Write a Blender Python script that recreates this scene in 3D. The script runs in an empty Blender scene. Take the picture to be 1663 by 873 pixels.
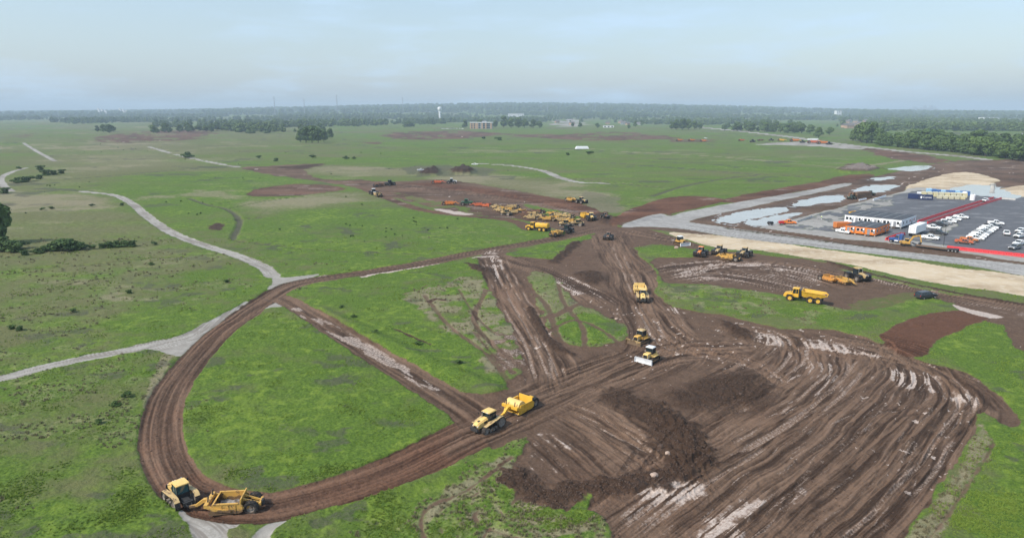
import bpy, bmesh, math, random
import numpy as np
from mathutils import Vector
random.seed(7)
RNG = np.random.default_rng(11)
R = math.radians

# ------------------------------------------------------------------ camera, sky, sun, exposure
scene = bpy.context.scene
COL = scene.collection
CAM_H = 45.0
FOC = 1124.0                                  # focal length in pixels of the 1663 px wide photograph
PITCH = math.atan(254.5 / FOC)
cam_d = bpy.data.cameras.new('camera')
cam_d.sensor_width = 36.0
cam_d.lens = FOC / 1663 * 36.0
cam_d.clip_start = 1.0
cam_d.clip_end = 60000.0
cam = bpy.data.objects.new('camera', cam_d)
COL.objects.link(cam)
cam.location = (0, 0, CAM_H)
cam.rotation_euler = (math.pi / 2 - PITCH, 0, 0)
scene.camera = cam

SUN_EL, SUN_AZ = R(46), R(-120)               # azimuth measured from +Y towards +X
world = bpy.data.worlds.new('World')
scene.world = world
world.use_nodes = True
wn, wl = world.node_tree.nodes, world.node_tree.links
wn.clear()
w_out = wn.new('ShaderNodeOutputWorld')
w_bg = wn.new('ShaderNodeBackground')
w_bg.inputs['Strength'].default_value = 0.084
sky = wn.new('ShaderNodeTexSky')
sky.sky_type = 'NISHITA'
sky.sun_disc = False
sky.sun_elevation = SUN_EL
sky.sun_rotation = SUN_AZ
sky.air_density = 1.3
sky.dust_density = 1.8
sky.ozone_density = 1.6
# thin high cloud veil, mixed into the sky by direction (same everywhere around)
tc = wn.new('ShaderNodeTexCoord')
mp = wn.new('ShaderNodeMapping'); mp.inputs['Scale'].default_value = (2.0, 2.0, 11.0)
n1 = wn.new('ShaderNodeTexNoise'); n1.inputs['Scale'].default_value = 2.6; n1.inputs['Detail'].default_value = 7.0; n1.inputs['Roughness'].default_value = 0.56
rp = wn.new('ShaderNodeMapRange'); rp.interpolation_type = 'SMOOTHSTEP'
rp.inputs['From Min'].default_value = 0.44; rp.inputs['From Max'].default_value = 0.76
rp.inputs['To Min'].default_value = 0.38; rp.inputs['To Max'].default_value = 0.84
mx = wn.new('ShaderNodeMix'); mx.data_type = 'RGBA'
mx.inputs['B'].default_value = (4.2, 5.6, 7.2, 1)
wl.new(tc.outputs['Generated'], mp.inputs['Vector'])
wl.new(mp.outputs['Vector'], n1.inputs['Vector'])
wl.new(n1.outputs['Fac'], rp.inputs['Value'])
wl.new(rp.outputs['Result'], mx.inputs['Factor'])
wl.new(sky.outputs['Color'], mx.inputs['A'])
wl.new(mx.outputs['Result'], w_bg.inputs['Color'])
wl.new(w_bg.outputs['Background'], w_out.inputs['Surface'])

sun_d = bpy.data.lights.new('sun', 'SUN')
sun_d.energy = 2.6
sun_d.angle = R(3.5)
sun_d.color = (1.0, 0.93, 0.82)
sun = bpy.data.objects.new('sun', sun_d)
COL.objects.link(sun)
_sd = Vector((math.sin(SUN_AZ) * math.cos(SUN_EL), math.cos(SUN_AZ) * math.cos(SUN_EL), math.sin(SUN_EL)))
sun.rotation_euler = (-_sd).to_track_quat('-Z', 'Y').to_euler()
sun.location = (0, 0, 200)

vs = scene.view_settings
vs.view_transform = 'Standard'; vs.look = 'None'; vs.gamma = 1.0; vs.use_curve_mapping = False
vs.exposure = 0.88
scene.cycles.use_denoising = True
scene.cycles.max_bounces = 6
scene.cycles.diffuse_bounces = 2
scene.cycles.glossy_bounces = 2
scene.cycles.transparent_max_bounces = 8
scene.cycles.volume_bounces = 0

# ------------------------------------------------------------------ small maths
def sstep(a, b, x):
    t = np.clip((x - a) / (b - a), 0, 1)
    return t * t * (3 - 2 * t)

def _hash(ix, iy, seed):
    h = (ix.astype(np.int64) * 374761393 + iy.astype(np.int64) * 668265263 + seed * 1442695041) & 0xffffffff
    h = ((h ^ (h >> 13)) * 1274126177) & 0xffffffff
    h = h ^ (h >> 16)
    return (h & 0xffff).astype(np.float32) / 65535.0

def vnoise(x, y, seed=0):
    x = np.asarray(x, dtype=np.float64); y = np.asarray(y, dtype=np.float64)
    ix = np.floor(x); iy = np.floor(y)
    fx = (x - ix).astype(np.float32); fy = (y - iy).astype(np.float32)
    fx = fx * fx * (3 - 2 * fx); fy = fy * fy * (3 - 2 * fy)
    a = _hash(ix, iy, seed); b = _hash(ix + 1, iy, seed)
    c = _hash(ix, iy + 1, seed); d = _hash(ix + 1, iy + 1, seed)
    return (a + (b - a) * fx) * (1 - fy) + (c + (d - c) * fx) * fy

def fbm(x, y, seed=0, oct=4, gain=0.5):
    s = 0.0; amp = 1.0; tot = 0.0
    for o in range(oct):
        s = s + amp * vnoise(x * 2 ** o + 17.3 * o, y * 2 ** o - 9.1 * o, seed + o * 7)
        tot += amp; amp *= gain
    return s / tot

def base_h(x, y):
    """large relief of the land: gentle swells, wooded ridges far away"""
    x = np.asarray(x, dtype=np.float64); y = np.asarray(y, dtype=np.float64)
    d = np.hypot(x, y)
    sw = (fbm(x / 160.0, y / 160.0, 3, 2) - 0.5) * 1.6 * sstep(60, 220, d)
    sw = sw + (fbm(x / 700.0, y / 700.0, 5, 2) - 0.5) * 9.0 * sstep(500, 1500, d)
    side = np.exp(-(x / np.maximum(y, 1.0) - 0.02) ** 2 / 0.17)
    ridge = sstep(3200, 8200, d) * (2 + 96 * side) * (0.88 + 0.24 * fbm(x / 2600.0, y / 2600.0, 9, 3))
    ridge = ridge + sstep(1500, 3000, d) * 7 * fbm(x / 900.0, y / 900.0, 21, 2)
    return sw + ridge

def Gs(P):
    """pixels of the photograph -> points on the land"""
    P = np.asarray(P, dtype=np.float64).reshape(-1, 2)
    a = (P[:, 0] - 831.5) / FOC; b = (436.5 - P[:, 1]) / FOC
    dx = a; dy = math.cos(PITCH) + math.sin(PITCH) * b; dz = -math.sin(PITCH) + math.cos(PITCH) * b
    z = np.zeros(len(P))
    for _ in range(8):
        k = (z - CAM_H) / dz
        z = z + 0.75 * (base_h(dx * k, np.maximum(dy * k, 1.0)) - z)
    k = (z - CAM_H) / dz
    return np.stack([dx * k, dy * k], 1)

def G(u, v):
    p = Gs([(u, v)])[0]
    return (float(p[0]), float(p[1]))

def catmull(pts, n=8):
    P = [np.array(p, dtype=float) for p in pts]
    P = [2 * P[0] - P[1]] + P + [2 * P[-1] - P[-2]]
    out = []
    for i in range(1, len(P) - 2):
        for k in range(n):
            t = k / n
            out.append(0.5 * ((2 * P[i]) + (-P[i - 1] + P[i + 1]) * t + (2 * P[i - 1] - 5 * P[i] + 4 * P[i + 1] - P[i + 2]) * t * t
                              + (-P[i - 1] + 3 * P[i] - 3 * P[i + 1] + P[i + 2]) * t ** 3))
    out.append(P[-2])
    return np.array(out)

# ------------------------------------------------------------------ materials
def srgb(r, g, b):
    f = lambda c: (c / 255 / 12.92) if c / 255 <= 0.04045 else ((c / 255 + 0.055) / 1.055) ** 2.4
    return (f(r), f(g), f(b), 1.0)

MATS = {}
def mat(name, col, rough=0.6, metal=0.0, spec=0.4, dirt=0.0, dirtcol=(0.10, 0.07, 0.05, 1), dirtscale=1.3, var=0.12, dust_low=0.0, low_h=1.4):
    """paint / metal / rubber with some wear: mottling, mud splashes, more mud near the ground"""
    m = bpy.data.materials.new(name); m.use_nodes = True
    nt = m.node_tree; N, L = nt.nodes, nt.links
    b = N['Principled BSDF']
    b.inputs['Roughness'].default_value = rough
    b.inputs['Metallic'].default_value = metal
    b.inputs['Specular IOR Level'].default_value = spec
    tcn = N.new('ShaderNodeTexCoord')
    nz = N.new('ShaderNodeTexNoise'); nz.inputs['Scale'].default_value = dirtscale; nz.inputs['Detail'].default_value = 5; nz.inputs['Roughness'].default_value = 0.65
    oi = N.new('ShaderNodeObjectInfo')
    ad = N.new('ShaderNodeVectorMath'); ad.operation = 'ADD'
    L.new(tcn.outputs['Object'], ad.inputs[0]); L.new(oi.outputs['Random'], ad.inputs[1])
    L.new(ad.outputs[0], nz.inputs['Vector'])
    hsv = N.new('ShaderNodeHueSaturation'); hsv.inputs['Color'].default_value = col if len(col) == 4 else (*col, 1)
    mr = N.new('ShaderNodeMapRange'); mr.inputs['From Min'].default_value = 0.3; mr.inputs['From Max'].default_value = 0.7
    mr.inputs['To Min'].default_value = 1 - var; mr.inputs['To Max'].default_value = 1 + var
    L.new(nz.outputs['Fac'], mr.inputs['Value']); L.new(mr.outputs['Result'], hsv.inputs['Value'])
    last = hsv.outputs['Color']
    if dirt > 0 or dust_low > 0:
        sx = N.new('ShaderNodeSeparateXYZ'); L.new(tcn.outputs['Object'], sx.inputs[0])
        lo = N.new('ShaderNodeMapRange'); lo.inputs['From Min'].default_value = 0.0; lo.inputs['From Max'].default_value = low_h
        lo.inputs['To Min'].default_value = dust_low; lo.inputs['To Max'].default_value = 0.0
        L.new(sx.outputs['Z'], lo.inputs['Value'])
        a = N.new('ShaderNodeMath'); a.operation = 'ADD'; L.new(nz.outputs['Fac'], a.inputs[0]); L.new(lo.outputs['Result'], a.inputs[1])
        st = N.new('ShaderNodeMapRange'); st.interpolation_type = 'SMOOTHSTEP'
        st.inputs['From Min'].default_value = 0.72 - 0.4 * dirt; st.inputs['From Max'].default_value = 0.86 - 0.4 * dirt
        st.inputs['To Max'].default_value = 0.9
        L.new(a.outputs[0], st.inputs['Value'])
        mix = N.new('ShaderNodeMix'); mix.data_type = 'RGBA'; mix.inputs['B'].default_value = dirtcol
        L.new(st.outputs['Result'], mix.inputs['Factor']); L.new(last, mix.inputs['A'])
        last = mix.outputs['Result']
        rr = N.new('ShaderNodeMapRange'); rr.inputs['To Min'].default_value = rough; rr.inputs['To Max'].default_value = 0.9
        L.new(st.outputs['Result'], rr.inputs['Value']); L.new(rr.outputs['Result'], b.inputs['Roughness'])
    L.new(last, b.inputs['Base Color'])
    MATS[name] = m
    return m

MUDC = (0.105, 0.068, 0.048, 1)
mat('yellow_paint', (0.58, 0.34, 0.08), 0.5, dirt=0.5, dirtcol=MUDC, dust_low=0.5)
mat('pale_yellow_paint', (0.70, 0.48, 0.17), 0.5, dirt=0.26, dirtcol=MUDC, dust_low=0.3)
mat('bright_yellow_paint', (0.68, 0.39, 0.045), 0.45, dirt=0.2, dirtcol=MUDC, dust_low=0.22)
mat('cream_yellow_paint', (0.52, 0.37, 0.17), 0.6, dirt=0.55, dirtcol=MUDC, dust_low=0.4)
mat('orange_paint', (0.62, 0.20, 0.045), 0.5, dirt=0.32, dirtcol=MUDC, dust_low=0.4)
mat('amber_paint', (0.58, 0.27, 0.06), 0.5, dirt=0.4, dirtcol=MUDC, dust_low=0.4)
mat('red_orange_paint', (0.55, 0.13, 0.05), 0.5, dirt=0.32, dirtcol=MUDC, dust_low=0.4)
mat('clean_orange_paint', (0.72, 0.20, 0.03), 0.45, dirt=0.03, dust_low=0.1)
mat('green_paint', (0.03, 0.12, 0.05), 0.45, dirt=0.25, dirtcol=MUDC, dust_low=0.4)
mat('dark_green_paint', (0.035, 0.07, 0.05), 0.5, dirt=0.4, dirtcol=MUDC, dust_low=0.4)
mat('black_paint', (0.02, 0.02, 0.022), 0.45, dirt=0.25, dirtcol=MUDC, dust_low=0.3)
mat('steel', (0.30, 0.29, 0.28), 0.4, metal=0.6, dirt=0.35, dirtcol=MUDC, dust_low=0.3)
mat('white_steel', (0.74, 0.76, 0.78), 0.35, metal=0.1, dirt=0.05, dirtcol=MUDC, dust_low=0.0)
mat('rubber', (0.022, 0.021, 0.02), 0.85, dirt=0.6, dirtcol=(0.085, 0.058, 0.044, 1), dirtscale=2.2)
mat('clean_rubber', (0.02, 0.02, 0.02), 0.8, dirt=0.1)
mat('muddy_track', (0.03, 0.027, 0.025), 0.85, dirt=0.66, dirtcol=(0.075, 0.05, 0.038, 1), dirtscale=2.5)
mat('rim_grey', (0.24, 0.21, 0.18), 0.6, dirt=0.5, dirtcol=MUDC)
mat('rim_silver', (0.45, 0.45, 0.46), 0.35, metal=0.6)
mat('rim_yellow', (0.68, 0.42, 0.06), 0.5, dirt=0.1, dirtcol=MUDC)
mat('rim_cream', (0.62, 0.52, 0.36), 0.5, dirt=0.1, dirtcol=MUDC)
mat('dark_glass', (0.012, 0.022, 0.028), 0.08, spec=0.7, var=0.05)
mat('teal_glass', (0.02, 0.075, 0.085), 0.07, spec=0.7, var=0.05)
mat('white_paint', (0.78, 0.79, 0.80), 0.35, dirt=0.02, dust_low=0.14, low_h=0.9, var=0.04)
mat('white_panel', (0.74, 0.755, 0.78), 0.55, dust_low=0.05, var=0.05)
mat('white_box', (0.80, 0.81, 0.82), 0.45, var=0.04, dirt=0.02)
mat('grey_paint', (0.24, 0.25, 0.27), 0.35, dirt=0.05, dust_low=0.12, low_h=0.9)
mat('silver_paint', (0.42, 0.44, 0.46), 0.3, metal=0.3, dirt=0.05, dust_low=0.12, low_h=0.9)
mat('charcoal_paint', (0.045, 0.048, 0.055), 0.3, dirt=0.05, dust_low=0.12, low_h=0.9)
mat('blue_paint', (0.035, 0.09, 0.26), 0.4, dirt=0.05)
mat('navy_paint', (0.018, 0.032, 0.10), 0.5, dirt=0.06, var=0.15)
mat('barrel_blue', (0.06, 0.15, 0.36), 0.5, var=0.1)
mat('light_blue', (0.32, 0.52, 0.70), 0.5, var=0.1)
mat('cream_box', (0.55, 0.52, 0.38), 0.6, dirt=0.06, var=0.1)
mat('pale_yellow_box', (0.60, 0.54, 0.32), 0.6, dirt=0.06, var=0.1)
mat('barrier_red', (0.62, 0.045, 0.055), 0.5, dirt=0.0, var=0.15, dust_low=0.1, low_h=0.5)
mat('roof_membrane', (0.055, 0.06, 0.07), 0.75, var=0.18, dirt=0.12, dirtcol=(0.14, 0.14, 0.14, 1), dirtscale=0.5)
mat('roof_seam', (0.26, 0.265, 0.27), 0.7)
mat('dark_metal', (0.035, 0.035, 0.036), 0.6, dirt=0.2, dirtcol=MUDC)
mat('concrete', (0.42, 0.41, 0.39), 0.85, dirt=0.15, dirtcol=(0.2, 0.18, 0.16, 1))
mat('timber', (0.16, 0.10, 0.065), 0.85, dirt=0.2, dirtcol=(0.3, 0.24, 0.18, 1), var=0.3)
mat('rust', (0.17, 0.09, 0.055), 0.85, dirt=0.2, var=0.3)
mat('loose_soil', (0.075, 0.047, 0.034), 0.95, dirt=0.3, dirtcol=(0.12, 0.08, 0.06, 1), var=0.3)
mat('grey_rock', (0.26, 0.245, 0.235), 0.9, var=0.3, dirt=0.2, dirtcol=MUDC)
mat('pale_rock', (0.36, 0.27, 0.22), 0.9, var=0.3, dirt=0.3, dirtcol=MUDC)
mat('lamp_lens', (0.75, 0.75, 0.72), 0.2, var=0.02)
mat('tail_lens', (0.45, 0.02, 0.02), 0.3, var=0.02)
mat('far_white', (0.72, 0.73, 0.74), 0.6)
mat('far_brick', (0.40, 0.27, 0.18), 0.8)
mat('far_grey', (0.30, 0.31, 0.33), 0.7)
mat('shingle', (0.13, 0.12, 0.12), 0.85, var=0.25)
mat('skin', (0.42, 0.26, 0.19), 0.6)
mat('hi_vis', (0.62, 0.75, 0.12), 0.7)
mat('denim', (0.05, 0.07, 0.12), 0.8)
# ------------------------------------------------------------------ the land: one sheet, finer near the viewer, painted with weights
_v = np.arange(1010.0, 191.0, -1.3)
_rows = CAM_H / np.tan(np.arctan((_v - 436.5) / FOC) + PITCH)
_far = np.geomspace(_rows[-1] * 1.05, 11500, 34)
_near = np.array([-400.0, -150.0, -40.0, 5.0, 30.0, 44.0])
YR = np.concatenate([_near, _rows, _far])
_tc = np.arange(-0.87, 0.8701, 1.6 / FOC)
TC = np.concatenate([[-6, -3.5, -2.2, -1.5, -1.15, -0.97], _tc, [0.97, 1.15, 1.5, 2.2, 3.5, 6]])
NR, NC = len(YR), len(TC)
Yg = np.repeat(YR[:, None], NC, 1)
Xg = np.clip(TC[None, :] * np.maximum(Yg, 40.0), -12500, 12500)
# break the regularity of the sheet a little
DIST = np.hypot(Xg, np.maximum(Yg, 40))
Zb = base_h(Xg, np.maximum(Yg, 40.0))
Zd = np.zeros((NR, NC), np.float32)
KEYS = ['mud', 'gravel', 'sand', 'asphalt', 'dry', 'pale', 'red', 'streak', 'lush', 'wet', 'rough', 'weed']
A = {k: np.zeros((NR, NC), np.float32) for k in KEYS}
A['streak'][:] = 0.5
A['lush'][:] = 0.5
CLS = np.zeros((NR, NC), np.int8)
CLASSES = ['ground', 'mud_field', 'dirt_road', 'gravel_road', 'sand_strip', 'paved_lot', 'limestone_road', 'red_bank']
EXCL = ('mud', 'gravel', 'sand', 'asphalt')

def sub(pts, pad):
    y0, y1 = pts[:, 1].min() - pad, pts[:, 1].max() + pad
    t = pts[:, 0] / pts[:, 1]
    tp = pad / max(pts[:, 1].min(), 40)
    r0, r1 = np.searchsorted(YR, y0), np.searchsorted(YR, y1)
    c0, c1 = np.searchsorted(TC, t.min() - tp), np.searchsorted(TC, t.max() + tp)
    return slice(max(r0 - 1, 0), min(r1 + 1, NR)), slice(max(c0 - 1, 0), min(c1 + 1, NC))

def sd_poly(W, pad):
    sl = sub(W, pad)
    x, y = Xg[sl], Yg[sl]
    d2 = np.full(x.shape, 1e12); ins = np.zeros(x.shape, bool)
    n = len(W)
    for i in range(n):
        ax, ay = W[i]; bx, by = W[(i + 1) % n]
        ex, ey = bx - ax, by - ay
        L2 = ex * ex + ey * ey + 1e-9
        t = np.clip(((x - ax) * ex + (y - ay) * ey) / L2, 0, 1)
        d2 = np.minimum(d2, (x - ax - t * ex) ** 2 + (y - ay - t * ey) ** 2)
        if ay != by:
            c = ((ay > y) != (by > y)) & (x < (bx - ax) * (y - ay) / (by - ay) + ax)
            ins ^= c
    d = np.sqrt(d2)
    return sl, np.where(ins, d, -d)

def sd_line(W, pad):
    sl = sub(W, pad)
    x, y = Xg[sl], Yg[sl]
    best = np.full(x.shape, 1e12); s = np.zeros(x.shape); l = np.zeros(x.shape)
    acc = 0.0
    for i in range(len(W) - 1):
        ax, ay = W[i]; bx, by = W[i + 1]
        ex, ey = bx - ax, by - ay
        Ln = math.hypot(ex, ey) + 1e-9
        t = np.clip(((x - ax) * ex + (y - ay) * ey) / Ln ** 2, 0, 1)
        qx, qy = x - ax - t * ex, y - ay - t * ey
        d2 = qx * qx + qy * qy
        m = d2 < best
        best = np.where(m, d2, best)
        s = np.where(m, np.sqrt(d2) * np.sign(ex * qy - ey * qx), s)
        l = np.where(m, acc + t * Ln, l)
        acc += Ln
    return sl, np.sqrt(best), s, l

def apply(sl, w, cls, vals, surf=None):
    w = w.astype(np.float32)
    if surf is not None:
        for k in EXCL:
            A[k][sl] = A[k][sl] * (1 - w) + (w if k == surf else 0)
        if surf == 'none':
            pass
    for k, v in vals.items():
        A[k][sl] = A[k][sl] * (1 - w) + v * w
    if cls is not None:
        ci = CLASSES.index(cls)
        CLS[sl] = np.where(w > 0.5, ci, CLS[sl])

def closed(pts, smooth=True):
    if smooth:
        q = pts[-2:] + pts + pts[:2]
        c = catmull(q, 4)
        c = c[8:8 + 4 * len(pts)]
        pts = [tuple(p) for p in c]
    return Gs(pts)

def lod(x, y, scale, dist0, sl, seed, oct=3, gain=0.6, y_scale=None):
    """noise whose grain doubles with every doubling of distance, in fixed steps"""
    lv = np.maximum(0.0, np.log2(np.maximum(DIST[sl] / dist0, 1.0)))
    out = np.zeros(lv.shape, np.float32)
    for k in range(int(lv.max()) + 2):
        w = np.clip(1 - np.abs(lv - k), 0, 1)
        m = w > 0
        if m.any():
            q = scale * 2.0 ** k
            out[m] += (w[m] * fbm(x[m] / q, y[m] / (q if y_scale is None else y_scale), seed + k, oct, gain)).astype(np.float32)
    return out

_seed = [100]
def poly(pts, cls=None, surf=None, soft=0.5, amp=0.9, nsc=3.0, k=1.0, dz=0.0, smooth=True, patch=None, gate=False, **vals):
    """paint a patch outlined in the photograph on the land"""
    _seed[0] += 1; sd0 = _seed[0]
    W = closed(list(pts), smooth)
    dm = float(np.hypot(W[:, 0], W[:, 1]).mean())
    f = max(1.0, dm / 140.0)
    amp, soft, nsc = amp * f, soft * f, nsc * f
    sl, sd = sd_poly(W, amp * 2 + soft * 2 + 2)
    if sd.size == 0: return None
    n = fbm(Xg[sl] / nsc, Yg[sl] / nsc, sd0, 4, 0.6) - 0.5
    w = sstep(-soft, soft, sd + n * 2.4 * amp) * k
    if patch is not None:
        ps, pt = patch
        w = w * sstep(pt - 0.1, pt + 0.1, fbm(Xg[sl] / ps, Yg[sl] / ps, sd0 + 50, 4, 0.6))
    if gate:
        w = w * sstep(.44, .58, A['streak'][sl] + .22 * (fbm(Xg[sl] / (1.4 * f), Yg[sl] / (1.4 * f), sd0 + 70, 3, .6) - .5))
    apply(sl, w, cls, vals, surf)
    if dz:
        Zd[sl] += (dz * w).astype(np.float32)
    return sl, w, sd

def road(pts, width, cls=None, surf=None, soft=0.35, amp=0.35, nsc=2.0, k=1.0, ruts=0.0, dz=0.0, w2=None, sscale=0.5, patch=None, **vals):
    _seed[0] += 1; sd0 = _seed[0]
    W = Gs(catmull(pts, 6))
    dm = float(np.hypot(W[:, 0], W[:, 1]).mean())
    f = max(1.0, dm / 160.0)
    amp, soft, nsc = amp * f ** 0.5, soft * f, nsc * f
    pad = max(width, w2 or 0) + amp + soft + 2
    sl, d, s, l = sd_line(W, pad)
    if d.size == 0: return None
    hw = width / 2
    if w2 is not None:
        hw = width / 2 + (w2 - width) / 2 * np.clip(l / l.max(), 0, 1)
    n = fbm(Xg[sl] / nsc, Yg[sl] / nsc, sd0, 4, 0.6) - 0.5
    w = sstep(-soft, soft, hw - d + n * 2.4 * amp) * k
    if patch is not None:
        w = w * sstep(patch[1] - 0.1, patch[1] + 0.1, fbm(s / (patch[0] * 0.25), l / patch[0], sd0 + 50, 4, 0.6))
    apply(sl, w, cls, vals, surf)
    if ruts:
        st = lod(s, l, sscale, 190.0, sl, sd0 + 3, 3, 0.6, 22.0)
        we = w * sstep(0.0, 7.0, l) * sstep(0.0, 7.0, l.max() - l)
        A['streak'][sl] = A['streak'][sl] * (1 - we) + st * we
        Zd[sl] += ((st - 0.5) * ruts * we).astype(np.float32)
    if dz:
        Zd[sl] += (dz * w).astype(np.float32)
    return sl, w

FLOWW = np.zeros((NR, NC), np.float32)
def flow(pts, width, ruts=0.2, sscale=0.34, lscale=16.0, pale=0.0, pth=0.62, only='mud', bend=1.5):
    """tyre tracks: streaks that follow a line, within what is already bare"""
    _seed[0] += 1; sd0 = _seed[0]
    W = Gs(catmull(pts, 6))
    sl, d, s, l = sd_line(W, width + 1)
    if d.size == 0: return
    wob = (fbm(Xg[sl] / 9.0, Yg[sl] / 9.0, sd0 + 9, 2) - 0.5) * bend
    w = sstep(width, width * 0.55, d + (fbm(s / 1.5, l / 10.0, sd0 + 5, 2) - 0.5) * width * 0.8).astype(np.float32)
    w = w * (A[only][sl] if only else 1.0)
    w = (w * sstep(0.0, 9.0, l) * sstep(0.0, 9.0, l.max() - l)).astype(np.float32)
    st = lod(s + wob, l, sscale, 190.0, sl, sd0 + 3, 3, 0.62, lscale)
    st = 0.68 * st + 0.32 * lod(s + 2 * wob, l, sscale * 3.6, 190.0, sl, sd0 + 31, 2, 0.5, lscale * 1.6)
    st = np.clip((st - 0.5) * 1.65 + 0.5 + .16 * (lod(Xg[sl], Yg[sl], 1.1, 190.0, sl, sd0 + 41, 4, .6) - .5), 0, 1)
    A['streak'][sl] = A['streak'][sl] * (1 - w) + st * w
    Zd[sl] += ((st - 0.5) * ruts * w).astype(np.float32)
    if pale:
        pz = 0.8 * sstep(pth + .02, pth + 0.12, lod(s + wob, l, sscale * 0.8, 190.0, sl, sd0 + 13, 3, 0.6, lscale * 0.3)) * w * pale
        A['pale'][sl] = np.maximum(A['pale'][sl], pz)

# --- meadow tints (drier, olive, lush areas of the grass itself)
def tint(pts, soft=6.0, **v):
    poly(pts, None, None, soft=soft, amp=soft * 0.8, nsc=soft * 2.2, smooth=True, **v)
tint([(-60, 205), (420, 196), (520, 230), (520, 262), (380, 272), (200, 300), (-60, 320)], 12, lush=0.36, dry=0.28)
tint([(105, 262), (150, 232), (260, 226), (320, 255), (355, 268), (250, 276), (110, 290)], 9, lush=0.2, dry=0.62, k=0.85)
tint([(-80, 312), (130, 314), (220, 345), (330, 402), (400, 425), (395, 450), (300, 500), (180, 545), (-80, 600)], 5, lush=0.30, dry=0.36)
tint([(30, 330), (180, 320), (260, 385), (330, 420), (260, 440), (40, 430)], 6, lush=0.25, dry=0.44, k=0.7, patch=(14, 0.5))
tint([(300, 440), (410, 430), (425, 470), (350, 525), (230, 550), (170, 555)], 5, lush=0.66, dry=0.12)
tint([(170, 290), (400, 282), (560, 330), (830, 362), (850, 392), (600, 438), (470, 446), (350, 395), (250, 350)], 6, lush=0.68, dry=0.10)
tint([(380, 340), (560, 312), (620, 322), (560, 335), (430, 352)], 5, lush=0.36, dry=0.58, k=0.85)
tint([(520, 268), (640, 272), (760, 272), (900, 300), (1010, 330), (990, 345), (860, 316), (700, 292), (520, 285)], 8, lush=0.26, dry=0.62)
tint([(610, 232), (1000, 228), (1220, 245), (1400, 260), (1340, 290), (1120, 318), (980, 318), (880, 275), (640, 262)], 9, lush=0.62, dry=0.12)
tint([(1000, 222), (1350, 238), (1430, 262), (1200, 285), (1000, 262)], 9, lush=0.55, dry=0.2, k=0.7, patch=(60, 0.5))
tint([(-80, 600), (270, 560), (235, 660), (300, 873), (320, 1000), (-200, 1000)], 4, lush=0.58, dry=0.08)
tint([(300, 600), (420, 510), (560, 560), (735, 670), (600, 760), (380, 780), (280, 700)], 4, lush=0.72, dry=0.06)
tint([(480, 460), (760, 425), (830, 600), (790, 640), (640, 580)], 4, lush=0.74, dry=0.10)
tint([(440, 1000), (420, 860), (600, 790), (830, 740), (700, 830), (720, 1000)], 4, lush=0.78, dry=0.05)
tint([(1480, 1000), (1600, 720), (1663, 560), (1900, 560), (1900, 1000)], 4, lush=0.86, dry=0.03)
tint([(1500, 580), (1560, 520), (1663, 520), (1663, 640), (1590, 610)], 3, lush=0.8, dry=0.08)
for c in [(255, 455), (120, 560), (560, 375), (640, 400), (700, 375), (590, 350), (440, 400), (500, 372), (60, 720), (160, 690), (560, 620), (480, 700), (330, 650), (640, 690)]:
    r = 16 if c[1] < 450 else 26
    tint([(c[0] - 2.2 * r, c[1]), (c[0] - r, c[1] - r * .45), (c[0] + r, c[1] - r * .4), (c[0] + 2.2 * r, c[1]), (c[0] + r, c[1] + r * .45), (c[0] - r, c[1] + r * .4)], 3, weed=0.8, patch=(3.0, 0.5))

# --- far bare strips of reddish soil
for P, kk in [([(150, 226), (200, 216), (300, 211), (350, 213), (330, 224), (240, 231), (170, 232)], .75),
              ([(620, 220), (660, 214), (740, 213), (830, 217), (760, 224), (680, 227)], .85),
              ([(770, 216), (900, 218), (980, 214), (1060, 218), (1090, 224), (1000, 229), (880, 225)], .8),
              ([(450, 213), (485, 210), (480, 217)], .6), ([(590, 231), (615, 230), (610, 234)], .7),
              ([(15, 218), (60, 214), (62, 222), (20, 224)], .6)]:
    poly(P, 'mud_field', 'mud', soft=1.5, amp=3, nsc=9, k=kk, red=0.55, pale=0.18, dry=0.5, patch=(25, 0.36))
poly([(402, 313), (430, 304), (490, 299), (540, 302), (556, 308), (505, 316), (440, 319), (404, 319)], 'mud_field', 'mud', soft=1.2, amp=1.4, red=0.55, pale=0.34)
poly([(1400, 239), (1470, 247), (1535, 259), (1510, 264), (1440, 256)], 'mud_field', 'mud', soft=1.0, amp=2, red=0.5, pale=0.15)
poly([(1232, 234), (1290, 230), (1345, 233.5), (1405, 240), (1385, 242), (1300, 236.5), (1240, 236)], 'gravel_road', 'gravel', soft=0.8, amp=1.2, k=0.85)
poly([(905, 198), (930, 195), (950, 201), (935, 206), (900, 203)], 'gravel_road', 'gravel', soft=2, amp=4, k=0.85)
poly([(1100, 226), (1150, 226), (1165, 231), (1095, 231)], 'mud_field', 'mud', soft=1, amp=2, k=0.6, red=0.4)

# --- pale gravel tracks
road([(90, 262), (62, 247), (38, 232)], 5.0, 'gravel_road', 'gravel', k=0.9)
road([(45, 272), (20, 279), (2, 289), (6, 301), (18, 311)], 4.2, 'gravel_road', 'gravel', k=0.95)
road([(18, 311), (60, 313), (130, 312)], 3.0, None, None, k=0.55, dry=0.9)
road([(240, 238), (290, 252), (345, 264), (385, 271)], 9.0, 'gravel_road', 'gravel', k=0.65, patch=(30, 0.4))
road([(768, 265), (830, 269), (880, 277), (908, 288), (940, 296), (985, 298)], 7.0, 'gravel_road', 'gravel', k=0.85)
road([(955, 242), (1060, 249), (1160, 254), (1270, 264), (1360, 272)], 7.5, None, None, k=0.7, dry=1.0)
road([(1130, 206), (1200, 213), (1280, 222), (1350, 232), (1400, 238), (1480, 247), (1560, 254), (1680, 269)], 30, w2=12, cls='gravel_road', surf='gravel', amp=0.15)
if False: road([(0, 600), (1, 601)], 6.5, 'gravel_road', 'gravel', amp=0.15)
road([(1360, 274), (1440, 265), (1480, 258)], 7, None, None, k=0.8, dry=1.0)
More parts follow.
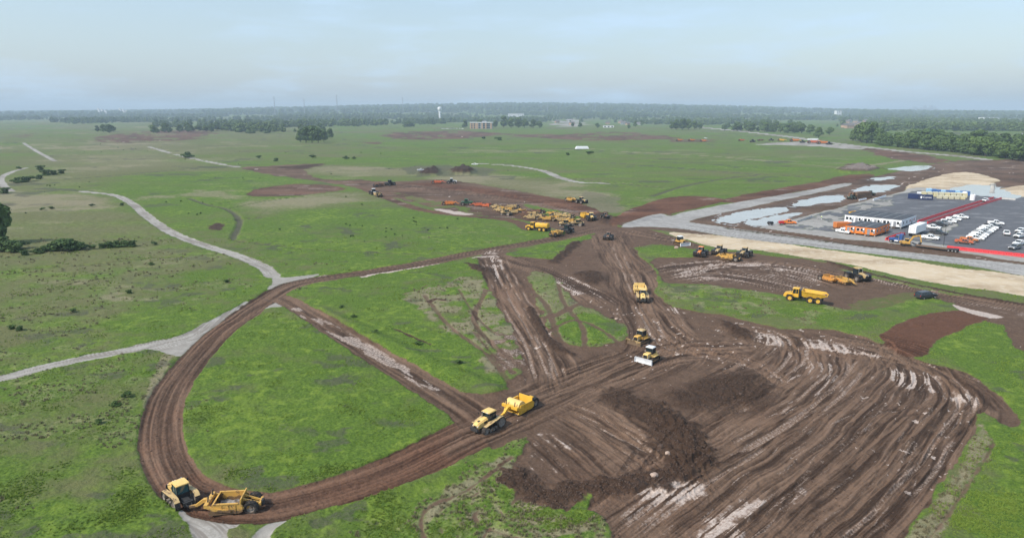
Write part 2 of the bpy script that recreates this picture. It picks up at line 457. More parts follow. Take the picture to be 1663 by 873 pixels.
road([(132, 311), (185, 317), (215, 331), (240, 352), (280, 378), (330, 398), (385, 415), (425, 432), (444, 448)], 4.2, 'gravel_road', 'gravel', amp=0.42, nsc=1.4, dz=-0.06, ruts=0.07, sscale=0.9)
road([(-60, 628), (0, 615), (100, 590), (200, 570), (260, 557), (310, 545), (360, 520), (410, 492)], 3.5, 'gravel_road', 'gravel', amp=0.42, nsc=1.4, dz=-0.06, w2=4.4, ruts=0.07, sscale=0.9)
poly([(240, 566), (290, 547), (385, 499), (408, 500), (345, 545), (296, 578), (262, 570)], 'gravel_road', 'gravel', amp=0.5)
poly([(425, 484), (440, 462), (444, 446), (462, 451), (520, 445), (480, 458), (462, 470)], 'gravel_road', 'gravel', amp=0.4)
poly([(396, 512), (420, 494), (440, 488), (462, 497), (428, 502), (402, 522)], 'gravel_road', 'gravel', amp=0.4)
poly([(290, 832), (330, 830), (390, 845), (372, 868), (400, 880), (430, 852), (470, 842), (440, 873), (420, 960), (320, 960), (318, 880)], 'gravel_road', 'gravel', amp=0.3, dz=-0.05)
poly([(366, 862), (385, 855), (404, 864), (398, 885), (384, 895)], 'ground', 'none', amp=0.4, lush=0.3, dry=0.4)
tint([(266, 572), (282, 578), (256, 640), (240, 700), (233, 690), (238, 640)], 0.6, dry=0.85)

# --- dirt haul roads
HAUL = [(985, 368), (930, 382), (850, 397), (780, 409), (700, 425), (600, 442), (520, 453), (470, 464), (430, 486), (390, 515), (350, 546), (308, 592), (275, 640), (262, 690), (267, 740), (297, 788), (350, 815), (430, 822), (500, 810), (580, 787), (660, 756), (740, 716), (820, 680), (900, 645), (980, 610), (1050, 580)]
road(HAUL[:10], 8.0, 'dirt_road', 'mud', amp=0.5, ruts=0.25, dz=-0.12, w2=6.4, sscale=0.5, red=0.1)
road(HAUL[8:17], 5.9, 'dirt_road', 'mud', amp=0.25, ruts=0.26, dz=-0.15, w2=5.8, sscale=0.42, red=0.3)
road(HAUL[15:], 5.9, 'dirt_road', 'mud', amp=0.35, ruts=0.32, dz=-0.15, w2=12.0, sscale=0.45, red=0.45)
DIAG = [(440, 478), (470, 490), (520, 520), (600, 570), (680, 618), (740, 655), (790, 690)]
road(DIAG, 5.0, 'dirt_road', 'mud', amp=0.4, ruts=0.22, dz=-0.12, w2=6.6, sscale=0.55, red=0.1)
road([(480, 500), (560, 545), (640, 590), (730, 645)], 3.6, None, None, k=0.75, patch=(7, 0.5), pale=0.75)
poly([(735, 640), (800, 640), (880, 620), (880, 660), (790, 715), (720, 735), (745, 690)], 'dirt_road', 'mud', amp=0.5, red=0.3)
road([(700, 430), (640, 440), (600, 446)], 1.6, None, None, k=0.85, pale=0.9, patch=(12, 0.42))
road([(790, 416), (740, 424), (690, 432), (620, 444), (590, 450)], 2.4, 'dirt_road', 'mud', k=0.9, pale=0.95, patch=(18, 0.42))
road([(600, 434), (560, 442), (500, 450)], 1.2, None, None, pale=0.7, patch=(14, 0.45))

# --- the big bare field
MAIN = [(880, 655), (826, 628), (852, 592), (836, 545), (806, 490), (782, 440), (782, 414), (850, 406), (905, 418), (940, 394), (985, 372), (1040, 370), (1120, 392), (1140, 404), (1062, 404), (1036, 412), (1064, 438), (1070, 470), (1092, 498), (1180, 512), (1260, 532), (1340, 534), (1400, 545), (1440, 562), (1480, 582), (1560, 602), (1620, 640), (1656, 680), (1640, 694), (1592, 668), (1585, 700), (1560, 745), (1520, 800), (1470, 880), (1420, 990), (980, 1000), (990, 880), (965, 835), (905, 830), (850, 815), (828, 785), (838, 748), (862, 705), (800, 728), (800, 700)]
poly(MAIN, 'mud_field', 'mud', soft=0.5, amp=0.8, nsc=3, dz=-0.1, red=0.12)
poly([(860, 442), (905, 452), (930, 486), (985, 512), (1022, 538), (1000, 556), (940, 562), (902, 546), (880, 510), (868, 478)], 'ground', 'none', amp=1.1, nsc=3, lush=0.5, dry=0.58, k=0.92, dz=0.08)
poly([(900, 530), (950, 508), (1012, 532), (990, 552), (940, 558)], None, None, amp=1.0, lush=0.8, dry=0.18)
poly([(820, 412), (880, 400), (960, 384), (935, 398), (905, 420), (860, 418)], 'ground', 'none', amp=0.8, lush=0.75, dry=0.1, dz=0.1)
YARD = [(1060, 420), (1130, 408), (1230, 412), (1330, 424), (1440, 452), (1530, 476), (1700, 500), (1700, 530), (1600, 522), (1550, 497), (1500, 482), (1440, 500), (1380, 508), (1330, 492), (1270, 480), (1180, 470), (1090, 462), (1070, 445)]
poly(YARD, 'mud_field', 'mud', soft=0.6, amp=0.9, dz=-0.08, red=0.05)
poly([(1030, 402), (1075, 398), (1130, 406), (1128, 418), (1060, 416)], 'ground', 'none', amp=0.8, lush=0.62, dry=0.25, dz=0.1)
poly([(1068, 464), (1130, 461), (1200, 470), (1270, 480), (1330, 494), (1400, 506), (1450, 500), (1500, 488), (1556, 496), (1490, 516), (1430, 548), (1340, 532), (1200, 512), (1082, 488)], 'ground', 'none', amp=0.7, lush=0.66, dry=0.2, dz=0.12)
poly([(1380, 492), (1470, 474), (1510, 484), (1450, 505), (1400, 508)], None, 'none', amp=1.2, dry=0.5, k=0.5)
poly([(1430, 552), (1460, 526), (1520, 508), (1572, 506), (1602, 516), (1570, 532), (1525, 552), (1503, 576), (1470, 578)], 'red_bank', 'mud', amp=0.6, red=0.75, pale=0.12, dz=0.25)
poly([(1640, 522), (1700, 515), (1700, 575), (1650, 566), (1636, 545)], 'mud_field', 'mud', amp=0.7, pale=0.25, red=0.2)
poly([(1545, 494), (1580, 502), (1630, 514), (1600, 516), (1560, 504)], 'mud_field', 'mud', amp=0.3, pale=0.9, wet=0.3)
# flattened, driven-over grass
poly([(760, 448), (800, 470), (840, 545), (856, 590), (835, 612), (800, 600), (770, 570), (720, 545), (680, 500), (650, 478), (700, 466)], None, None, amp=2.2, nsc=5, dry=0.9, lush=0.3, k=0.85, patch=(5, 0.42))
poly([(800, 545), (835, 540), (852, 590), (830, 610), (806, 585)], None, 'mud', amp=0.8, k=0.75, pale=0.6, patch=(3.0, 0.5))
poly([(690, 835), (760, 775), (830, 735), (845, 800), (900, 828), (965, 835), (1000, 873), (990, 990), (700, 990)], None, None, amp=0.8, dry=0.66, lush=0.7, k=0.85, patch=(3.0, 0.42))
poly([(1590, 690), (1612, 712), (1585, 770), (1540, 830), (1500, 990), (1400, 990), (1470, 873), (1535, 790), (1570, 730)], 'ground', 'none', amp=0.8, dry=0.85, lush=0.4, k=0.9)
for pts, wd in [([(690, 880), (684, 845), (700, 822), (760, 795), (830, 742)], 0.9), ([(735, 890), (712, 850), (722, 828), (780, 800)], 0.7), ([(800, 800), (795, 830), (830, 852), (900, 858), (940, 840), (965, 815)], 1.0),
                ([(1600, 700), (1612, 722), (1580, 775), (1540, 835), (1490, 900)], 0.6), ([(770, 540), (800, 575), (835, 605)], 1.0), ([(690, 480), (730, 530), (790, 575), (830, 625)], 1.3), ([(655, 478), (700, 462), (745, 455)], 0.8), ([(745, 470), (770, 510), (800, 540)], 1.0),
                ([(900, 760), (850, 800), (800, 850), (770, 900)], 0.8), ([(860, 880), (800, 862), (770, 840), (790, 815)], 0.7), ([(862, 520), (900, 512), (950, 492), (1000, 505)], 2.2), ([(880, 545), (930, 520), (975, 535), (1010, 560)], 1.2), ([(905, 450), (915, 490), (945, 530), (950, 565)], 1.4), ([(862, 470), (890, 500), (905, 545), (925, 570)], 1.6), ([(790, 470), (770, 520), (800, 560), (850, 600)], 1.6)]:
    road(pts, wd, None, 'mud', k=0.6, amp=0.3, pale=0.25, dz=-0.06, dry=0.8)

for pts, wd in [([(735, 905), (728, 870), (745, 840), (790, 815), (830, 800)], 1.5), ([(810, 806), (822, 826), (860, 838), (905, 832)], 1.7), ([(790, 800), (800, 836), (850, 856), (920, 852), (955, 835)], 1.3), ([(850, 905), (900, 885), (960, 870)], 1.4), ([(700, 862), (716, 838), (760, 812)], 1.2), ([(765, 890), (775, 862), (800, 850), (860, 872)], 1.2), ([(930, 838), (945, 820), (950, 806)], 1.6)]:
    road(pts, wd, None, 'none', k=0.9, amp=0.35, lush=0.95, dry=0.0, dz=0.1)
# --- upper haul area by the parked machines
poly([(392, 272), (430, 270), (500, 266), (528, 267), (492, 276), (525, 291), (600, 293), (600, 304), (540, 298), (470, 288), (420, 281)], 'mud_field', 'mud', amp=1.0, red=0.06)
poly([(540, 294), (640, 295), (720, 292), (800, 303), (880, 317), (950, 333), (990, 352), (1000, 372), (960, 376), (900, 372), (850, 358), (800, 352), (740, 345), (660, 326), (610, 312)], 'mud_field', 'mud', amp=0.9, red=0.2)
poly([(650, 297), (740, 300), (830, 312), (905, 322), (975, 340), (985, 352), (920, 340), (830, 322), (740, 308)], None, None, amp=1.0, red=0.7)
road([(590, 306), (640, 326), (690, 342), (760, 351), (830, 358), (860, 372)], 6.0, 'dirt_road', 'mud', amp=0.6, red=0.4)
poly([(640, 313), (690, 322), (760, 338), (800, 347), (740, 347), (680, 336)], 'ground', 'none', amp=1.6, k=0.6, dry=0.4, lush=0.5, patch=(9, 0.45))
poly([(700, 339), (730, 341), (770, 348), (745, 349)], 'mud_field', 'mud', amp=0.6, pale=1.0, wet=0.5)
poly([(850, 330), (935, 350), (942, 360), (925, 365), (880, 348)], 'ground', 'none', amp=1.0, k=0.7, lush=0.65, dry=0.2)
poly([(660, 272), (700, 268), (790, 272), (800, 282), (740, 285), (660, 283)], None, None, amp=2, dry=0.5, weed=0.8, k=0.9)
poly([(940, 310), (1000, 320), (1010, 345), (960, 340)], None, None, amp=2, weed=0.6, dry=0.6)
# cut bank, limestone roads, sand
poly([(990, 364), (1005, 350), (1060, 328), (1100, 320), (1140, 320), (1178, 326), (1150, 335), (1100, 346), (1050, 356), (1012, 366)], 'red_bank', 'mud', amp=0.5, red=0.8, dz=0.6)
poly([(1165, 326), (1250, 308), (1330, 295), (1370, 285), (1420, 284), (1380, 298), (1300, 311), (1210, 328)], 'red_bank', 'mud', amp=0.5, red=0.65)
poly([(1010, 366), (1060, 354), (1110, 346), (1200, 330), (1300, 312), (1372, 297), (1440, 282), (1530, 264), (1600, 260), (1720, 276), (1720, 450), (1560, 425), (1400, 410), (1250, 392), (1110, 378)], 'mud_field', 'mud', amp=0.5, dz=-0.25, red=0.05)
poly([(1085, 377), (1150, 380), (1250, 392), (1330, 404), (1450, 420), (1560, 436), (1720, 455), (1720, 492), (1663, 480), (1560, 466), (1450, 446), (1380, 430), (1250, 410), (1180, 405), (1120, 391)], 'sand_strip', 'sand', amp=0.7)
poly([(1008, 368), (1055, 352), (1085, 350), (1112, 358), (1180, 368), (1300, 384), (1450, 405), (1720, 436), (1720, 453), (1560, 430), (1450, 416), (1300, 398), (1200, 386), (1110, 371), (1050, 367)], 'limestone_road', 'gravel', amp=0.3, wet=0.35)
poly([(1060, 360), (1110, 345), (1200, 328), (1300, 311), (1372, 297), (1378, 301), (1300, 318), (1210, 337), (1150, 350), (1112, 360), (1085, 366)], 'limestone_road', 'gravel', amp=0.3, wet=0.3)
poly([(1360, 436), (1440, 450), (1540, 470), (1640, 487), (1560, 476), (1440, 456)], None, 'none', amp=0.5, lush=0.5, dry=0.4, k=0.85)
poly([(1215, 404), (1280, 414), (1300, 420), (1240, 414)], None, 'none', amp=0.5, lush=0.6, dry=0.3, k=0.85)
poly([(1470, 306), (1520, 287), (1570, 280), (1622, 293), (1600, 301), (1560, 306), (1530, 313), (1490, 312)], 'sand_strip', 'sand', amp=0.6, dz=0.8, red=0.15)
poly([(1615, 309), (1680, 300), (1720, 305), (1720, 325), (1650, 320)], 'sand_strip', 'sand', amp=0.5, dz=0.7, red=0.2)
poly([(1530, 290), (1600, 270), (1680, 285), (1690, 298), (1620, 300)], None, None, red=0.5, k=0.5, amp=2)
LOT = [(1228, 370), (1330, 345), (1390, 329), (1470, 309), (1490, 306), (1600, 312), (1760, 330), (1760, 440), (1663, 425), (1540, 406), (1440, 393), (1330, 384)]
poly(LOT, 'paved_lot', 'gravel', smooth=False, amp=0.5, dz=0.15, wet=0.2)
poly([(1262, 365), (1335, 348), (1395, 331), (1475, 311), (1600, 313), (1760, 331), (1760, 428), (1663, 414), (1540, 398), (1450, 384), (1370, 376), (1290, 371)], 'paved_lot', 'asphalt', smooth=False, amp=1.2, soft=1.0)
poly([(1262, 365), (1330, 349), (1390, 333), (1440, 322), (1450, 330), (1380, 350), (1340, 368)], None, 'gravel', amp=2.0, k=0.8, patch=(5, 0.46))
poly([(1290, 362), (1340, 352), (1390, 352), (1440, 378), (1440, 390), (1350, 380)], None, 'gravel', amp=2.0, k=0.75, patch=(5, 0.45))
road([(1170, 362), (1300, 380), (1450, 400), (1560, 414), (1720, 434)], 3.4, 'mud_field', 'mud', amp=0.3, red=0.0, dz=0.15)
poly([(1500, 383), (1540, 364), (1556, 366), (1515, 389)], None, 'gravel', amp=0.6, k=0.7)

# --- tyre tracks of the bare field
flow([(985, 376), (1000, 410), (1030, 450), (1048, 500), (1075, 545), (1060, 580), (960, 620), (860, 665)], 9, 0.28, pale=0.35)
flow([(1040, 470), (1075, 520), (1120, 560), (1200, 590)], 6, 0.3)
flow([(792, 415), (815, 460), (850, 530), (890, 590), (905, 640)], 6, 0.36, sscale=0.6, pale=0.5, pth=0.64)
flow([(900, 650), (980, 690), (1060, 740), (1120, 790)], 9, 0.4, sscale=0.6, pale=0.5, pth=0.6)
flow([(890, 690), (950, 740), (1010, 790)], 8, 0.4, sscale=0.6, pale=0.4)
flow([(900, 640), (1000, 600), (1090, 570), (1200, 565), (1260, 560)], 7, 0.3)
flow([(1000, 900), (1100, 820), (1220, 740), (1330, 670), (1400, 610), (1420, 570)], 13, 0.34, sscale=0.4, lscale=24, pale=0.55, pth=0.64)
flow([(1130, 960), (1260, 850), (1380, 750), (1470, 660), (1500, 610), (1450, 570), (1330, 550)], 10, 0.36, sscale=0.42, lscale=24, pale=0.5, pth=0.65)
flow([(1280, 980), (1400, 860), (1500, 740), (1545, 660), (1520, 610)], 8, 0.34, sscale=0.6, lscale=24, pale=0.5, pth=0.66)
flow([(1170, 640), (1240, 600), (1290, 560), (1270, 530)], 8, 0.34, sscale=0.6, pale=0.6, pth=0.6)
flow([(1210, 690), (1290, 640), (1330, 590), (1310, 545)], 7, 0.36, sscale=0.6, pale=0.7, pth=0.6)
flow([(1520, 600), (1580, 620), (1640, 680)], 6, 0.2)
flow([(1060, 450), (1120, 436), (1200, 430), (1300, 440), (1400, 470)], 10, 0.25, sscale=0.6, pale=0.6, pth=0.58)
flow([(1075, 455), (1150, 445), (1230, 455), (1330, 480)], 8, 0.25, sscale=0.6, pale=0.55, pth=0.6)
flow([(1380, 430), (1470, 456), (1560, 478), (1700, 505)], 9, 0.2, pale=0.5, pth=0.6)
flow([(800, 412), (880, 440), (950, 470), (1000, 500)], 6, 0.25, pale=0.5)
flow([(640, 300), (760, 312), (880, 330), (980, 355)], 14, 0.15, pale=0.3)
flow([(1000, 372), (1100, 390), (1180, 400)], 6, 0.15, pale=0.4)
flow([(700, 470), (760, 500), (830, 590)], 9, 0.12, only='dry')
flow([(1090, 365), (1250, 388), (1450, 412), (1700, 445)], 8, 0.03, only='gravel')
flow([(132, 311), (185, 317), (215, 331), (240, 352), (280, 378), (330, 398), (385, 415), (425, 432), (446, 450)], 4, 0.04, sscale=.5, lscale=12, only='gravel')
flow([(-60, 628), (0, 615), (100, 590), (200, 570), (260, 557), (310, 545), (360, 520), (410, 492)], 5, 0.04, sscale=.4, lscale=10, only='gravel')
flow([(300, 560), (330, 548), (380, 505), (420, 470)], 4, 0.05, sscale=.4, lscale=9, only='gravel')
flow([(280, 830), (330, 860), (370, 930)], 6, 0.04, sscale=.4, lscale=9, only='gravel')


def tracks(pts, gauge=2.1, wd=0.62, depth=0.16, k=0.8, tone=0.75, pale=0.0):
    """the two wheel marks one machine leaves"""
    _seed[0] += 1; sd0 = _seed[0]
    W = Gs(catmull(pts, 6))
    sl, d, s, l = sd_line(W, gauge + 2)
    if d.size == 0: return
    for side in (-1, 1):
        e = np.abs(s - side * gauge / 2 + (vnoise(l / 6.0, l * 0 + side, sd0) - .5) * .5)
        w = sstep(wd * .75, wd * .35, e) * sstep(0, 8, l) * sstep(0, 8, l.max() - l) * sstep(.25, .5, fbm(l / 7.0, l * 0, sd0 + side, 2)) * k
        berm = sstep(wd * .9, wd * .7, e) * (1 - sstep(wd * .75, wd * .35, e)) * k
        tr = .5 + .5 * np.sin(l * 2 * math.pi / .55)
        w = (w * A['mud'][sl]).astype(np.float32)
        A['streak'][sl] = A['streak'][sl] * (1 - w) + (tone - .12 * tr * (DIST[sl] < 160)) * w
        if pale: A['pale'][sl] = np.maximum(A['pale'][sl], w * pale)
        Zd[sl] += ((-depth * w + depth * .5 * berm * A['mud'][sl])).astype(np.float32)
_tr = random.Random(21)
for base in ([(1010, 890), (1150, 780), (1300, 690), (1400, 620), (1420, 575), (1330, 548)], [(1180, 930), (1330, 800), (1450, 690), (1510, 630), (1450, 580), (1300, 556), (1150, 540)], [(1300, 950), (1430, 830), (1530, 700), (1555, 650), (1500, 600)],
             [(905, 650), (990, 690), (1070, 735), (1110, 790)], [(1000, 390), (1030, 450), (1060, 520), (1100, 560), (1220, 590), (1300, 640)], [(1190, 690), (1270, 640), (1330, 580), (1300, 545), (1200, 530)], [(880, 640), (980, 600), (1080, 560), (1200, 550)],
             [(1080, 450), (1180, 430), (1300, 438), (1420, 470)], [(800, 420), (830, 480), (870, 550), (900, 630)]):
    for q in range(4):
        dx, dy = _tr.uniform(-45, 45), _tr.uniform(-18, 18)
        sc_ = min(1.0, max(.35, (base[0][1] - 380) / 300))
        tracks([(u + dx * sc_ + _tr.uniform(-8, 8) * sc_, v + dy * sc_ + _tr.uniform(-5, 5) * sc_) for u, v in base], gauge=_tr.choice([2.0, 2.4, 2.7]), wd=_tr.uniform(.5, .8), depth=_tr.uniform(.1, .24), tone=_tr.choice([.38, .66, .74, .8]), pale=_tr.choice([0, 0, 0, .55]))
for P in ([(860, 690), (930, 760), (960, 820)], [(1150, 640), (1060, 720), (1000, 800)], [(1420, 560), (1350, 640), (1200, 720), (1060, 800)], [(960, 640), (1030, 700), (1150, 720), (1260, 680)], [(1240, 860), (1300, 760), (1420, 680), (1530, 660)]):
    tracks(P, tone=_tr.choice([.42, .72]), depth=.12, pale=_tr.choice([0, .4]))

# --- pale, wet, smeared clay
for P, kk in [([(1030, 790), (1060, 780), (1130, 782), (1145, 800), (1090, 812), (1050, 808)], .95), ([(1200, 815), (1300, 795), (1290, 812), (1240, 830), (1200, 850), (1190, 890), (1140, 890), (1150, 850)], .9),
              ([(1446, 606), (1480, 600), (1520, 612), (1525, 632), (1490, 628), (1460, 630)], .95), ([(1310, 548), (1390, 562), (1440, 578), (1400, 575), (1330, 566)], .75), ([(1225, 535), (1275, 548), (1260, 560), (1220, 552)], .75),
              ([(858, 720), (880, 700), (892, 706), (880, 760), (860, 790), (850, 780)], .8), ([(905, 695), (925, 705), (920, 760), (900, 780), (895, 770)], .75), ([(900, 455), (930, 450), (970, 470), (1000, 490), (960, 480), (925, 475)], .95),
              ([(1085, 498), (1105, 502), (1108, 510), (1090, 508)], .9), ([(1545, 640), (1580, 640), (1590, 655), (1560, 650)], .85), ([(1390, 490), (1440, 488), (1420, 498)], .8), ([(1060, 425), (1180, 420), (1330, 440), (1300, 470), (1180, 462), (1090, 450)], .55),
              ([(1400, 440), (1470, 458), (1540, 475), (1500, 474), (1420, 455)], .6), ([(1560, 488), (1700, 512), (1700, 520), (1600, 505)], .55), ([(660, 300), (800, 320), (930, 342), (900, 345), (760, 326), (680, 312)], .35), ([(1060, 372), (1130, 378), (1180, 386), (1100, 388)], .6), ([(783, 412), (812, 408), (806, 450), (790, 440)], .8)]:
    poly(P, None, None, amp=1.6, soft=1.4, nsc=2.5, k=kk, pale=0.9, wet=0.4, gate=True)

# flecks of pale clay in the churned soil
_fl = lod(Xg, Yg, 0.75, 150.0, (slice(0, NR), slice(0, NC)), 401, 2, 0.5)
_zone = fbm(Xg / 14.0, Yg / 14.0, 405, 3)
A['pale'] = np.maximum(A['pale'], (sstep(.74, .82, _fl) * sstep(.42, .6, _zone) * A['mud'] * (A['red'] < .5) * (CLS == 1) * .85).astype(np.float32))
_st = fbm(Xg / 26.0, Yg / 9.0, 411, 4, .6)
A['pale'] = np.maximum(A['pale'], (sstep(.60, .70, _st) * (DIST > 300) * A['mud'] * .45).astype(np.float32))
A['streak'] = np.where(DIST > 300, A['streak'] * .4 + .6 * fbm(Xg / 20.0, Yg / 12.0, 421, 4, .65), A['streak']).astype(np.float32)
# --- loose heaps and torn edges
def heap(pts, h, rough=0.5, line=None, cls=None, **v):
    if line is not None:
        W = Gs(catmull(pts, 5))
        sl, d, s, l = sd_line(W, line + 2)
        w = sstep(line, line * 0.2, d + (fbm(Xg[sl] / 1.6, Yg[sl] / 1.6, 77, 3) - 0.5) * line * 1.1)
    else:
        W = closed(pts)
        sl, sd = sd_poly(W, 3)
        ext = max(sd.max(), 0.1)
        w = sstep(-0.3 * ext, 0.75 * ext, sd + (fbm(Xg[sl] / (ext * .5), Yg[sl] / (ext * .5), 78, 3) - 0.5) * ext * 0.9)
    cl = lod(Xg[sl], Yg[sl], 0.7, 170.0, sl, 41, 4, 0.55)
    Zd[sl] += (w * (h + (cl - 0.5) * 2 * rough)).astype(np.float32)
    ww = np.clip(w * 1.15 * sstep(.30, .52, cl + .25 * w), 0, 1)
    v.setdefault('streak', 0.24); v.setdefault('pale', 0.0)
    apply(sl, ww * 0.9, cls, v, 'mud')
    A['rough'][sl] = np.maximum(A['rough'][sl], ww)
heap([(1065, 652), (1130, 612), (1200, 600), (1250, 618), (1272, 648), (1200, 668), (1110, 668)], 0.5, 0.34, cls='mud_field')
heap([(836, 770), (860, 798), (905, 806), (960, 792), (1020, 788), (1080, 772), (1128, 750), (1122, 705), (1075, 672)], 0.5, 0.42, line=3.4, cls='mud_field')
heap([(1000, 640), (1080, 690), (1110, 740)], 0.3, 0.35, line=4.5, cls='mud_field')
heap([(1170, 520), (1215, 535), (1230, 552), (1190, 548)], 0.5, 0.4, cls='mud_field', red=0.3)
heap([(752, 428), (776, 430), (800, 436), (795, 446), (765, 440)], 0.6, 0.4, cls='mud_field')
heap([(935, 394), (915, 412), (900, 426)], 0.5, 0.4, line=2.4)
heap([(930, 445), (970, 440), (990, 455), (950, 462)], 0.6, 0.4)
heap([(860, 500), (880, 535), (900, 560), (930, 575)], 0.3, 0.3, line=1.5)
heap([(955, 352), (985, 345), (1000, 356), (985, 366)], 1.0, 0.5)
heap([(1180, 370), (1300, 386), (1450, 405)], 0.25, 0.2, line=1.6)
heap([(1340, 424), (1440, 452), (1560, 478), (1700, 500)], 0.35, 0.2, line=1.3, red=0.1)
heap([(440, 272), (495, 268), (528, 266), (500, 276)], 0.8, 0.3)
heap([(728, 283), (735, 276), (750, 272), (765, 274), (772, 283), (750, 286)], 4.0, 1.0, cls='mud_field', streak=0.15)
heap([(675, 284), (690, 276), (708, 272), (716, 279), (712, 285)], 3.0, 1.2, cls='mud_field', streak=0.15)
heap([(1358, 278), (1372, 269), (1400, 268), (1432, 274), (1425, 281), (1380, 281)], 3.2, 1.0, cls='mud_field', pale=0.55)
heap([(640, 534), (700, 560)], 0.0, 0.0, line=0.5)
heap([(697, 490), (710, 487), (722, 490)], 0.4, 0.3, line=1.1)
heap([(330, 372), (352, 362), (368, 366), (360, 376)], 0.3, 0.2, pale=0.3)
# ditches in the grass
for pts, wd in [([(308, 322), (340, 333), (365, 338), (386, 352), (388, 366), (378, 388)], 1.5), ([(340, 332), (372, 329)], 1.0), ([(366, 340), (440, 325), (500, 318)], 0.9), ([(385, 356), (425, 353)], 1.8), ([(378, 390), (450, 399), (560, 408), (680, 412)], 0.8),
                ([(40, 437), (150, 430), (230, 421), (300, 417)], 0.8), ([(110, 291), (200, 284), (300, 275), (385, 271)], 3.0), ([(960, 262), (1060, 270), (1160, 278), (1230, 283)], 3.2), ([(1060, 318), (1120, 300), (1230, 284), (1330, 288)], 2.2), ([(600, 232), (640, 226), (690, 214)], 4), ([(930, 290), (1000, 297), (1080, 305)], 1.2)]:
    road(pts, wd * 1.7, None, None, amp=0.3, dz=-0.6 if wd < 2.5 else -0.2, k=0.9, weed=1.0, dry=0.0, lush=0.2)
# grassy banks
for pts, wd, h in [([(520, 505), (620, 555), (720, 600), (800, 632)], 3.5, 0.7), ([(560, 455), (700, 436), (770, 428)], 3, 0.3), ([(430, 872), (520, 836), (640, 800), (780, 752)], 2.2, 0.35)]:
    W = Gs(catmull(pts, 5))
    sl, d, s, l = sd_line(W, wd + 1)
    Zd[sl] += (sstep(wd, 0, d) * h * (1 - np.clip(A['mud'][sl] + A['gravel'][sl], 0, 1))).astype(np.float32)

# --- water: the bed sinks, irregular shore where it crosses the water level
PUDDLES = [('puddle', [(1168, 356), (1198, 344), (1240, 337), (1278, 334), (1276, 343), (1230, 358), (1200, 364)], 'largest milky puddle beside the limestone road', 1),
           ('puddle', [(1286, 331), (1310, 322), (1345, 317), (1372, 318), (1362, 326), (1330, 330), (1300, 334)], 'long milky puddle between limestone road and paved lot', 1),
           ('puddle', [(1384, 311), (1405, 303), (1430, 299.5), (1458, 300.5), (1445, 307), (1424, 312), (1400, 314)], 'pale puddle behind the timber stack', 1),
           ('pond', [(1536, 309), (1556, 302), (1580, 299), (1612, 301), (1636, 310), (1662, 319), (1640, 323), (1590, 316), (1560, 314)], 'pale grey pond behind the rows of boxes', 1),
           ('puddle', [(1440, 274), (1466, 271), (1502, 269), (1508, 273), (1480, 277)], 'far pale puddle at the top of the mud field', 1),
           ('puddle', [(1414, 291), (1434, 287), (1456, 286), (1450, 289), (1430, 292)], 'thin puddle on the mud above the timber stack', 1),
           ('puddle', [(1210, 362), (1260, 349), (1300, 343), (1290, 350), (1240, 365)], 'narrow puddle along the corner of the paved lot', 0.6)]
WATER_Z = []
for nm, P, lab, kk in PUDDLES:
    W = closed(P)
    sl, sd = sd_poly(W, 14)
    f = max(1.0, float(DIST[sl].mean()) / 300)
    n = fbm(Xg[sl] / (5 * f), Yg[sl] / (3 * f), 300, 4, 0.6) - 0.5
    w = sstep(-1.0 * f, 1.2 * f, sd + n * 5.0 * f)
    zc = float(np.median((Zb + Zd)[sl][sd > 0])) if (sd > 0).any() else 0.0
    zone = sstep(-8, 0, sd)
    cur = (Zb + Zd)[sl]
    tgt = zc + 0.10 - 0.40 * w
    Zd[sl] = (Zd[sl] + (tgt - cur) * np.maximum(w, zone * 0.8)).astype(np.float32)
    A['wet'][sl] = np.maximum(A['wet'][sl], zone * 0.6)
    WATER_Z.append((nm, W, zc, lab))

_nw = sstep(420, 200, DIST) * np.clip(1 - A['mud'] - A['gravel'] - A['sand'] - A['asphalt'], 0, 1)
_n1 = fbm(Xg / 13.0, Yg / 9.0, 521, 4, .6); _n2 = fbm(Xg / 4.0, Yg / 4.0, 523, 3, .6); _n3 = fbm(Xg / 30.0, Yg / 24.0, 527, 3)
A['lush'] = np.clip(A['lush'] + _nw * ((_n1 - .5) * .9 + (_n2 - .5) * .7), 0, 1).astype(np.float32)
A['dry'] = np.clip(A['dry'] + _nw * (.42 * sstep(.54, .68, _n3) * sstep(.42, .62, _n2)), 0, 1).astype(np.float32)
A['weed'] = np.maximum(A['weed'], _nw * .7 * sstep(.62, .70, fbm(Xg / 9.0, Yg / 6.0, 531, 4, .6))).astype(np.float32)
# --- patchwork of the farther fields: bands of growth, drier and weedier patches
_fw = sstep(200, 420, DIST) * np.clip(1 - A['mud'] - A['gravel'] - A['sand'] - A['asphalt'], 0, 1)
_b1 = fbm(Xg / 150.0, Yg / 46.0, 501, 4, .6); _b2 = fbm(Xg / 42.0, Yg / 30.0, 503, 4, .65); _b3 = fbm(Xg / 260.0 + .3 * _b1, Yg / 120.0, 505, 3)
A['lush'] = np.clip(A['lush'] + _fw * ((_b1 - .5) * 1.1 + (_b2 - .5) * .8), 0, 1).astype(np.float32)
A['dry'] = np.clip(A['dry'] + _fw * (.34 * sstep(.52, .70, _b3) * sstep(.40, .60, _b2) + .28 * sstep(.58, .68, _b2)), 0, 1).astype(np.float32)
A['weed'] = np.maximum(A['weed'], _fw * .75 * sstep(.60, .70, fbm(Xg / 34.0, Yg / 20.0, 509, 4, .65))).astype(np.float32)
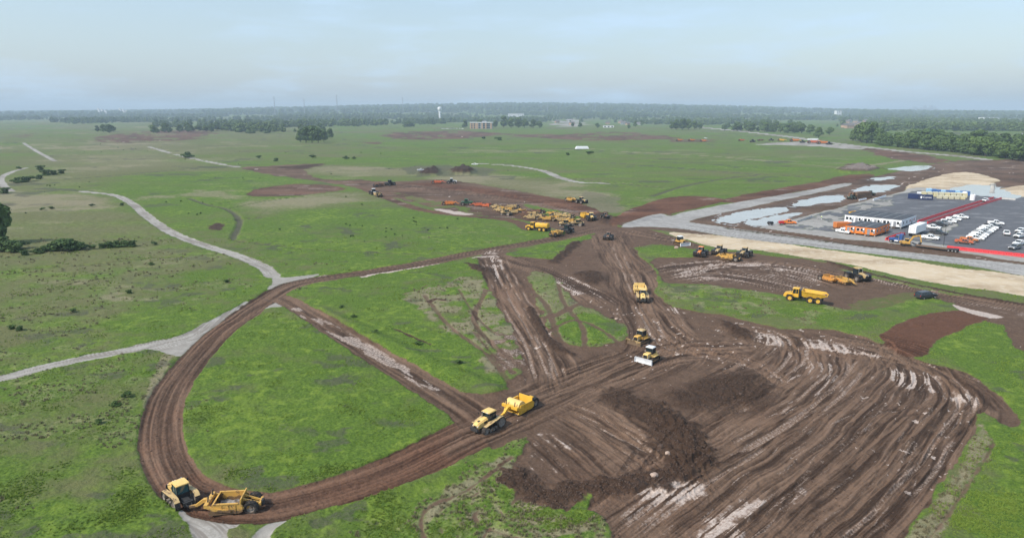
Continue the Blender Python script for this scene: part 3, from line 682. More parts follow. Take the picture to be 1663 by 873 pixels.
# --- small relief everywhere
fz = np.maximum(1.0, DIST / 170.0)
bare = np.clip(A['mud'], 0, 1)
hard = np.clip(A['gravel'] + A['asphalt'] + A['sand'], 0, 1)
veg = np.clip(1 - bare - hard, 0, 1)
near = sstep(900, 250, DIST)
ALL = (slice(0, NR), slice(0, NC))
gn = lod(Xg, Yg, 0.6, 150.0, ALL, 55, 3, 0.6)
gn2 = fbm(Xg / 3.2, Yg / 3.2, 57, 3, 0.55)
Zd += (veg * (0.16 + (gn - 0.5) * 0.24 + (gn2 - 0.5) * 0.35) * near).astype(np.float32)
Zd += (bare * ((lod(Xg, Yg, 0.55, 150.0, ALL, 61, 4, 0.6) - 0.5) * 0.26 + (gn2 - 0.5) * 0.2) * near * (1 - 0.8 * A['pale'])).astype(np.float32)
# where mud is neither on a road nor on a flow, streaks become clods
Zg = Zb + Zd
def H(x, y):
    """height of the finished land"""
    r = np.interp(y, YR, np.arange(NR)); t = x / max(y, 40.0)
    c = np.interp(t, TC, np.arange(NC))
    r0, c0 = int(min(r, NR - 2)), int(min(c, NC - 2))
    fr, fc = r - r0, c - c0
    return float(Zg[r0, c0] * (1 - fr) * (1 - fc) + Zg[r0 + 1, c0] * fr * (1 - fc) + Zg[r0, c0 + 1] * (1 - fr) * fc + Zg[r0 + 1, c0 + 1] * fr * fc)
def Hmean(x, y, r=1.5):
    return sum(H(x + dx * r, y + dy * r) for dx in (-1, 0, 1) for dy in (-1, 0, 1)) / 9.0

# --- ground material
def ground_material():
    m = bpy.data.materials.new('land'); m.use_nodes = True
    nt = m.node_tree; N, L = nt.nodes, nt.links
    b = N['Principled BSDF']
    def val(x):
        return x
    def link(x, sock):
        if hasattr(x, 'is_output'): L.new(x, sock)
        else: sock.default_value = x
    def math_(op, a, c=0.0, clamp=False):
        n = N.new('ShaderNodeMath'); n.operation = op; n.use_clamp = clamp
        link(a, n.inputs[0]); link(c, n.inputs[1]); return n.outputs[0]
    def ss(x, lo, hi):
        n = N.new('ShaderNodeMapRange'); n.interpolation_type = 'SMOOTHSTEP'
        n.inputs['From Min'].default_value = lo; n.inputs['From Max'].default_value = hi
        link(x, n.inputs['Value']); return n.outputs['Result']
    def mixc(f, a, c):
        n = N.new('ShaderNodeMix'); n.data_type = 'RGBA'
        link(f, n.inputs['Factor']); link(a, n.inputs['A']); link(c, n.inputs['B']); return n.outputs['Result']
    geo = N.new('ShaderNodeNewGeometry')
    def noise(scale, detail=4, rough=0.6, off=0.0, yscale=1.0):
        mpn = N.new('ShaderNodeMapping'); mpn.inputs['Scale'].default_value = (1, yscale, 1); mpn.inputs['Location'].default_value = (off, off * 1.7, off * .3)
        L.new(geo.outputs['Position'], mpn.inputs['Vector'])
        n = N.new('ShaderNodeTexNoise'); n.inputs['Scale'].default_value = scale; n.inputs['Detail'].default_value = detail; n.inputs['Roughness'].default_value = rough
        L.new(mpn.outputs['Vector'], n.inputs['Vector']); return n.outputs['Fac']
    att = {}
    for nm, ks in (('wa', KEYS[0:3]), ('wb', KEYS[3:6]), ('wc', KEYS[6:9]), ('wd', KEYS[9:12])):
        a = N.new('ShaderNodeAttribute'); a.attribute_name = nm
        s = N.new('ShaderNodeSeparateColor'); L.new(a.outputs['Color'], s.inputs[0])
        for i, k in enumerate(ks): att[k] = s.outputs[i]
    n_f = noise(2.6, 6, 0.68); n_m = noise(0.42, 5, 0.62, 31); n_l = noise(0.045, 4, 0.6, 77); n_xl = noise(0.008, 3, 0.5, 5)
    n_g = noise(7.0, 4, 0.7, 13)
    # grass
    g = mixc(ss(n_f, 0.32, 0.68), (0.042, 0.080, 0.011, 1), (0.108, 0.172, 0.024, 1))
    n_fd = noise(0.02, 6, 0.68, 44, 2.4)
    tone = math_('ADD', math_('MULTIPLY', att['lush'], 0.75), math_('ADD', math_('MULTIPLY', n_m, 0.40), math_('ADD', math_('MULTIPLY', n_l, 0.32), math_('MULTIPLY', n_fd, 0.36))))
    olive = mixc(ss(n_g, 0.3, 0.7), (0.070, 0.078, 0.030, 1), (0.145, 0.150, 0.062, 1))
    g = mixc(ss(tone, 0.62, 1.12), olive, g)
    yel = mixc(ss(n_g, 0.35, 0.65), (0.125, 0.190, 0.024, 1), (0.195, 0.255, 0.042, 1))
    g = mixc(math_('MULTIPLY', ss(math_('ADD', n_m, math_('MULTIPLY', n_l, 0.6)), 0.80, 1.0), math_('MULTIPLY', att['lush'], 0.85)), g, yel)
    strawc = mixc(ss(n_g, 0.3, 0.7), (0.15, 0.128, 0.082, 1), (0.27, 0.235, 0.155, 1))
    g = mixc(math_('MULTIPLY', ss(math_('ADD', att['dry'], math_('MULTIPLY', math_('SUBTRACT', math_('ADD', math_('MULTIPLY', n_f, .5), math_('MULTIPLY', n_m, .5)), 0.5), 1.9)), 0.30, 0.95), 0.85), g, strawc)
    weedc = mixc(ss(n_g, 0.3, 0.7), (0.028, 0.036, 0.018, 1), (0.10, 0.088, 0.078, 1))
    g = mixc(math_('MULTIPLY', ss(math_('ADD', att['weed'], math_('MULTIPLY', math_('SUBTRACT', n_f, 0.5), 1.4)), 0.35, 0.9), 0.8), g, weedc)
    # mud
    tone2 = math_('ADD', math_('MULTIPLY', att['streak'], 0.95), math_('MULTIPLY', math_('SUBTRACT', math_('ADD', math_('MULTIPLY', n_f, 0.6), math_('MULTIPLY', n_m, 0.4)), 0.5), 0.75))
    d1 = mixc(ss(tone2, 0.16, 0.86), (0.041, 0.0245, 0.0165, 1), (0.180, 0.116, 0.080, 1))
    r1 = mixc(ss(tone2, 0.2, 0.8), (0.050, 0.022, 0.013, 1), (0.158, 0.076, 0.046, 1))
    md = mixc(ss(math_('ADD', att['red'], math_('MULTIPLY', math_('SUBTRACT', n_l, 0.5), 0.9)), 0.1, 0.8), d1, r1)
    pl = mixc(ss(n_f, 0.3, 0.7), (0.30, 0.225, 0.185, 1), (0.50, 0.42, 0.365, 1))
    pf = ss(math_('ADD', att['pale'], math_('MULTIPLY', math_('SUBTRACT', n_f, 0.5), 0.9)), 0.30, 0.80)
    md = mixc(pf, md, pl)
    # gravel, sand, asphalt
    gv = mixc(ss(math_('ADD', math_('MULTIPLY', n_f, 0.5), math_('MULTIPLY', n_m, 0.5)), 0.3, 0.7), (0.21, 0.195, 0.175, 1), (0.37, 0.352, 0.325, 1))
    gv = mixc(ss(math_('SUBTRACT', att['streak'], math_('MULTIPLY', n_f, 0.3)), 0.42, 0.2), gv, (0.20, 0.18, 0.16, 1))
    gv = mixc(math_('MULTIPLY', att['wet'], 0.75), gv, mixc(ss(n_m, .35, .65), (0.25, 0.26, 0.275, 1), (0.34, 0.355, 0.375, 1)))
    n_sd = noise(0.05, 5, 0.55, 91, 1.6)
    sd_ = mixc(ss(n_sd, 0.34, 0.62), (0.33, 0.25, 0.165, 1), (0.50, 0.405, 0.285, 1))
    sd_ = mixc(ss(math_('ADD', n_m, math_('MULTIPLY', n_f, .5)), 0.70, 1.0), sd_, (0.54, 0.47, 0.37, 1))
    asb = noise(0.10, 6, 0.66, 17, 2.2)
    asc = mixc(ss(n_f, 0.3, 0.7), (0.078, 0.080, 0.090, 1), (0.118, 0.121, 0.132, 1))
    asc = mixc(math_('MULTIPLY', ss(asb, 0.50, 0.72), 0.7), asc, (0.25, 0.25, 0.26, 1))
    # layers, with ragged edges
    rag = math_('MULTIPLY', math_('SUBTRACT', math_('ADD', math_('MULTIPLY', n_f, 0.55), math_('MULTIPLY', n_m, 0.45)), 0.5), 1.0)
    def edge(k, lo=0.32, hi=0.68):
        return ss(math_('ADD', att[k], rag), lo, hi)
    e_m, e_g, e_s, e_a = edge('mud'), edge('gravel'), edge('sand'), edge('asphalt')
    c = mixc(e_m, g, md); c = mixc(e_g, c, gv); c = mixc(e_s, c, sd_); c = mixc(e_a, c, asc)
    L.new(c, b.inputs['Base Color'])
    wetf = math_('MAXIMUM', math_('MULTIPLY', math_('MULTIPLY', pf, e_m), 0.62), math_('MULTIPLY', att['wet'], 0.55), True)
    n = N.new('ShaderNodeMapRange'); n.inputs['To Min'].default_value = 0.92; n.inputs['To Max'].default_value = 0.32
    L.new(wetf, n.inputs['Value']); L.new(n.outputs['Result'], b.inputs['Roughness'])
    n2 = N.new('ShaderNodeMapRange'); n2.inputs['To Min'].default_value = 0.15; n2.inputs['To Max'].default_value = 0.5
    L.new(wetf, n2.inputs['Value']); L.new(n2.outputs['Result'], b.inputs['Specular IOR Level'])
    bp = N.new('ShaderNodeBump'); bp.inputs['Distance'].default_value = 0.35
    hgt = math_('ADD', math_('MULTIPLY', n_f, 0.7), math_('MULTIPLY', n_g, 0.3))
    smooth_ = math_('MAXIMUM', math_('MAXIMUM', e_a, math_('MULTIPLY', e_g, 0.85)), math_('MULTIPLY', pf, 0.6))
    L.new(math_('MULTIPLY', math_('SUBTRACT', 1.0, smooth_), 0.52), bp.inputs['Strength'])
    L.new(hgt, bp.inputs['Height']); L.new(bp.outputs['Normal'], b.inputs['Normal'])
    return m
LAND = ground_material()

# --- build the sheet, one mesh for each kind of ground, sharing edges and normals
ex = np.gradient(Xg, axis=1); ez = np.gradient(Zg, axis=1); 
fxr = np.gradient(Xg, axis=0); fyr = np.gradient(Yg, axis=0); fzr = np.gradient(Zg, axis=0)
nx = 0 * fzr - ez * fyr; ny = ez * fxr - ex * fzr; nzz = ex * fyr - 0 * fxr
nl = np.sqrt(nx * nx + ny * ny + nzz * nzz) + 1e-12
NRM = np.stack([nx / nl, ny / nl, nzz / nl], -1).reshape(-1, 3)
CO = np.stack([Xg, Yg, Zg], -1).reshape(-1, 3).astype(np.float32)
qi = (np.arange(NR - 1)[:, None] * NC + np.arange(NC - 1)[None, :]).ravel()
QUADS = np.stack([qi, qi + 1, qi + NC + 1, qi + NC], 1)
qc = CLS.ravel()[QUADS]
qcls = np.where((qc[:, 0] == qc[:, 1]) | (qc[:, 0] == qc[:, 2]), qc[:, 0], qc[:, 3])
# drop the slivers that cannot be seen as a surface of their own: handled by smoothing the class map above
LABELS = {'ground': ('green and olive meadow land covering the whole site', 'grassland'),
          'mud_field': ('bare dark brown churned earth with tyre tracks', 'mud'),
          'dirt_road': ('rutted brown haul road looping through the meadow', 'dirt road'),
          'gravel_road': ('pale grey gravel tracks crossing the meadow', 'gravel road'),
          'sand_strip': ('pale tan sandy strips beside the paved lot', 'sand'),
          'paved_lot': ('dark grey paved lot with offices and parked pickups', 'parking lot'),
          'limestone_road': ('light grey limestone roads round the paved lot', 'road'),
          'red_bank': ('cut banks of bare reddish clay', 'bank')}
def mesh_np(name, co, quads):
    me = bpy.data.meshes.new(name)
    me.vertices.add(len(co)); me.vertices.foreach_set('co', co.astype(np.float32).ravel())
    me.loops.add(quads.size); me.loops.foreach_set('vertex_index', quads.astype(np.int32).ravel())
    me.polygons.add(len(quads)); me.polygons.foreach_set('loop_start', np.arange(0, quads.size, quads.shape[1], dtype=np.int32))
    me.update(calc_edges=True)
    return me
for ci, cn in enumerate(CLASSES):
    q = QUADS[qcls == ci]
    if len(q) == 0: continue
    used, inv = np.unique(q, return_inverse=True)
    me = mesh_np(cn, CO[used], inv.reshape(q.shape))
    for an, ks in (('wa', KEYS[0:3]), ('wb', KEYS[3:6]), ('wc', KEYS[6:9]), ('wd', KEYS[9:12])):
        a = me.attributes.new(an, 'FLOAT_COLOR', 'POINT')
        d = np.ones((len(used), 4), np.float32)
        for i, k in enumerate(ks): d[:, i] = A[k].ravel()[used]
        a.data.foreach_set('color', d.ravel())
    me.polygons.foreach_set('use_smooth', np.ones(len(q), bool))
    me.normals_split_custom_set_from_vertices(NRM[used].astype(np.float32))
    me.materials.append(LAND)
    o = bpy.data.objects.new(cn, me); COL.objects.link(o)
    o['kind'] = 'structure'; o['label'], o['category'] = LABELS[cn]

def water_mat():
    m = bpy.data.materials.new('silty_water'); m.use_nodes = True
    N, L = m.node_tree.nodes, m.node_tree.links
    b = N['Principled BSDF']
    nz = N.new('ShaderNodeTexNoise'); nz.inputs['Scale'].default_value = 0.12; nz.inputs['Detail'].default_value = 4
    g = N.new('ShaderNodeNewGeometry'); L.new(g.outputs['Position'], nz.inputs['Vector'])
    mxn = N.new('ShaderNodeMix'); mxn.data_type = 'RGBA'; mxn.inputs['A'].default_value = (0.30, 0.28, 0.25, 1); mxn.inputs['B'].default_value = (0.42, 0.41, 0.39, 1)
    L.new(nz.outputs['Fac'], mxn.inputs['Factor']); L.new(mxn.outputs['Result'], b.inputs['Base Color'])
    b.inputs['Roughness'].default_value = 0.06; b.inputs['IOR'].default_value = 1.33
    n2 = N.new('ShaderNodeTexNoise'); n2.inputs['Scale'].default_value = 1.6; L.new(g.outputs['Position'], n2.inputs['Vector'])
    bp = N.new('ShaderNodeBump'); bp.inputs['Strength'].default_value = 0.05; bp.inputs['Distance'].default_value = 0.05
    L.new(n2.outputs['Fac'], bp.inputs['Height']); L.new(bp.outputs['Normal'], b.inputs['Normal'])
    return m
WATER = water_mat()
for nm, W, zc, lab in WATER_Z:
    c = W.mean(0)
    Wx = c + (W - c) * 1.0
    d = Wx - c; ln = np.hypot(d[:, 0], d[:, 1])[:, None]
    Wx = Wx + d / ln * 5.0
    bm = bmesh.new()
    bm.faces.new([bm.verts.new((p[0], p[1], zc - 0.04)) for p in Wx])
    bmesh.ops.triangulate(bm, faces=bm.faces[:])
    bmesh.ops.recalc_face_normals(bm, faces=bm.faces[:])
    if bm.faces[0].normal.z < 0: bmesh.ops.reverse_faces(bm, faces=bm.faces[:])
    me = bpy.data.meshes.new(nm); bm.to_mesh(me); bm.free(); me.materials.append(WATER)
    o = bpy.data.objects.new(nm, me); COL.objects.link(o)
    o['kind'] = 'structure'; o['label'] = lab; o['category'] = 'water'
# ------------------------------------------------------------------ mesh helpers
class MB:
    """collects simple solids into one mesh; x forward, y left, z up"""
    def __init__(self): self.v = []; self.f = []
    def _add(self, vs, fs):
        b = len(self.v); self.v += [tuple(map(float, p)) for p in vs]; self.f += [tuple(i + b for i in f) for f in fs]; return self
    def hexa(self, p):
        return self._add(p, [(3, 2, 1, 0), (4, 5, 6, 7), (0, 1, 5, 4), (1, 2, 6, 5), (2, 3, 7, 6), (3, 0, 4, 7)])
    def box(self, cx, cy, cz, sx, sy, sz, rz=0.0, ry=0.0):
        P = []
        for z in (-.5, .5):
            for x, y in ((-.5, -.5), (.5, -.5), (.5, .5), (-.5, .5)):
                X, Y, Z = x * sx, y * sy, z * sz
                X, Z = X * math.cos(ry) + Z * math.sin(ry), -X * math.sin(ry) + Z * math.cos(ry)
                P.append((cx + X * math.cos(rz) - Y * math.sin(rz), cy + X * math.sin(rz) + Y * math.cos(rz), cz + Z))
        return self.hexa(P)
    def taper(self, x0, x1, y0, y1, z0, z1, tx0=0, tx1=0, ty=0):
        return self.hexa([(x0, y0, z0), (x1, y0, z0), (x1, y1, z0), (x0, y1, z0), (x0 + tx0, y0 + ty, z1), (x1 - tx1, y0 + ty, z1), (x1 - tx1, y1 - ty, z1), (x0 + tx0, y1 - ty, z1)])
    def prism(self, prof, y0, y1):
        n = len(prof)
        a = sum(prof[i][0] * prof[(i + 1) % n][1] - prof[(i + 1) % n][0] * prof[i][1] for i in range(n))
        if a < 0: prof = prof[::-1]
        vs = [(x, y0, z) for x, z in prof] + [(x, y1, z) for x, z in prof]
        fs = [tuple(range(n)), tuple(range(2 * n - 1, n - 1, -1))]
        fs += [(i + n, (i + 1) % n + n, (i + 1) % n, i) for i in range(n)]
        return self._add(vs, fs)
    def cyl(self, p0, p1, r0, r1=None, n=10):
        r1 = r0 if r1 is None else r1
        a, b = Vector(p0), Vector(p1); d = (b - a).normalized()
        u = d.orthogonal().normalized(); w = d.cross(u)
        vs = [a + (u * math.cos(2 * math.pi * i / n) + w * math.sin(2 * math.pi * i / n)) * r0 for i in range(n)]
        vs += [b + (u * math.cos(2 * math.pi * i / n) + w * math.sin(2 * math.pi * i / n)) * r1 for i in range(n)]
        fs = [tuple(range(n - 1, -1, -1)), tuple(range(n, 2 * n))] + [(i, (i + 1) % n, (i + 1) % n + n, i + n) for i in range(n)]
        return self._add(vs, fs)
    def bar(self, p0, p1, w, h=None):
        h = w if h is None else h
        a, b = Vector(p0), Vector(p1); d = (b - a).normalized()
        s = d.cross(Vector((0, 0, 1)));  s = Vector((0, 1, 0)) if s.length < 1e-3 else s.normalized()
        t = s.cross(d)
        c = [s * (-w / 2) + t * (-h / 2), s * (w / 2) + t * (-h / 2), s * (w / 2) + t * (h / 2), s * (-w / 2) + t * (h / 2)]
        P = [a + q for q in c] + [b + q for q in c]
        return self._add(P, [(3, 2, 1, 0), (4, 5, 6, 7), (0, 1, 5, 4), (1, 2, 6, 5), (2, 3, 7, 6), (3, 0, 4, 7)])
    def ring(self, cx, cy, cz, prof, n=18):
        """lathe about the y axis; prof = [(radius, y)]"""
        m = len(prof); vs = []; fs = []
        for i in range(n):
            a = 2 * math.pi * i / n
            vs += [(cx + r * math.cos(a), cy + y, cz + r * math.sin(a)) for r, y in prof]
        for i in range(n):
            j = (i + 1) % n
            for k in range(m - 1): fs.append((i * m + k, i * m + k + 1, j * m + k + 1, j * m + k))
        return self._add(vs, fs)
    def tyre(self, cx, cy, cz, r, w, lugs=True):
        self.ring(cx, cy, cz, [(r * .55, -w * .42), (r * .86, -w * .5), (r * .97, -w * .42), (r, 0), (r * .97, w * .42), (r * .86, w * .5), (r * .55, w * .42)], 18)
        if lugs:
            for i in range(14):
                a = 2 * math.pi * i / 14
                for s in (-1, 1):
                    aa = a + (0.22 if s > 0 else 0)
                    c = (cx + r * 1.0 * math.cos(aa), cy + s * w * .24, cz + r * 1.0 * math.sin(aa))
                    d = Vector((math.cos(aa), 0, math.sin(aa))) * r * .04; tg = Vector((-math.sin(aa), 0, math.cos(aa))) * r * .055
                    yv = Vector((0, w * .22, 0)); C = Vector(c)
                    self._add([C - tg - yv - d, C + tg - yv - d, C + tg + yv - d, C - tg + yv - d, C - tg - yv + d, C + tg - yv + d, C + tg + yv + d, C - tg + yv + d],
                              [(3, 2, 1, 0), (4, 5, 6, 7), (0, 1, 5, 4), (1, 2, 6, 5), (2, 3, 7, 6), (3, 0, 4, 7)])
        return self
    def disc(self, cx, cy, cz, r, w, n=14):
        return self.ring(cx, cy, cz, [(0.001, -w * .36), (r * .4, -w * .36), (r * .45, -w * .2), (r * .92, -w * .26), (r, -w * .44), (r, w * .44), (r * .92, w * .26), (r * .45, w * .2), (r * .4, w * .36), (0.001, w * .36)], n)
    def mesh(self, name, smooth=False):
        me = bpy.data.meshes.new(name); me.from_pydata(self.v, [], self.f); me.update()
        bm = bmesh.new(); bm.from_mesh(me); bmesh.ops.recalc_face_normals(bm, faces=bm.faces[:]); bm.to_mesh(me); bm.free()
        if smooth:
            me.polygons.foreach_set('use_smooth', np.ones(len(me.polygons), bool))
            try: me.set_sharp_from_angle(angle=R(38))
            except Exception: pass
        return me
    def obj(self, name, material, parent=None, smooth=False):
        me = self.mesh(name, smooth); me.materials.append(MATS[material] if isinstance(material, str) else material)
        o = bpy.data.objects.new(name, me); COL.objects.link(o)
        if parent is not None: o.parent = parent
        return o

class Proto:
    """a thing as a list of parts (name, mesh, material, sub-parts) that can be placed many times"""
    def __init__(self): self.parts = []
    def part(self, name, mb, material, smooth=True):
        me = mb.mesh(name, smooth); me.materials.append(MATS[material])
        p = dict(name=name, me=me, mat=material, kids=[]); self.parts.append(p); return p
    def kid(self, p, name, mb, material, smooth=True):
        me = mb.mesh(name, smooth); me.materials.append(MATS[material])
        p['kids'].append(dict(name=name, me=me, mat=material, kids=[]))
    def bbox(self):
        pass

SMALL = {'work_light', 'rib', 'hood_vent', 'step', 'hydraulic_cylinder', 'exhaust', 'tank_hatch', 'hoist_cylinder', 'ripper', 'spray_bar', 'handrail', 'hitch', 'ladder', 'skirting', 'corrugation', 'seam', 'bumper', 'lamp', 'cab_frame', 'chassis', 'rear_frame', 'front_weight'}
def _inst(p, parent, remap):
    o = bpy.data.objects.new(p['name'], p['me']); COL.objects.link(o); o.parent = parent
    if p['mat'] in remap:
        o.material_slots[0].link = 'OBJECT'; o.material_slots[0].material = MATS[remap[p['mat']]]
    if p['name'] in SMALL: o['kind'] = 'stuff'
    for k in p['kids']: _inst(k, o, remap)
    return o

def place(proto, name, xyz, heading, label, cat, group=None, scale=1.0, remap={}, tilt=(0, 0), skip=()):
    e = bpy.data.objects.new(name, None); COL.objects.link(e)
    e.empty_display_size = 0.5
    e.location = xyz; e.rotation_euler = (tilt[0], tilt[1], heading); e.scale = (scale,) * 3
    e['label'] = label; e['category'] = cat
    if group: e['group'] = group
    for p in proto.parts:
        if p['name'] in skip: continue
        _inst(p, e, remap)
    return e

def put(proto, name, px, to, label, cat, group=None, scale=1.0, remap={}, dz=0.0, skip=(), r=1.5):
    """stand a thing on the land at a pixel of the photograph, its nose towards a second pixel"""
    x, y = G(*px); x2, y2 = G(*to)
    return place(proto, name, (x, y, Hmean(x, y, r) + dz), math.atan2(y2 - y, x2 - x), label, cat, group, scale, remap, skip=skip)

def put_dir(proto, name, px, deg, label, cat, group=None, scale=1.0, remap={}, dz=0.0, skip=(), r=1.5):
    x, y = G(*px)
    return place(proto, name, (x, y, Hmean(x, y, r) + dz), R(deg), label, cat, group, scale, remap, skip=skip)

def one(o, label, cat, group=None, kind=None):
    o['label'] = label; o['category'] = cat
    if group: o['group'] = group
    if kind: o['kind'] = kind
    return o

def empty(name, xyz, heading, label, cat, group=None):
    e = bpy.data.objects.new(name, None); COL.objects.link(e)
    e.location = xyz; e.rotation_euler = (0, 0, heading)
    return one(e, label, cat, group)
# ------------------------------------------------------------------ earthmoving machines
def stadium(xa, ra, xb, rb, za, zb, n=9):
    """outline of a belt round two wheels, counter-clockwise in (x, z)"""
    pts = []
    for i in range(n): a = math.pi / 2 + math.pi * i / (n - 1); pts.append((xa + ra * math.cos(a), za + ra * math.sin(a)))
    for i in range(n): a = -math.pi / 2 + math.pi * i / (n - 1); pts.append((xb + rb * math.cos(a), zb + rb * math.sin(a)))
    return pts

def belt(mb, outer, th, y0, y1, lug=0.05, nl=46):
    cx = sum(p[0] for p in outer) / len(outer); cz = sum(p[1] for p in outer) / len(outer)
    n = len(outer)
    inner = []
    for i, (x, z) in enumerate(outer):
        px, pz = outer[i - 1]; qx, qz = outer[(i + 1) % n]
        tx, tz = qx - px, qz - pz; l = math.hypot(tx, tz)
        inner.append((x - tz / l * th, z + tx / l * th))
    vs = [(x, y0, z) for x, z in outer] + [(x, y1, z) for x, z in outer] + [(x, y0, z) for x, z in inner] + [(x, y1, z) for x, z in inner]
    fs = []
    for i in range(n):
        j = (i + 1) % n
        fs += [(i, j, n + j, n + i), (2 * n + i, 3 * n + i, 3 * n + j, 2 * n + j), (i, 2 * n + i, 2 * n + j, j), (n + i, n + j, 3 * n + j, 3 * n + i)]
    mb._add(vs, fs)
    # grousers
    seg = [math.hypot(outer[(i + 1) % n][0] - outer[i][0], outer[(i + 1) % n][1] - outer[i][1]) for i in range(n)]
    tot = sum(seg); k = 0; acc = 0.0
    for q in range(nl):
        s = tot * q / nl
        while acc + seg[k] < s: acc += seg[k]; k += 1
        t = (s - acc) / seg[k]; (x0, z0), (x1, z1) = outer[k], outer[(k + 1) % n]
        x, z = x0 + (x1 - x0) * t, z0 + (z1 - z0) * t
        ang = math.atan2(z1 - z0, x1 - x0)
        mb.box(x, (y0 + y1) / 2, z, 0.07, (y1 - y0) * 0.98, lug * 2, ry=-ang)

def cab(P, x0, x1, z0, z1, hw, glass='dark_glass', roofmat='yellow_paint', frame='black_paint', over=0.18, roof_h=0.22, tf=0.18):
    c = P.part('cab', MB().taper(x0 + .03, x1 - .03, -hw + .03, hw - .03, z0, z1, 0.06, tf, 0.06), glass, False)
    fr = MB()
    for sx in (0, 1):
        for sy in (-1, 1):
            xb = x0 if sx == 0 else x1; xt = x0 + .06 if sx == 0 else x1 - tf
            fr.bar((xb, sy * hw, z0), (xt, sy * (hw - .06), z1), 0.09)
    for sy in (-1, 1):
        fr.bar((x0 + (x1 - x0) * .42, sy * hw, z0), (x0 + (x1 - x0) * .42, sy * (hw - .06), z1), 0.07)
        fr.bar((x0, sy * hw, z0 + .05), (x1, sy * hw, z0 + .05), 0.08, 0.18)
    fr.bar((x1, -hw, z0 + .05), (x1, hw, z0 + .05), 0.08, 0.16); fr.bar((x0, -hw, z0 + .05), (x0, hw, z0 + .05), 0.08, 0.3)
    P.kid(c, 'cab_frame', fr, frame, False)
    rf = MB(); xa, xb = x0 - over * .6, x1 - tf + over; y = hw + over * .4
    prof = [(xa, z1), (xb, z1), (xb + .06, z1 + roof_h * .4), (xb - .12, z1 + roof_h * .85), (xa + .2, z1 + roof_h), (xa, z1 + roof_h * .6)]
    rf.prism(prof, -y + .12, y - .12)
    rf.prism([(px_ * .97 + (xa + xb) / 2 * .03, z1 + (pz_ - z1) * .72) for px_, pz_ in prof], -y, -y + .12); rf.prism([(px_ * .97 + (xa + xb) / 2 * .03, z1 + (pz_ - z1) * .72) for px_, pz_ in prof], y - .12, y)
    r = P.part('cab_roof', rf, roofmat)
    lamps = MB()
    for sy in (-.7, -.35, .35, .7): lamps.box(xb + .05, sy * hw, z1 + roof_h * .35, .06, .16, .1)
    P.kid(r, 'work_light', lamps, 'lamp_lens', False)
    return c

def make_tracked_tractor(glass='dark_glass'):
    P = Proto()
    P.part('chassis', MB().box(-.1, 0, .95, 5.0, .95, .7).box(-2.6, 0, 1.0, .7, 1.3, .5), 'dark_metal', False)
    hd = MB().prism([(.55, 1.15), (3.0, 1.1), (3.2, 1.35), (3.12, 1.75), (2.75, 2.02), (.55, 2.32)], -.42, .42)
    hd.prism([(.55, 1.15), (2.9, 1.1), (3.05, 1.35), (2.95, 1.68), (2.65, 1.9), (.55, 2.15)], -.62, -.42).prism([(.55, 1.15), (2.9, 1.1), (3.05, 1.35), (2.95, 1.68), (2.65, 1.9), (.55, 2.15)], .42, .62)
    h = P.part('hood', hd, 'yellow_paint')
    P.kid(h, 'grille', MB().taper(3.0, 3.24, -.36, .36, 1.2, 1.62, 0, .05), 'black_paint', False)
    P.kid(h, 'hood_vent', MB().box(2.25, 0, 2.13, .5, .34, .06, ry=R(7)).box(1.2, .635, 1.75, .8, .02, .4).box(1.2, -.635, 1.75, .8, .02, .4), 'black_paint', False)
    for s in (-1, 1): P.kid(h, 'headlight', MB().box(3.1, s * .5, 1.55, .1, .16, .2), 'lamp_lens', False)
    cab(P, -1.25, .6, 1.65, 3.05, .82, glass)
    P.part('cab_base', MB().taper(-1.3, .6, -.85, .85, 1.15, 1.66), 'black_paint', False)
    P.part('front_weight', MB().box(3.3, 0, .95, .35, 1.5, .5).box(3.1, 0, .95, .4, .8, .3), 'dark_metal', False)
    for s in (-1, 1):
        t = MB(); y0, y1 = (s * 1.0, s * 1.68) if s > 0 else (-1.68, -1.0)
        outer = stadium(-1.95, .92, 2.05, .66, .94, .68)
        belt(t, outer, .07, y0, y1)
        tr = P.part('track', t, 'muddy_track', False)
        yc = s * 1.34
        P.kid(tr, 'drive_wheel', MB().disc(-1.95, yc, .94, .84, .55).ring(-1.95, yc, .94, [(.84, -.28), (.84, .28)], 18), 'rim_grey')
        P.kid(tr, 'idler', MB().disc(2.05, yc, .68, .58, .55), 'rim_grey')
        for xr in (-.75, .1, .95): P.kid(tr, 'roller', MB().disc(xr, yc, .36, .27, .5, 10), 'rim_grey')
        fd = MB()
        fd.prism([(-2.75, 1.55), (-2.3, 1.95), (-1.5, 2.02), (-.9, 1.86), (2.2, 1.46), (2.2, 1.40), (-.9, 1.78), (-1.5, 1.94), (-2.3, 1.87), (-2.7, 1.5)], y0 * 1.0 if s > 0 else y0, y1)
        P.part('fender', fd, 'cream_yellow_paint')
        P.part('fuel_tank', MB().taper(-1.0, 1.1, s * 1.0 - .18, s * 1.0 + .18, 1.2, 1.72, .1, .3, .03), 'cream_yellow_paint', False)
        P.part('mirror', MB().bar((.55, s * .85, 2.75), (.75, s * 1.35, 2.75), .04).box(.75, s * 1.4, 2.65, .06, .2, .38), 'black_paint', False)
    P.part('exhaust', MB().cyl((.75, -.55, 2.0), (.75, -.55, 3.25), .08, .08).cyl((.75, -.55, 2.1), (.75, -.55, 2.7), .14), 'steel')
    P.part('hitch', MB().bar((-2.6, 0, .75), (-3.5, 0, .75), .3, .16).bar((-2.8, .4, 1.1), (-3.3, .25, .8), .12).bar((-2.8, -.4, 1.1), (-3.3, -.25, .8), .12), 'dark_metal', False)
    P.part('step', MB().box(-.2, 1.02, .9, .5, .12, .05).box(-.2, 1.02, 1.25, .5, .12, .05).box(-.2, -1.02, .9, .5, .12, .05), 'dark_metal', False)
    return P

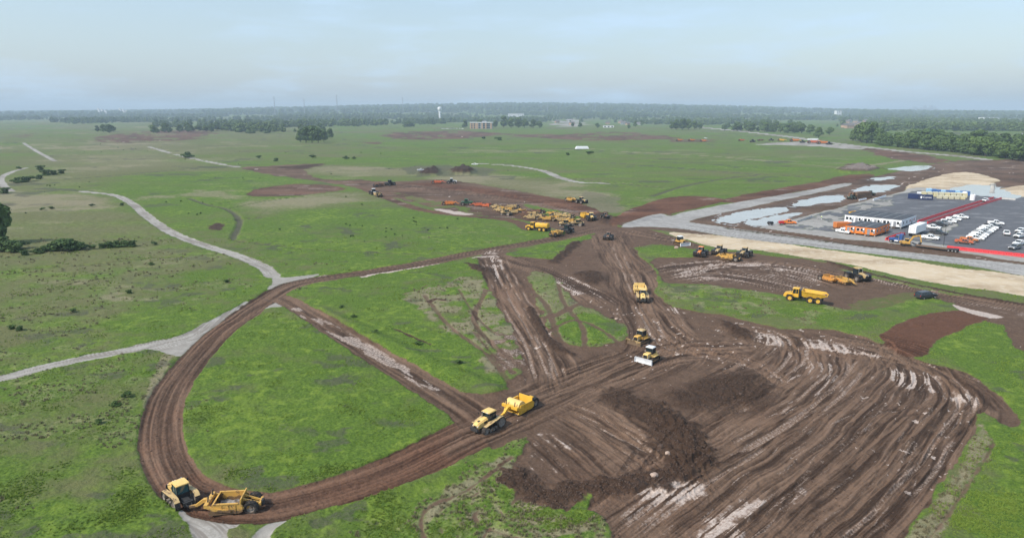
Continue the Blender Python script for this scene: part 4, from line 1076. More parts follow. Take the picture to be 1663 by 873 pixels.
def wheel(P, cx, cy, cz, r, w, tyre='rubber', rim='rim_grey', lugs=True):
    p = P.part('wheel', MB().tyre(cx, cy, cz, r, w, lugs), tyre)
    P.kid(p, 'rim', MB().disc(cx, cy, cz, r * .6, w * .9), rim)

def make_wheeled_tractor():
    P = Proto()
    P.part('chassis', MB().box(1.9, 0, 1.15, 2.9, .9, .5).box(-1.6, 0, 1.15, 2.6, .9, .5).box(.1, 0, 1.0, .8, .5, .4), 'dark_metal', False)
    hd = MB().prism([(.95, 1.35), (3.5, 1.3), (3.72, 1.6), (3.6, 2.05), (.95, 2.35)], -.52, .52)
    h = P.part('hood', hd, 'yellow_paint')
    P.kid(h, 'grille', MB().taper(3.5, 3.76, -.42, .42, 1.4, 1.95, 0, .06), 'black_paint', False)
    for s in (-1, 1): P.kid(h, 'headlight', MB().box(3.68, s * .38, 2.02, .08, .2, .12), 'lamp_lens', False)
    cab(P, -.75, .9, 1.75, 3.35, .85, 'dark_glass')
    P.part('cab_base', MB().taper(-.8, .95, -.85, .85, 1.3, 1.76), 'black_paint', False)
    P.part('rear_deck', MB().taper(-2.7, -.8, -.7, .7, 1.35, 1.75, .1, 0, .1), 'yellow_paint', False)
    for x in (2.15, -1.75):
        for s in (-1, 1):
            wheel(P, x, s * 1.12, .98, .98, .62); wheel(P, x, s * 1.85, .98, .98, .62)
            P.part('fender', MB().prism([(x - 1.0, 1.7), (x - .6, 2.06), (x + .6, 2.06), (x + 1.0, 1.7), (x + .95, 1.66), (x + .6, 2.0), (x - .6, 2.0), (x - .95, 1.66)], s * 1.45 - .65, s * 1.45 + .65), 'black_paint')
    P.part('exhaust', MB().cyl((1.2, -.62, 2.1), (1.2, -.62, 3.4), .08).cyl((1.2, .62, 2.1), (1.2, .62, 3.1), .1), 'steel')
    P.part('hitch', MB().bar((-2.7, 0, .8), (-3.5, 0, .8), .3, .16), 'dark_metal', False)
    return P

def make_scraper(load=False, barrel=False, wheels=2):
    """pull-type scraper, hitch at +x"""
    P = Proto()
    f = MB()
    f.bar((4.9, 0, .85), (3.9, 0, 1.05), .34, .3).bar((3.95, 0, 1.0), (2.95, 0, 1.75), .42, .4).bar((3.05, 0, 1.7), (2.35, 0, 1.75), .5, .5)
    P.part('tongue', f, 'yellow_paint', False)
    P.part('cross_beam', MB().box(2.2, 0, 1.72, .5, 3.5, .5), 'yellow_paint', False)
    for s in (-1, 1):
        P.part('draft_arm', MB().bar((2.2, s * 1.62, 1.7), (1.0, s * 1.72, 1.15), .22, .45).bar((1.1, s * 1.72, 1.2), (-1.0, s * 1.74, .95), .2, .4), 'yellow_paint', False)
        P.part('hydraulic_cylinder', MB().cyl((2.15, s * .95, 1.9), (2.0, s * .95, 2.75), .09).cyl((1.95, s * 1.0, 1.4), (1.2, s * 1.2, .8), .07), 'dark_metal')
    bowl = MB()
    side = [(2.0, .55), (1.55, 1.25), (1.35, 1.95), (-2.0, 1.95), (-2.5, 1.6), (-2.5, .75), (-1.9, .5), (1.6, .35)]
    for s in (-1, 1): bowl.prism(side, s * 1.6 - .08, s * 1.6 + .08)
    bowl.box(-.3, 0, .46, 3.8, 3.1, .12)
    for s in (-1, 1): bowl.bar((1.35, s * 1.62, 1.95), (-2.0, s * 1.62, 1.95), .24, .14)
    b = P.part('bowl', bowl, 'yellow_paint', False)
    P.kid(b, 'cutting_edge', MB().box(1.75, 0, .36, .35, 3.2, .08), 'steel', False)
    ribs = MB()
    for s in (-1, 1):
        for x in (-1.6, -.7, .2): ribs.box(x, s * 1.71, 1.25, .1, .08, 1.2)
    P.kid(b, 'rib', ribs, 'yellow_paint', False)
    ap = MB(); n = 9
    if barrel:
        cx, cz, r = .75, 1.65, .98
        vs = []; 
        A0, A1 = R(-50), R(205)
        for i in range(n + 5):
            a = A0 + (A1 - A0) * i / (n + 4)
            vs += [(cx + r * math.cos(a), -1.5, cz + r * math.sin(a)), (cx + r * math.cos(a), 1.5, cz + r * math.sin(a))]
        fs = [(2 * i, 2 * i + 1, 2 * i + 3, 2 * i + 2) for i in range(n + 4)]
        fs.append(tuple(2 * i for i in range(n + 5))); fs.append(tuple(2 * i + 1 for i in range(n + 5)))
        ap._add(vs, fs)
        P.part('apron', ap, 'pale_yellow_paint')
    else:
        cx, cz, r = .75, 1.1, 1.0
        for i in range(n):
            a0 = R(-55 + 120 * i / n); a1 = R(-55 + 120 * (i + 1) / n)
            ap.hexa([(cx + r * math.cos(a0), -1.5, cz + r * math.sin(a0)), (cx + (r - .06) * math.cos(a0), -1.5, cz + (r - .06) * math.sin(a0)), (cx + (r - .06) * math.cos(a0), 1.5, cz + (r - .06) * math.sin(a0)), (cx + r * math.cos(a0), 1.5, cz + r * math.sin(a0)),
                     (cx + r * math.cos(a1), -1.5, cz + r * math.sin(a1)), (cx + (r - .06) * math.cos(a1), -1.5, cz + (r - .06) * math.sin(a1)), (cx + (r - .06) * math.cos(a1), 1.5, cz + (r - .06) * math.sin(a1)), (cx + r * math.cos(a1), 1.5, cz + r * math.sin(a1))])
        P.part('apron', ap, 'yellow_paint')
    P.part('ejector', MB().hexa([(-2.05, -1.5, .55), (-1.93, -1.5, .55), (-1.93, 1.5, .55), (-2.05, 1.5, .55), (-2.35, -1.5, 2.45), (-2.2, -1.5, 2.45), (-2.2, 1.5, 2.45), (-2.35, 1.5, 2.45)]), 'yellow_paint', False)
    rf = MB()
    for s in (-1, 1):
        rf.bar((-2.3, s * 1.45, 1.1), (-4.3, s * .8, 1.05), .28, .4); rf.bar((-2.3, s * .5, 1.9), (-4.4, s * .35, 1.2), .2, .25)
    rf.box(-3.45, 0, .95, .3, 2.6, .3).box(-4.5, 0, 1.1, .3, 1.7, .6)
    P.part('rear_frame', rf, 'yellow_paint', False)
    P.part('push_block', MB().box(-4.75, 0, 1.1, .25, .8, .8), 'dark_metal', False)
    ys = (.85,) if wheels == 2 else (.5, 1.35)
    for s in (-1, 1):
        for y in ys:
            wheel(P, -3.45, s * (y + (.25 if wheels == 2 else 0)), .95, .95, .78 if wheels == 2 else .62)
    if load:
        rng = random.Random(5); m = 12; k = 9; vs = []; fs = []
        for i in range(m):
            for j in range(k):
                e = min(i, m - 1 - i) / (m / 2) * min(1, min(j, k - 1 - j) / 2)
                vs.append((-1.85 + 3.0 * i / (m - 1), -1.5 + 3.0 * j / (k - 1), .72 + .35 * e + rng.uniform(-.12, .16)))
        for i in range(m - 1):
            for j in range(k - 1): fs.append((i * k + j, (i + 1) * k + j, (i + 1) * k + j + 1, i * k + j + 1))
        mb = MB(); mb._add(vs, fs); P.part('soil_load', mb, 'grey_rock', False)
    return P

def make_bulldozer():
    P = Proto()
    P.part('chassis', MB().box(0, 0, .85, 3.4, 1.0, .6), 'dark_metal', False)
    hd = MB().prism([(.3, 1.1), (1.95, 1.05), (2.0, 1.9), (1.8, 2.05), (.3, 2.1)], -.55, .55)
    h = P.part('hood', hd, 'pale_yellow_paint')
    P.kid(h, 'grille', MB().box(2.0, 0, 1.5, .05, .9, .7), 'black_paint', False)
    cab(P, -1.05, .45, 1.75, 3.05, .8, 'dark_glass', 'white_steel')
    P.part('cab_base', MB().taper(-1.1, .5, -.85, .85, 1.1, 1.76), 'pale_yellow_paint', False)
    P.part('rear_tank', MB().taper(-1.95, -1.1, -.75, .75, 1.1, 2.0, .15, 0, .06), 'pale_yellow_paint', False)
    for s in (-1, 1):
        y0, y1 = (.82, 1.42) if s > 0 else (-1.42, -.82)
        t = MB(); outer = stadium(-1.65, .48, 1.65, .46, .50, .48)
        outer = outer[:9] + outer[9:]
        belt(t, outer, .09, y0, y1, .045, 40)
        tr = P.part('track', t, 'muddy_track', False)
        yc = s * 1.12
        P.kid(tr, 'sprocket', MB().disc(-1.65, yc, .5, .42, .4, 12), 'yellow_paint')
        P.kid(tr, 'idler', MB().disc(1.65, yc, .48, .40, .4, 12), 'rim_grey')
        P.kid(tr, 'roller_frame', MB().box(0, yc, .45, 2.7, .42, .4), 'yellow_paint', False)
        P.part('fender', MB().box(-.6, s * 1.1, 1.32, 2.2, .6, .1), 'pale_yellow_paint', False)
        P.part('push_arm', MB().bar((-.3, s * 1.52, .55), (2.55, s * 1.52, .5), .16, .26), 'yellow_paint', False)
        P.part('lift_cylinder', MB().cyl((1.5, s * .68, 1.7), (2.6, s * .68, .9), .07), 'steel')
    bl = MB(); n = 7; hw = 2.05
    for i in range(n):
        def pt(k): a = (k / n - .5) * 1.15; return (2.55 + .28 * (1 - math.cos(a)) * 2.2, .06 + 1.28 * k / n)
        (xa, za), (xb, zb) = pt(i), pt(i + 1)
        bl.hexa([(xa, -hw, za), (xa + .09, -hw, za), (xa + .09, hw, za), (xa, hw, za), (xb, -hw, zb), (xb + .09, -hw, zb), (xb + .09, hw, zb), (xb, hw, zb)])
    for s in (-1, 1): bl.box(2.72, s * hw, .65, .4, .06, 1.2)
    b = P.part('blade', bl, 'white_steel', False)
    P.kid(b, 'cutting_edge', MB().box(2.78, 0, .1, .05, 4.1, .2), 'steel', False)
    rp_ = MB().box(-2.15, 0, .9, .4, 1.3, .5).bar((-2.3, 0, 1.0), (-2.9, 0, .9), .4, .2)
    for y in (-.5, 0, .5): rp_.bar((-2.8, y, 1.1), (-2.95, y, .25), .1, .16)
    P.part('ripper', rp_, 'dark_metal', False)
    P.part('exhaust', MB().cyl((1.2, -.35, 2.05), (1.2, -.35, 2.8), .07), 'steel')
    return P

def make_dump_truck():
    P = Proto()
    P.part('front_frame', MB().box(3.0, 0, 1.05, 3.4, 1.0, .5).box(.9, 0, 1.0, 1.0, .6, .5), 'dark_metal', False)
    hd = MB().prism([(3.1, 1.1), (5.3, 1.0), (5.45, 1.35), (5.2, 1.95), (3.1, 2.35)], -.95, .95)
    h = P.part('hood', hd, 'bright_yellow_paint')
    P.kid(h, 'grille', MB().taper(5.3, 5.5, -.65, .65, 1.15, 1.7, 0, .12), 'black_paint', False)
    for s in (-1, 1): P.kid(h, 'headlight', MB().box(5.38, s * .8, 1.35, .1, .22, .2), 'lamp_lens', False)
    cab(P, 1.75, 3.25, 1.95, 3.3, 1.0, 'dark_glass', 'bright_yellow_paint', 'bright_yellow_paint', .15, .16)
    P.part('cab_base', MB().taper(1.7, 3.25, -1.1, 1.1, 1.2, 1.96), 'bright_yellow_paint', False)
    P.part('engine_screen', MB().box(1.35, 0, 2.2, .5, 1.9, 1.7), 'black_paint', False)
    for s in (-1, 1):
        wheel(P, 3.75, s * 1.3, .92, .92, .72, 'rubber', 'rim_yellow')
        P.part('front_fender', MB().prism([(2.75, 1.5), (3.1, 1.98), (4.4, 1.98), (4.75, 1.5), (4.65, 1.48), (4.35, 1.9), (3.15, 1.9), (2.85, 1.46)], s * 1.3 - .42, s * 1.3 + .42), 'bright_yellow_paint')
        for x in (-1.2, -3.1): wheel(P, x, s * 1.3, .92, .92, .72, 'rubber', 'rim_yellow')
        P.part('mirror', MB().bar((3.1, s * 1.0, 2.9), (3.35, s * 1.5, 2.9), .04).box(3.35, s * 1.55, 2.7, .06, .2, .5), 'black_paint', False)
        P.part('handrail', MB().bar((3.3, s * .95, 2.35), (5.0, s * .9, 2.35), .04).bar((5.0, s * .9, 1.95), (5.0, s * .9, 2.35), .04).bar((4.1, s * .9, 2.1), (4.1, s * .9, 2.35), .04), 'black_paint', False)
    P.part('rear_frame', MB().box(-1.8, 0, 1.1, 4.8, .8, .45).box(-1.2, 0, .92, .25, 2.2, .25).box(-3.1, 0, .92, .25, 2.2, .25), 'dark_metal', False)
    d = MB()
    side = [(.85, 1.75), (.95, 3.05), (-4.6, 2.75), (-5.2, 2.35), (-3.3, 1.55), (.3, 1.45)]
    for s in (-1, 1):
        n = len(side)
        o = [(x, s * (1.2 + (z - 1.45) * .3), z) for x, z in side]; i_ = [(x, s * (1.1 + (z - 1.45) * .3), z) for x, z in side]
        d._add(o + i_, [tuple(range(n)), tuple(range(2 * n - 1, n - 1, -1))] + [(k, (k + 1) % n, n + (k + 1) % n, n + k) for k in range(n)])
        d.bar((.95, s * 1.7, 3.05), (-4.6, s * 1.6, 2.75), .18, .14)
    d.hexa([(.3, -1.15, 1.45), (.4, -1.15, 1.45), (.4, 1.15, 1.45), (.3, 1.15, 1.45), (.85, -1.6, 3.3), (.97, -1.6, 3.3), (.97, 1.6, 3.3), (.85, 1.6, 3.3)])
    d.hexa([(-3.3, -1.15, 1.5), (.35, -1.15, 1.42), (.35, 1.15, 1.42), (-3.3, 1.15, 1.5), (-3.3, -1.18, 1.6), (.35, -1.18, 1.52), (.35, 1.18, 1.52), (-3.3, 1.18, 1.6)])
    d.hexa([(-5.2, -1.38, 2.3), (-3.3, -1.15, 1.5), (-3.3, 1.15, 1.5), (-5.2, 1.38, 2.3), (-5.2, -1.38, 2.4), (-3.3, -1.15, 1.6), (-3.3, 1.15, 1.6), (-5.2, 1.38, 2.4)])
    b = P.part('dump_body', d, 'bright_yellow_paint', False)
    rb = MB()
    for s in (-1, 1):
        for x in (-.3, -1.5, -2.7, -3.8): rb.bar((x, s * 1.3, 1.65), (x, s * 1.66, 2.8), .14, .1)
    P.kid(b, 'rib', rb, 'bright_yellow_paint', False)
    P.kid(b, 'bed_floor', MB().hexa([(-4.9, -1.28, 2.42), (.3, -1.12, 1.56), (.3, 1.12, 1.56), (-4.9, 1.28, 2.42), (-4.9, -1.3, 2.45), (.3, -1.15, 1.62), (.3, 1.15, 1.62), (-4.9, 1.3, 2.45)]), 'rust', False)
    P.part('hoist_cylinder', MB().cyl((-.4, .6, 1.1), (.3, .6, 1.6), .12).cyl((-.4, -.6, 1.1), (.3, -.6, 1.6), .12), 'steel')
    return P

def make_water_truck():
    P = make_dump_truck()
    P.parts = [p for p in P.parts if p['name'] not in ('dump_body', 'hoist_cylinder')]
    t = MB(); n = 16; vs = []
    for x, k in ((-4.6, .92), (-4.45, 1.0), (.7, 1.0), (.85, .92)):
        for i in range(n):
            a = 2 * math.pi * i / n
            cx_, cz_ = math.cos(a), math.sin(a)
            sq = 1 / max(abs(cx_), abs(cz_)); r = .45 * sq + .55
            vs.append((x, 1.42 * k * cx_ * min(r, 1.2), 2.45 + 1.0 * k * cz_ * min(r, 1.2)))
    fs = [(q * n + i, q * n + (i + 1) % n, (q + 1) * n + (i + 1) % n, (q + 1) * n + i) for q in range(3) for i in range(n)]
    fs += [tuple(range(n)), tuple(range(4 * n - 1, 3 * n - 1, -1))]
    t._add(vs, fs)
    tk = P.part('water_tank', t, 'bright_yellow_paint')
    P.kid(tk, 'tank_hatch', MB().cyl((-1.0, 0, 3.4), (-1.0, 0, 3.62), .4).cyl((-3.2, 0, 3.4), (-3.2, 0, 3.62), .4), 'steel')
    P.part('spray_bar', MB().box(-4.95, 0, 1.5, .25, 2.6, .3).box(-4.9, 0, 1.1, .7, 1.6, .7), 'dark_metal', False)
    return P

PR_TT = make_tracked_tractor()
PR_TTG = make_tracked_tractor('teal_glass')
PR_WT = make_wheeled_tractor()
PR_SC = make_scraper(); PR_SCL = make_scraper(load=True); PR_SCB = make_scraper(barrel=True); PR_SC4 = make_scraper(wheels=4)
PR_BD = make_bulldozer()
PR_DT = make_dump_truck()
PR_WA = make_water_truck()

def rig(tr_px, sc_px, tlabel, slabel, tp=PR_TT, sp=PR_SC, tremap={}, sremap={}, tname='tracked_tractor', scale=1.0, head=None, dz=-0.1):
    """tractor and the scraper it pulls; the hitch meets the tongue"""
    x, y = G(*tr_px)
    h = math.atan2(y - G(*sc_px)[1], x - G(*sc_px)[0]) if head is None else None
    th = h if head is None else math.atan2(G(*head)[1] - y, G(*head)[0] - x)
    place(tp, tname, (x, y, Hmean(x, y, 2) + dz), th, tlabel, 'tractor', 'tractors pulling scrapers', scale, tremap)
    hx, hy = x - 3.4 * scale * math.cos(th), y - 3.4 * scale * math.sin(th)
    sx, sy = G(*sc_px)
    sh = math.atan2(hy - sy, hx - sx)
    sx, sy = hx - 4.85 * scale * math.cos(sh), hy - 4.85 * scale * math.sin(sh)
    place(sp, 'pull_scraper', (sx, sy, Hmean(sx, sy, 2) + dz), sh, slabel, 'scraper', 'scrapers behind tractors', scale, sremap)

# --- the two rigs in front
rig((294, 811), (386, 823), 'yellow tracked tractor with cream roof at the bottom bend of the haul road', 'yellow scraper with open bowl and raised rear plate at the bottom bend', PR_TTG, PR_SCL,
    {'yellow_paint': 'pale_yellow_paint'}, {}, scale=0.86, head=(268, 784))
rig((792, 691), (856, 658), 'yellow tracked tractor with cream roof in the middle of the haul road', 'yellow scraper with closed barrel shaped apron on the haul road', PR_TT, PR_SCB,
    {'yellow_paint': 'pale_yellow_paint'}, {'yellow_paint': 'bright_yellow_paint'}, scale=0.86)
rig((1043, 487), (1036, 466), 'pale yellow tracked tractor driving head-on down the churned mud track', 'yellow scraper behind the tractor driving head-on', PR_TT, PR_SC, {'yellow_paint': 'pale_yellow_paint'}, {'yellow_paint': 'pale_yellow_paint'}, scale=0.9, head=(1046, 500))
# --- the two dozers in the middle
put(PR_BD, 'bulldozer', (1055, 583), (1038, 592), 'yellow bulldozer with wide silver blade in the middle of the mud', 'bulldozer', 'bulldozers', scale=0.86, dz=-.1)
put(PR_BD, 'bulldozer', (1040, 555), (1022, 562), 'yellow bulldozer with mud-coated blade just behind the silver-bladed one', 'bulldozer', 'bulldozers', remap={'white_steel': 'cream_yellow_paint', 'pale_yellow_paint': 'yellow_paint'}, scale=0.86, dz=-.1)
put(PR_BD, 'bulldozer', (1105, 397), (1120, 401), 'yellow bulldozer with blade turned to the tan sand strip', 'bulldozer', 'bulldozers', remap={'pale_yellow_paint': 'yellow_paint'}, dz=-.1)
put(PR_DT, 'dump_truck', (1308, 491), (1278, 487), 'bright yellow six wheeled articulated dump truck beside the grass strip', 'dump truck', scale=.93, dz=-.08)
# --- machines on the yard
put(PR_WT, 'wheeled_tractor', (1138, 415), (1131, 420), 'dirty orange wheeled tractor beside the green strip, left of the yard scraper', 'tractor', 'machines on the muddy yard', remap={'yellow_paint': 'orange_paint'}, scale=.9, dz=-.1)
put(PR_WT, 'wheeled_tractor', (1168, 412), (1161, 416), 'dark wheeled tractor partly hidden behind the yellow yard scraper', 'tractor', 'machines on the muddy yard', remap={'yellow_paint': 'cream_yellow_paint'}, scale=.9, dz=-.1)
put(PR_SC4, 'pull_scraper', (1181, 421), (1166, 419), 'yellow scraper between two dark tractors on the yard', 'scraper', 'machines on the muddy yard', scale=.9, dz=-.1)
put(PR_WT, 'wheeled_tractor', (1209, 416), (1201, 420), 'dark wheeled tractor at the sand edge, right of the yellow yard scraper', 'tractor', 'machines on the muddy yard', remap={'yellow_paint': 'cream_yellow_paint'}, scale=.9, dz=-.1)
put(PR_WT, 'wheeled_tractor', (1391, 453), (1404, 457), 'dark dirty wheeled tractor parked beside the amber scraper', 'tractor', 'machines on the muddy yard', remap={'yellow_paint': 'cream_yellow_paint'}, dz=-.1)
put(PR_SC4, 'pull_scraper', (1350, 457), (1369, 462), 'amber four wheeled scraper parked behind the dump truck', 'scraper', 'machines on the muddy yard', remap={'yellow_paint': 'amber_paint'}, scale=.8, dz=-.1)
put(PR_SC4, 'pull_scraper', (1371, 460), (1387, 464), 'yellow scraper with orange stains in front of the dark tractor', 'scraper', 'machines on the muddy yard', remap={'yellow_paint': 'yellow_paint'}, scale=.8, dz=-.1)
# --- rigs at work further up
rig((1184 - 264, 378), (902, 383), 'dark tractor with pale roof on the haul road by the water truck', 'yellow scraper on the haul road below the water truck', PR_WT, PR_SC, {'yellow_paint': 'black_paint'}, {'yellow_paint': 'yellow_paint'}, 'wheeled_tractor', .9)
rig((944, 330), (926, 327), 'pale tractor at the top end of the red strip', 'yellow scraper at the top end of the red strip', PR_WT, PR_SC, {'yellow_paint': 'cream_yellow_paint'}, {'yellow_paint': 'yellow_paint'}, 'wheeled_tractor', .95)
rig((960, 358), (945, 352), 'pale tractor turning beside the red cut bank', 'bright yellow scraper turning beside the red cut bank', PR_WT, PR_SC, {'yellow_paint': 'pale_yellow_paint'}, {'yellow_paint': 'bright_yellow_paint'}, 'wheeled_tractor', .95, head=(966, 364))
rig((733, 298), (716, 298), 'white tractor far up beside the straw coloured strip', 'rusty scraper far up beside the straw coloured strip', PR_WT, PR_SC, {'yellow_paint': 'white_paint'}, {'yellow_paint': 'red_orange_paint'}, 'wheeled_tractor', 1.0)
rig((607, 316), (622, 322), 'pale tractor on the haul road left of the green strip', 'tan scraper on the haul road left of the green strip', PR_WT, PR_SC, {'yellow_paint': 'white_paint'}, {'yellow_paint': 'cream_yellow_paint'}, 'wheeled_tractor', 1.0)
rig((633, 301), (615, 303), 'dark tractor farthest up the haul road', 'muddy scraper farthest up the haul road', PR_WT, PR_SC, {'yellow_paint': 'black_paint'}, {'yellow_paint': 'rust'}, 'wheeled_tractor', 1.0)
rig((757, 333), (742, 333), 'green tractor at the left end of the parked machines', 'orange scraper hitched to the green tractor', PR_WT, PR_SC, {'yellow_paint': 'green_paint', 'black_paint': 'green_paint'}, {'yellow_paint': 'orange_paint'}, 'wheeled_tractor', .95)
put(PR_WT, 'wheeled_tractor', (988, 388), (984, 393), 'small dark tractor alone at the top of the churned mud track', 'tractor', remap={'yellow_paint': 'rust', 'black_paint': 'dark_metal'}, scale=.8, dz=-.1)
put(PR_WT, 'wheeled_tractor', (982, 357), (990, 360), 'muddy brown tractor at the left end of the red cut bank', 'tractor', remap={'yellow_paint': 'rust', 'black_paint': 'dark_metal'}, scale=.7, dz=-.1)
put(PR_WA, 'water_truck', (874, 375), (850, 373), 'yellow six wheeled water truck with round tank on the grass edge', 'water truck', scale=.95, dz=-.05)
# --- the parked fleet, three loose blocks
FLEET = []
for (u, v) in [(776, 335), (790, 336)]: FLEET.append((u, v, 'red_orange_paint', 'red orange parked scraper between the green tractor and the yellow fleet', 'red orange parked scrapers'))
for (u, v) in [(806, 339), (816, 341), (826, 343), (812, 344), (832, 338), (834, 347)]: FLEET.append((u, v, None, 'muddy yellow scraper parked in the block nearest the red ones', 'yellow scrapers in the first block'))
for (u, v) in [(846, 346), (856, 348), (866, 350), (852, 352), (872, 346), (874, 354), (862, 356)]: FLEET.append((u, v, None, 'muddy yellow scraper parked in the middle block above the water truck', 'yellow scrapers in the middle block'))
for (u, v) in [(898, 350), (908, 352), (920, 354), (902, 357), (912, 360), (925, 362), (888, 358)]: FLEET.append((u, v, None, 'muddy yellow scraper parked in the block nearest the red cut bank', 'yellow scrapers in the last block'))
for i, (u, v, m_, lab, grp) in enumerate(FLEET):
    rr = random.Random(i)
    col = m_ or rr.choice(['cream_yellow_paint', 'yellow_paint', 'cream_yellow_paint', 'rust', 'cream_yellow_paint'])
    put_dir([PR_SC, PR_SC4, PR_SCB][i % 3], 'pull_scraper', (u, v), 165 + rr.uniform(-14, 14) + (180 if rr.random() < .3 else 0), lab, 'scraper', grp, .86, {'yellow_paint': col, 'pale_yellow_paint': col}, dz=-.1)
for (u, v, lab) in [(822, 349, 'tan tracked tractor parked below the first yellow block'), (938, 366, 'yellow tracked tractor at the end of the last block'), (918, 367, 'dark roofed tracked tractor below the last block')]:
    put_dir(PR_TT, 'tracked_tractor', (u, v), 150, lab, 'tractor', None, .86, {'yellow_paint': 'cream_yellow_paint'}, dz=-.1)
# ------------------------------------------------------------------ the paved lot: offices, vehicles, barriers, stores
def make_pickup(suv=False):
    P = Proto()
    b = MB()
    b.prism([(-2.85, .5), (-2.88, .95), (1.25, 1.02), (2.55, .98), (2.85, .8), (2.85, .45), (-2.3, .42)], -.98, .98)
    b.prism([(1.2, 1.0), (2.5, .97), (2.45, 1.08), (1.25, 1.16)], -.9, .9)
    if suv: b.taper(-2.85, -.7, -.97, .97, .95, 1.1)
    else:
        for s in (-1, 1): b.box(-1.82, s * .93, 1.13, 2.05, .1, .36)
        b.box(-2.83, 0, 1.13, .08, 1.9, .36)
    P.part('body', b, 'white_paint', False)
    x0 = -2.6 if suv else -.78
    c = P.part('cabin', MB().taper(x0, 1.28, -.93, .93, 1.02, 1.74, .22 if suv else .1, .72, .14), 'dark_glass', False)
    fr = MB()
    for s in (-1, 1):
        fr.bar((1.28, s * .93, 1.02), (.56, s * .79, 1.74), .09); fr.bar((.2, s * .935, 1.02), (.05, s * .795, 1.74), .1)
        fr.bar((x0, s * .93, 1.02), (x0 + .15, s * .79, 1.74), .16)
        if suv: fr.bar((-1.2, s * .935, 1.02), (-1.25, s * .795, 1.74), .12)
    P.kid(c, 'cab_frame', fr, 'white_paint', False)
    P.part('roof', MB().taper(x0 + .1, .62, -.82, .82, 1.73, 1.84, .06, .16, .1), 'white_paint', False)
    if not suv: P.part('bed_liner', MB().box(-1.82, 0, .99, 2.0, 1.76, .06), 'dark_metal', False)
    for x in (1.85, -1.75):
        for s in (-1, 1): wheel(P, x, s * .86, .40, .40, .28, 'clean_rubber', 'rim_silver', False)
    for s in (-1, 1):
        P.part('headlight', MB().box(2.82, s * .74, .84, .1, .36, .16), 'lamp_lens', False)
        P.part('tail_light', MB().box(-2.88, s * .86, .98, .06, .16, .3), 'tail_lens', False)
        P.part('mirror', MB().box(.95, s * 1.08, 1.12, .14, .22, .18), 'black_paint', False)
    P.part('bumper', MB().box(2.88, 0, .55, .12, 1.8, .2).box(-2.95, 0, .58, .14, 1.8, .18), 'dark_metal', False)
    P.part('front_grille', MB().box(2.86, 0, .8, .05, 1.1, .24), 'black_paint', False)
    return P
PR_PU, PR_SUV = make_pickup(), make_pickup(True)

def car(px, deg, col, label, group=None, suv=False, cat='pickup'):
    rm = {} if col == 'white_paint' else {'white_paint': col}
    return put_dir(PR_SUV if suv else PR_PU, 'parked_suv' if suv else 'pickup_truck', px, deg, label, cat if not suv else 'suv', group, 1.0, rm, r=.8)

car((1503, 485), 20, 'charcoal_paint', 'dark suv standing alone on the muddy yard', None, True)
g1 = 'vehicles parked along the diagonal barrier'
car((1515, 371), -48, 'white_paint', 'white pickup in the barrier row nearest the white box trailer', g1)
car((1526, 366), -46, 'charcoal_paint', 'black pickup second in the row along the diagonal barrier', g1)
car((1533, 363.5), -46, 'grey_paint', 'grey pickup third in the row along the diagonal barrier', g1)
car((1541, 361), -44, 'white_paint', 'white pickup fourth in the row along the diagonal barrier', g1)
car((1549, 357.5), -45, 'white_paint', 'white pickup fifth in the row along the diagonal barrier', g1)
car((1561, 354), -45, 'white_paint', 'white pickup at the far end of the row along the diagonal barrier', g1)
car((1524, 380), -50, 'charcoal_paint', 'black pickup between the white box trailer and the parked rows', None)
car((1511, 388), -46, 'white_paint', 'white pickup behind the flatbed trailer, below the white box trailer', None)
g2 = 'vehicles in the middle parking row'
car((1566, 395), -40, 'red_orange_paint', 'orange pickup at the front end of the middle row', g2)
car((1574, 391.5), -42, 'orange_paint', 'orange pickup second from the front of the middle row', g2)
row = [(1584, 388.5, 'white_paint'), (1588, 385, 'white_paint'), (1592, 382, 'white_paint'), (1596, 379, 'silver_paint'), (1600, 376.5, 'white_paint'), (1604, 373.5, 'white_paint'), (1608, 371, 'white_paint'), (1612, 368.5, 'charcoal_paint')]
words = ['third', 'fourth', 'fifth', 'sixth', 'seventh', 'eighth', 'ninth', 'tenth']
for (u, v, c), w_ in zip(row, words): car((u, v), -43, c, f'{c.split("_")[0]} pickup {w_} from the front of the middle row', g2)
car((1617, 364), -32, 'white_paint', 'white pickup at the far end of the middle row', g2)
car((1634, 381), 60, 'white_paint', 'white pickup alone between the middle and the last row', None)
g3 = 'vehicles in the last row at the picture edge'
car((1658, 377), -150, 'white_paint', 'white pickup farthest in the last row', g3)
car((1656, 385), -150, 'white_paint', 'white pickup second farthest in the last row', g3)
car((1655, 397), -150, 'white_paint', 'white pickup third farthest in the last row', g3)
car((1648, 404), -148, 'grey_paint', 'grey suv nearest the red barriers in the last row', g3, True)
car((1370, 378), -60, 'white_paint', 'white pickup in front of the orange container', None)
car((1378, 375.5), -60, 'white_paint', 'white pickup at the corner of the orange office', None)
car((1281, 363), -12, 'clean_orange_paint', 'orange pickup at the left tip of the paved lot', None)
car((1600, 327), -140, 'white_paint', 'white pickup beside the white tanks behind the lot', None)

def S(a, b, o, deg=45):
    c, s = math.cos(R(deg)), math.sin(R(deg))
    return (o[0] + a * c - b * s, o[1] + a * s + b * c)

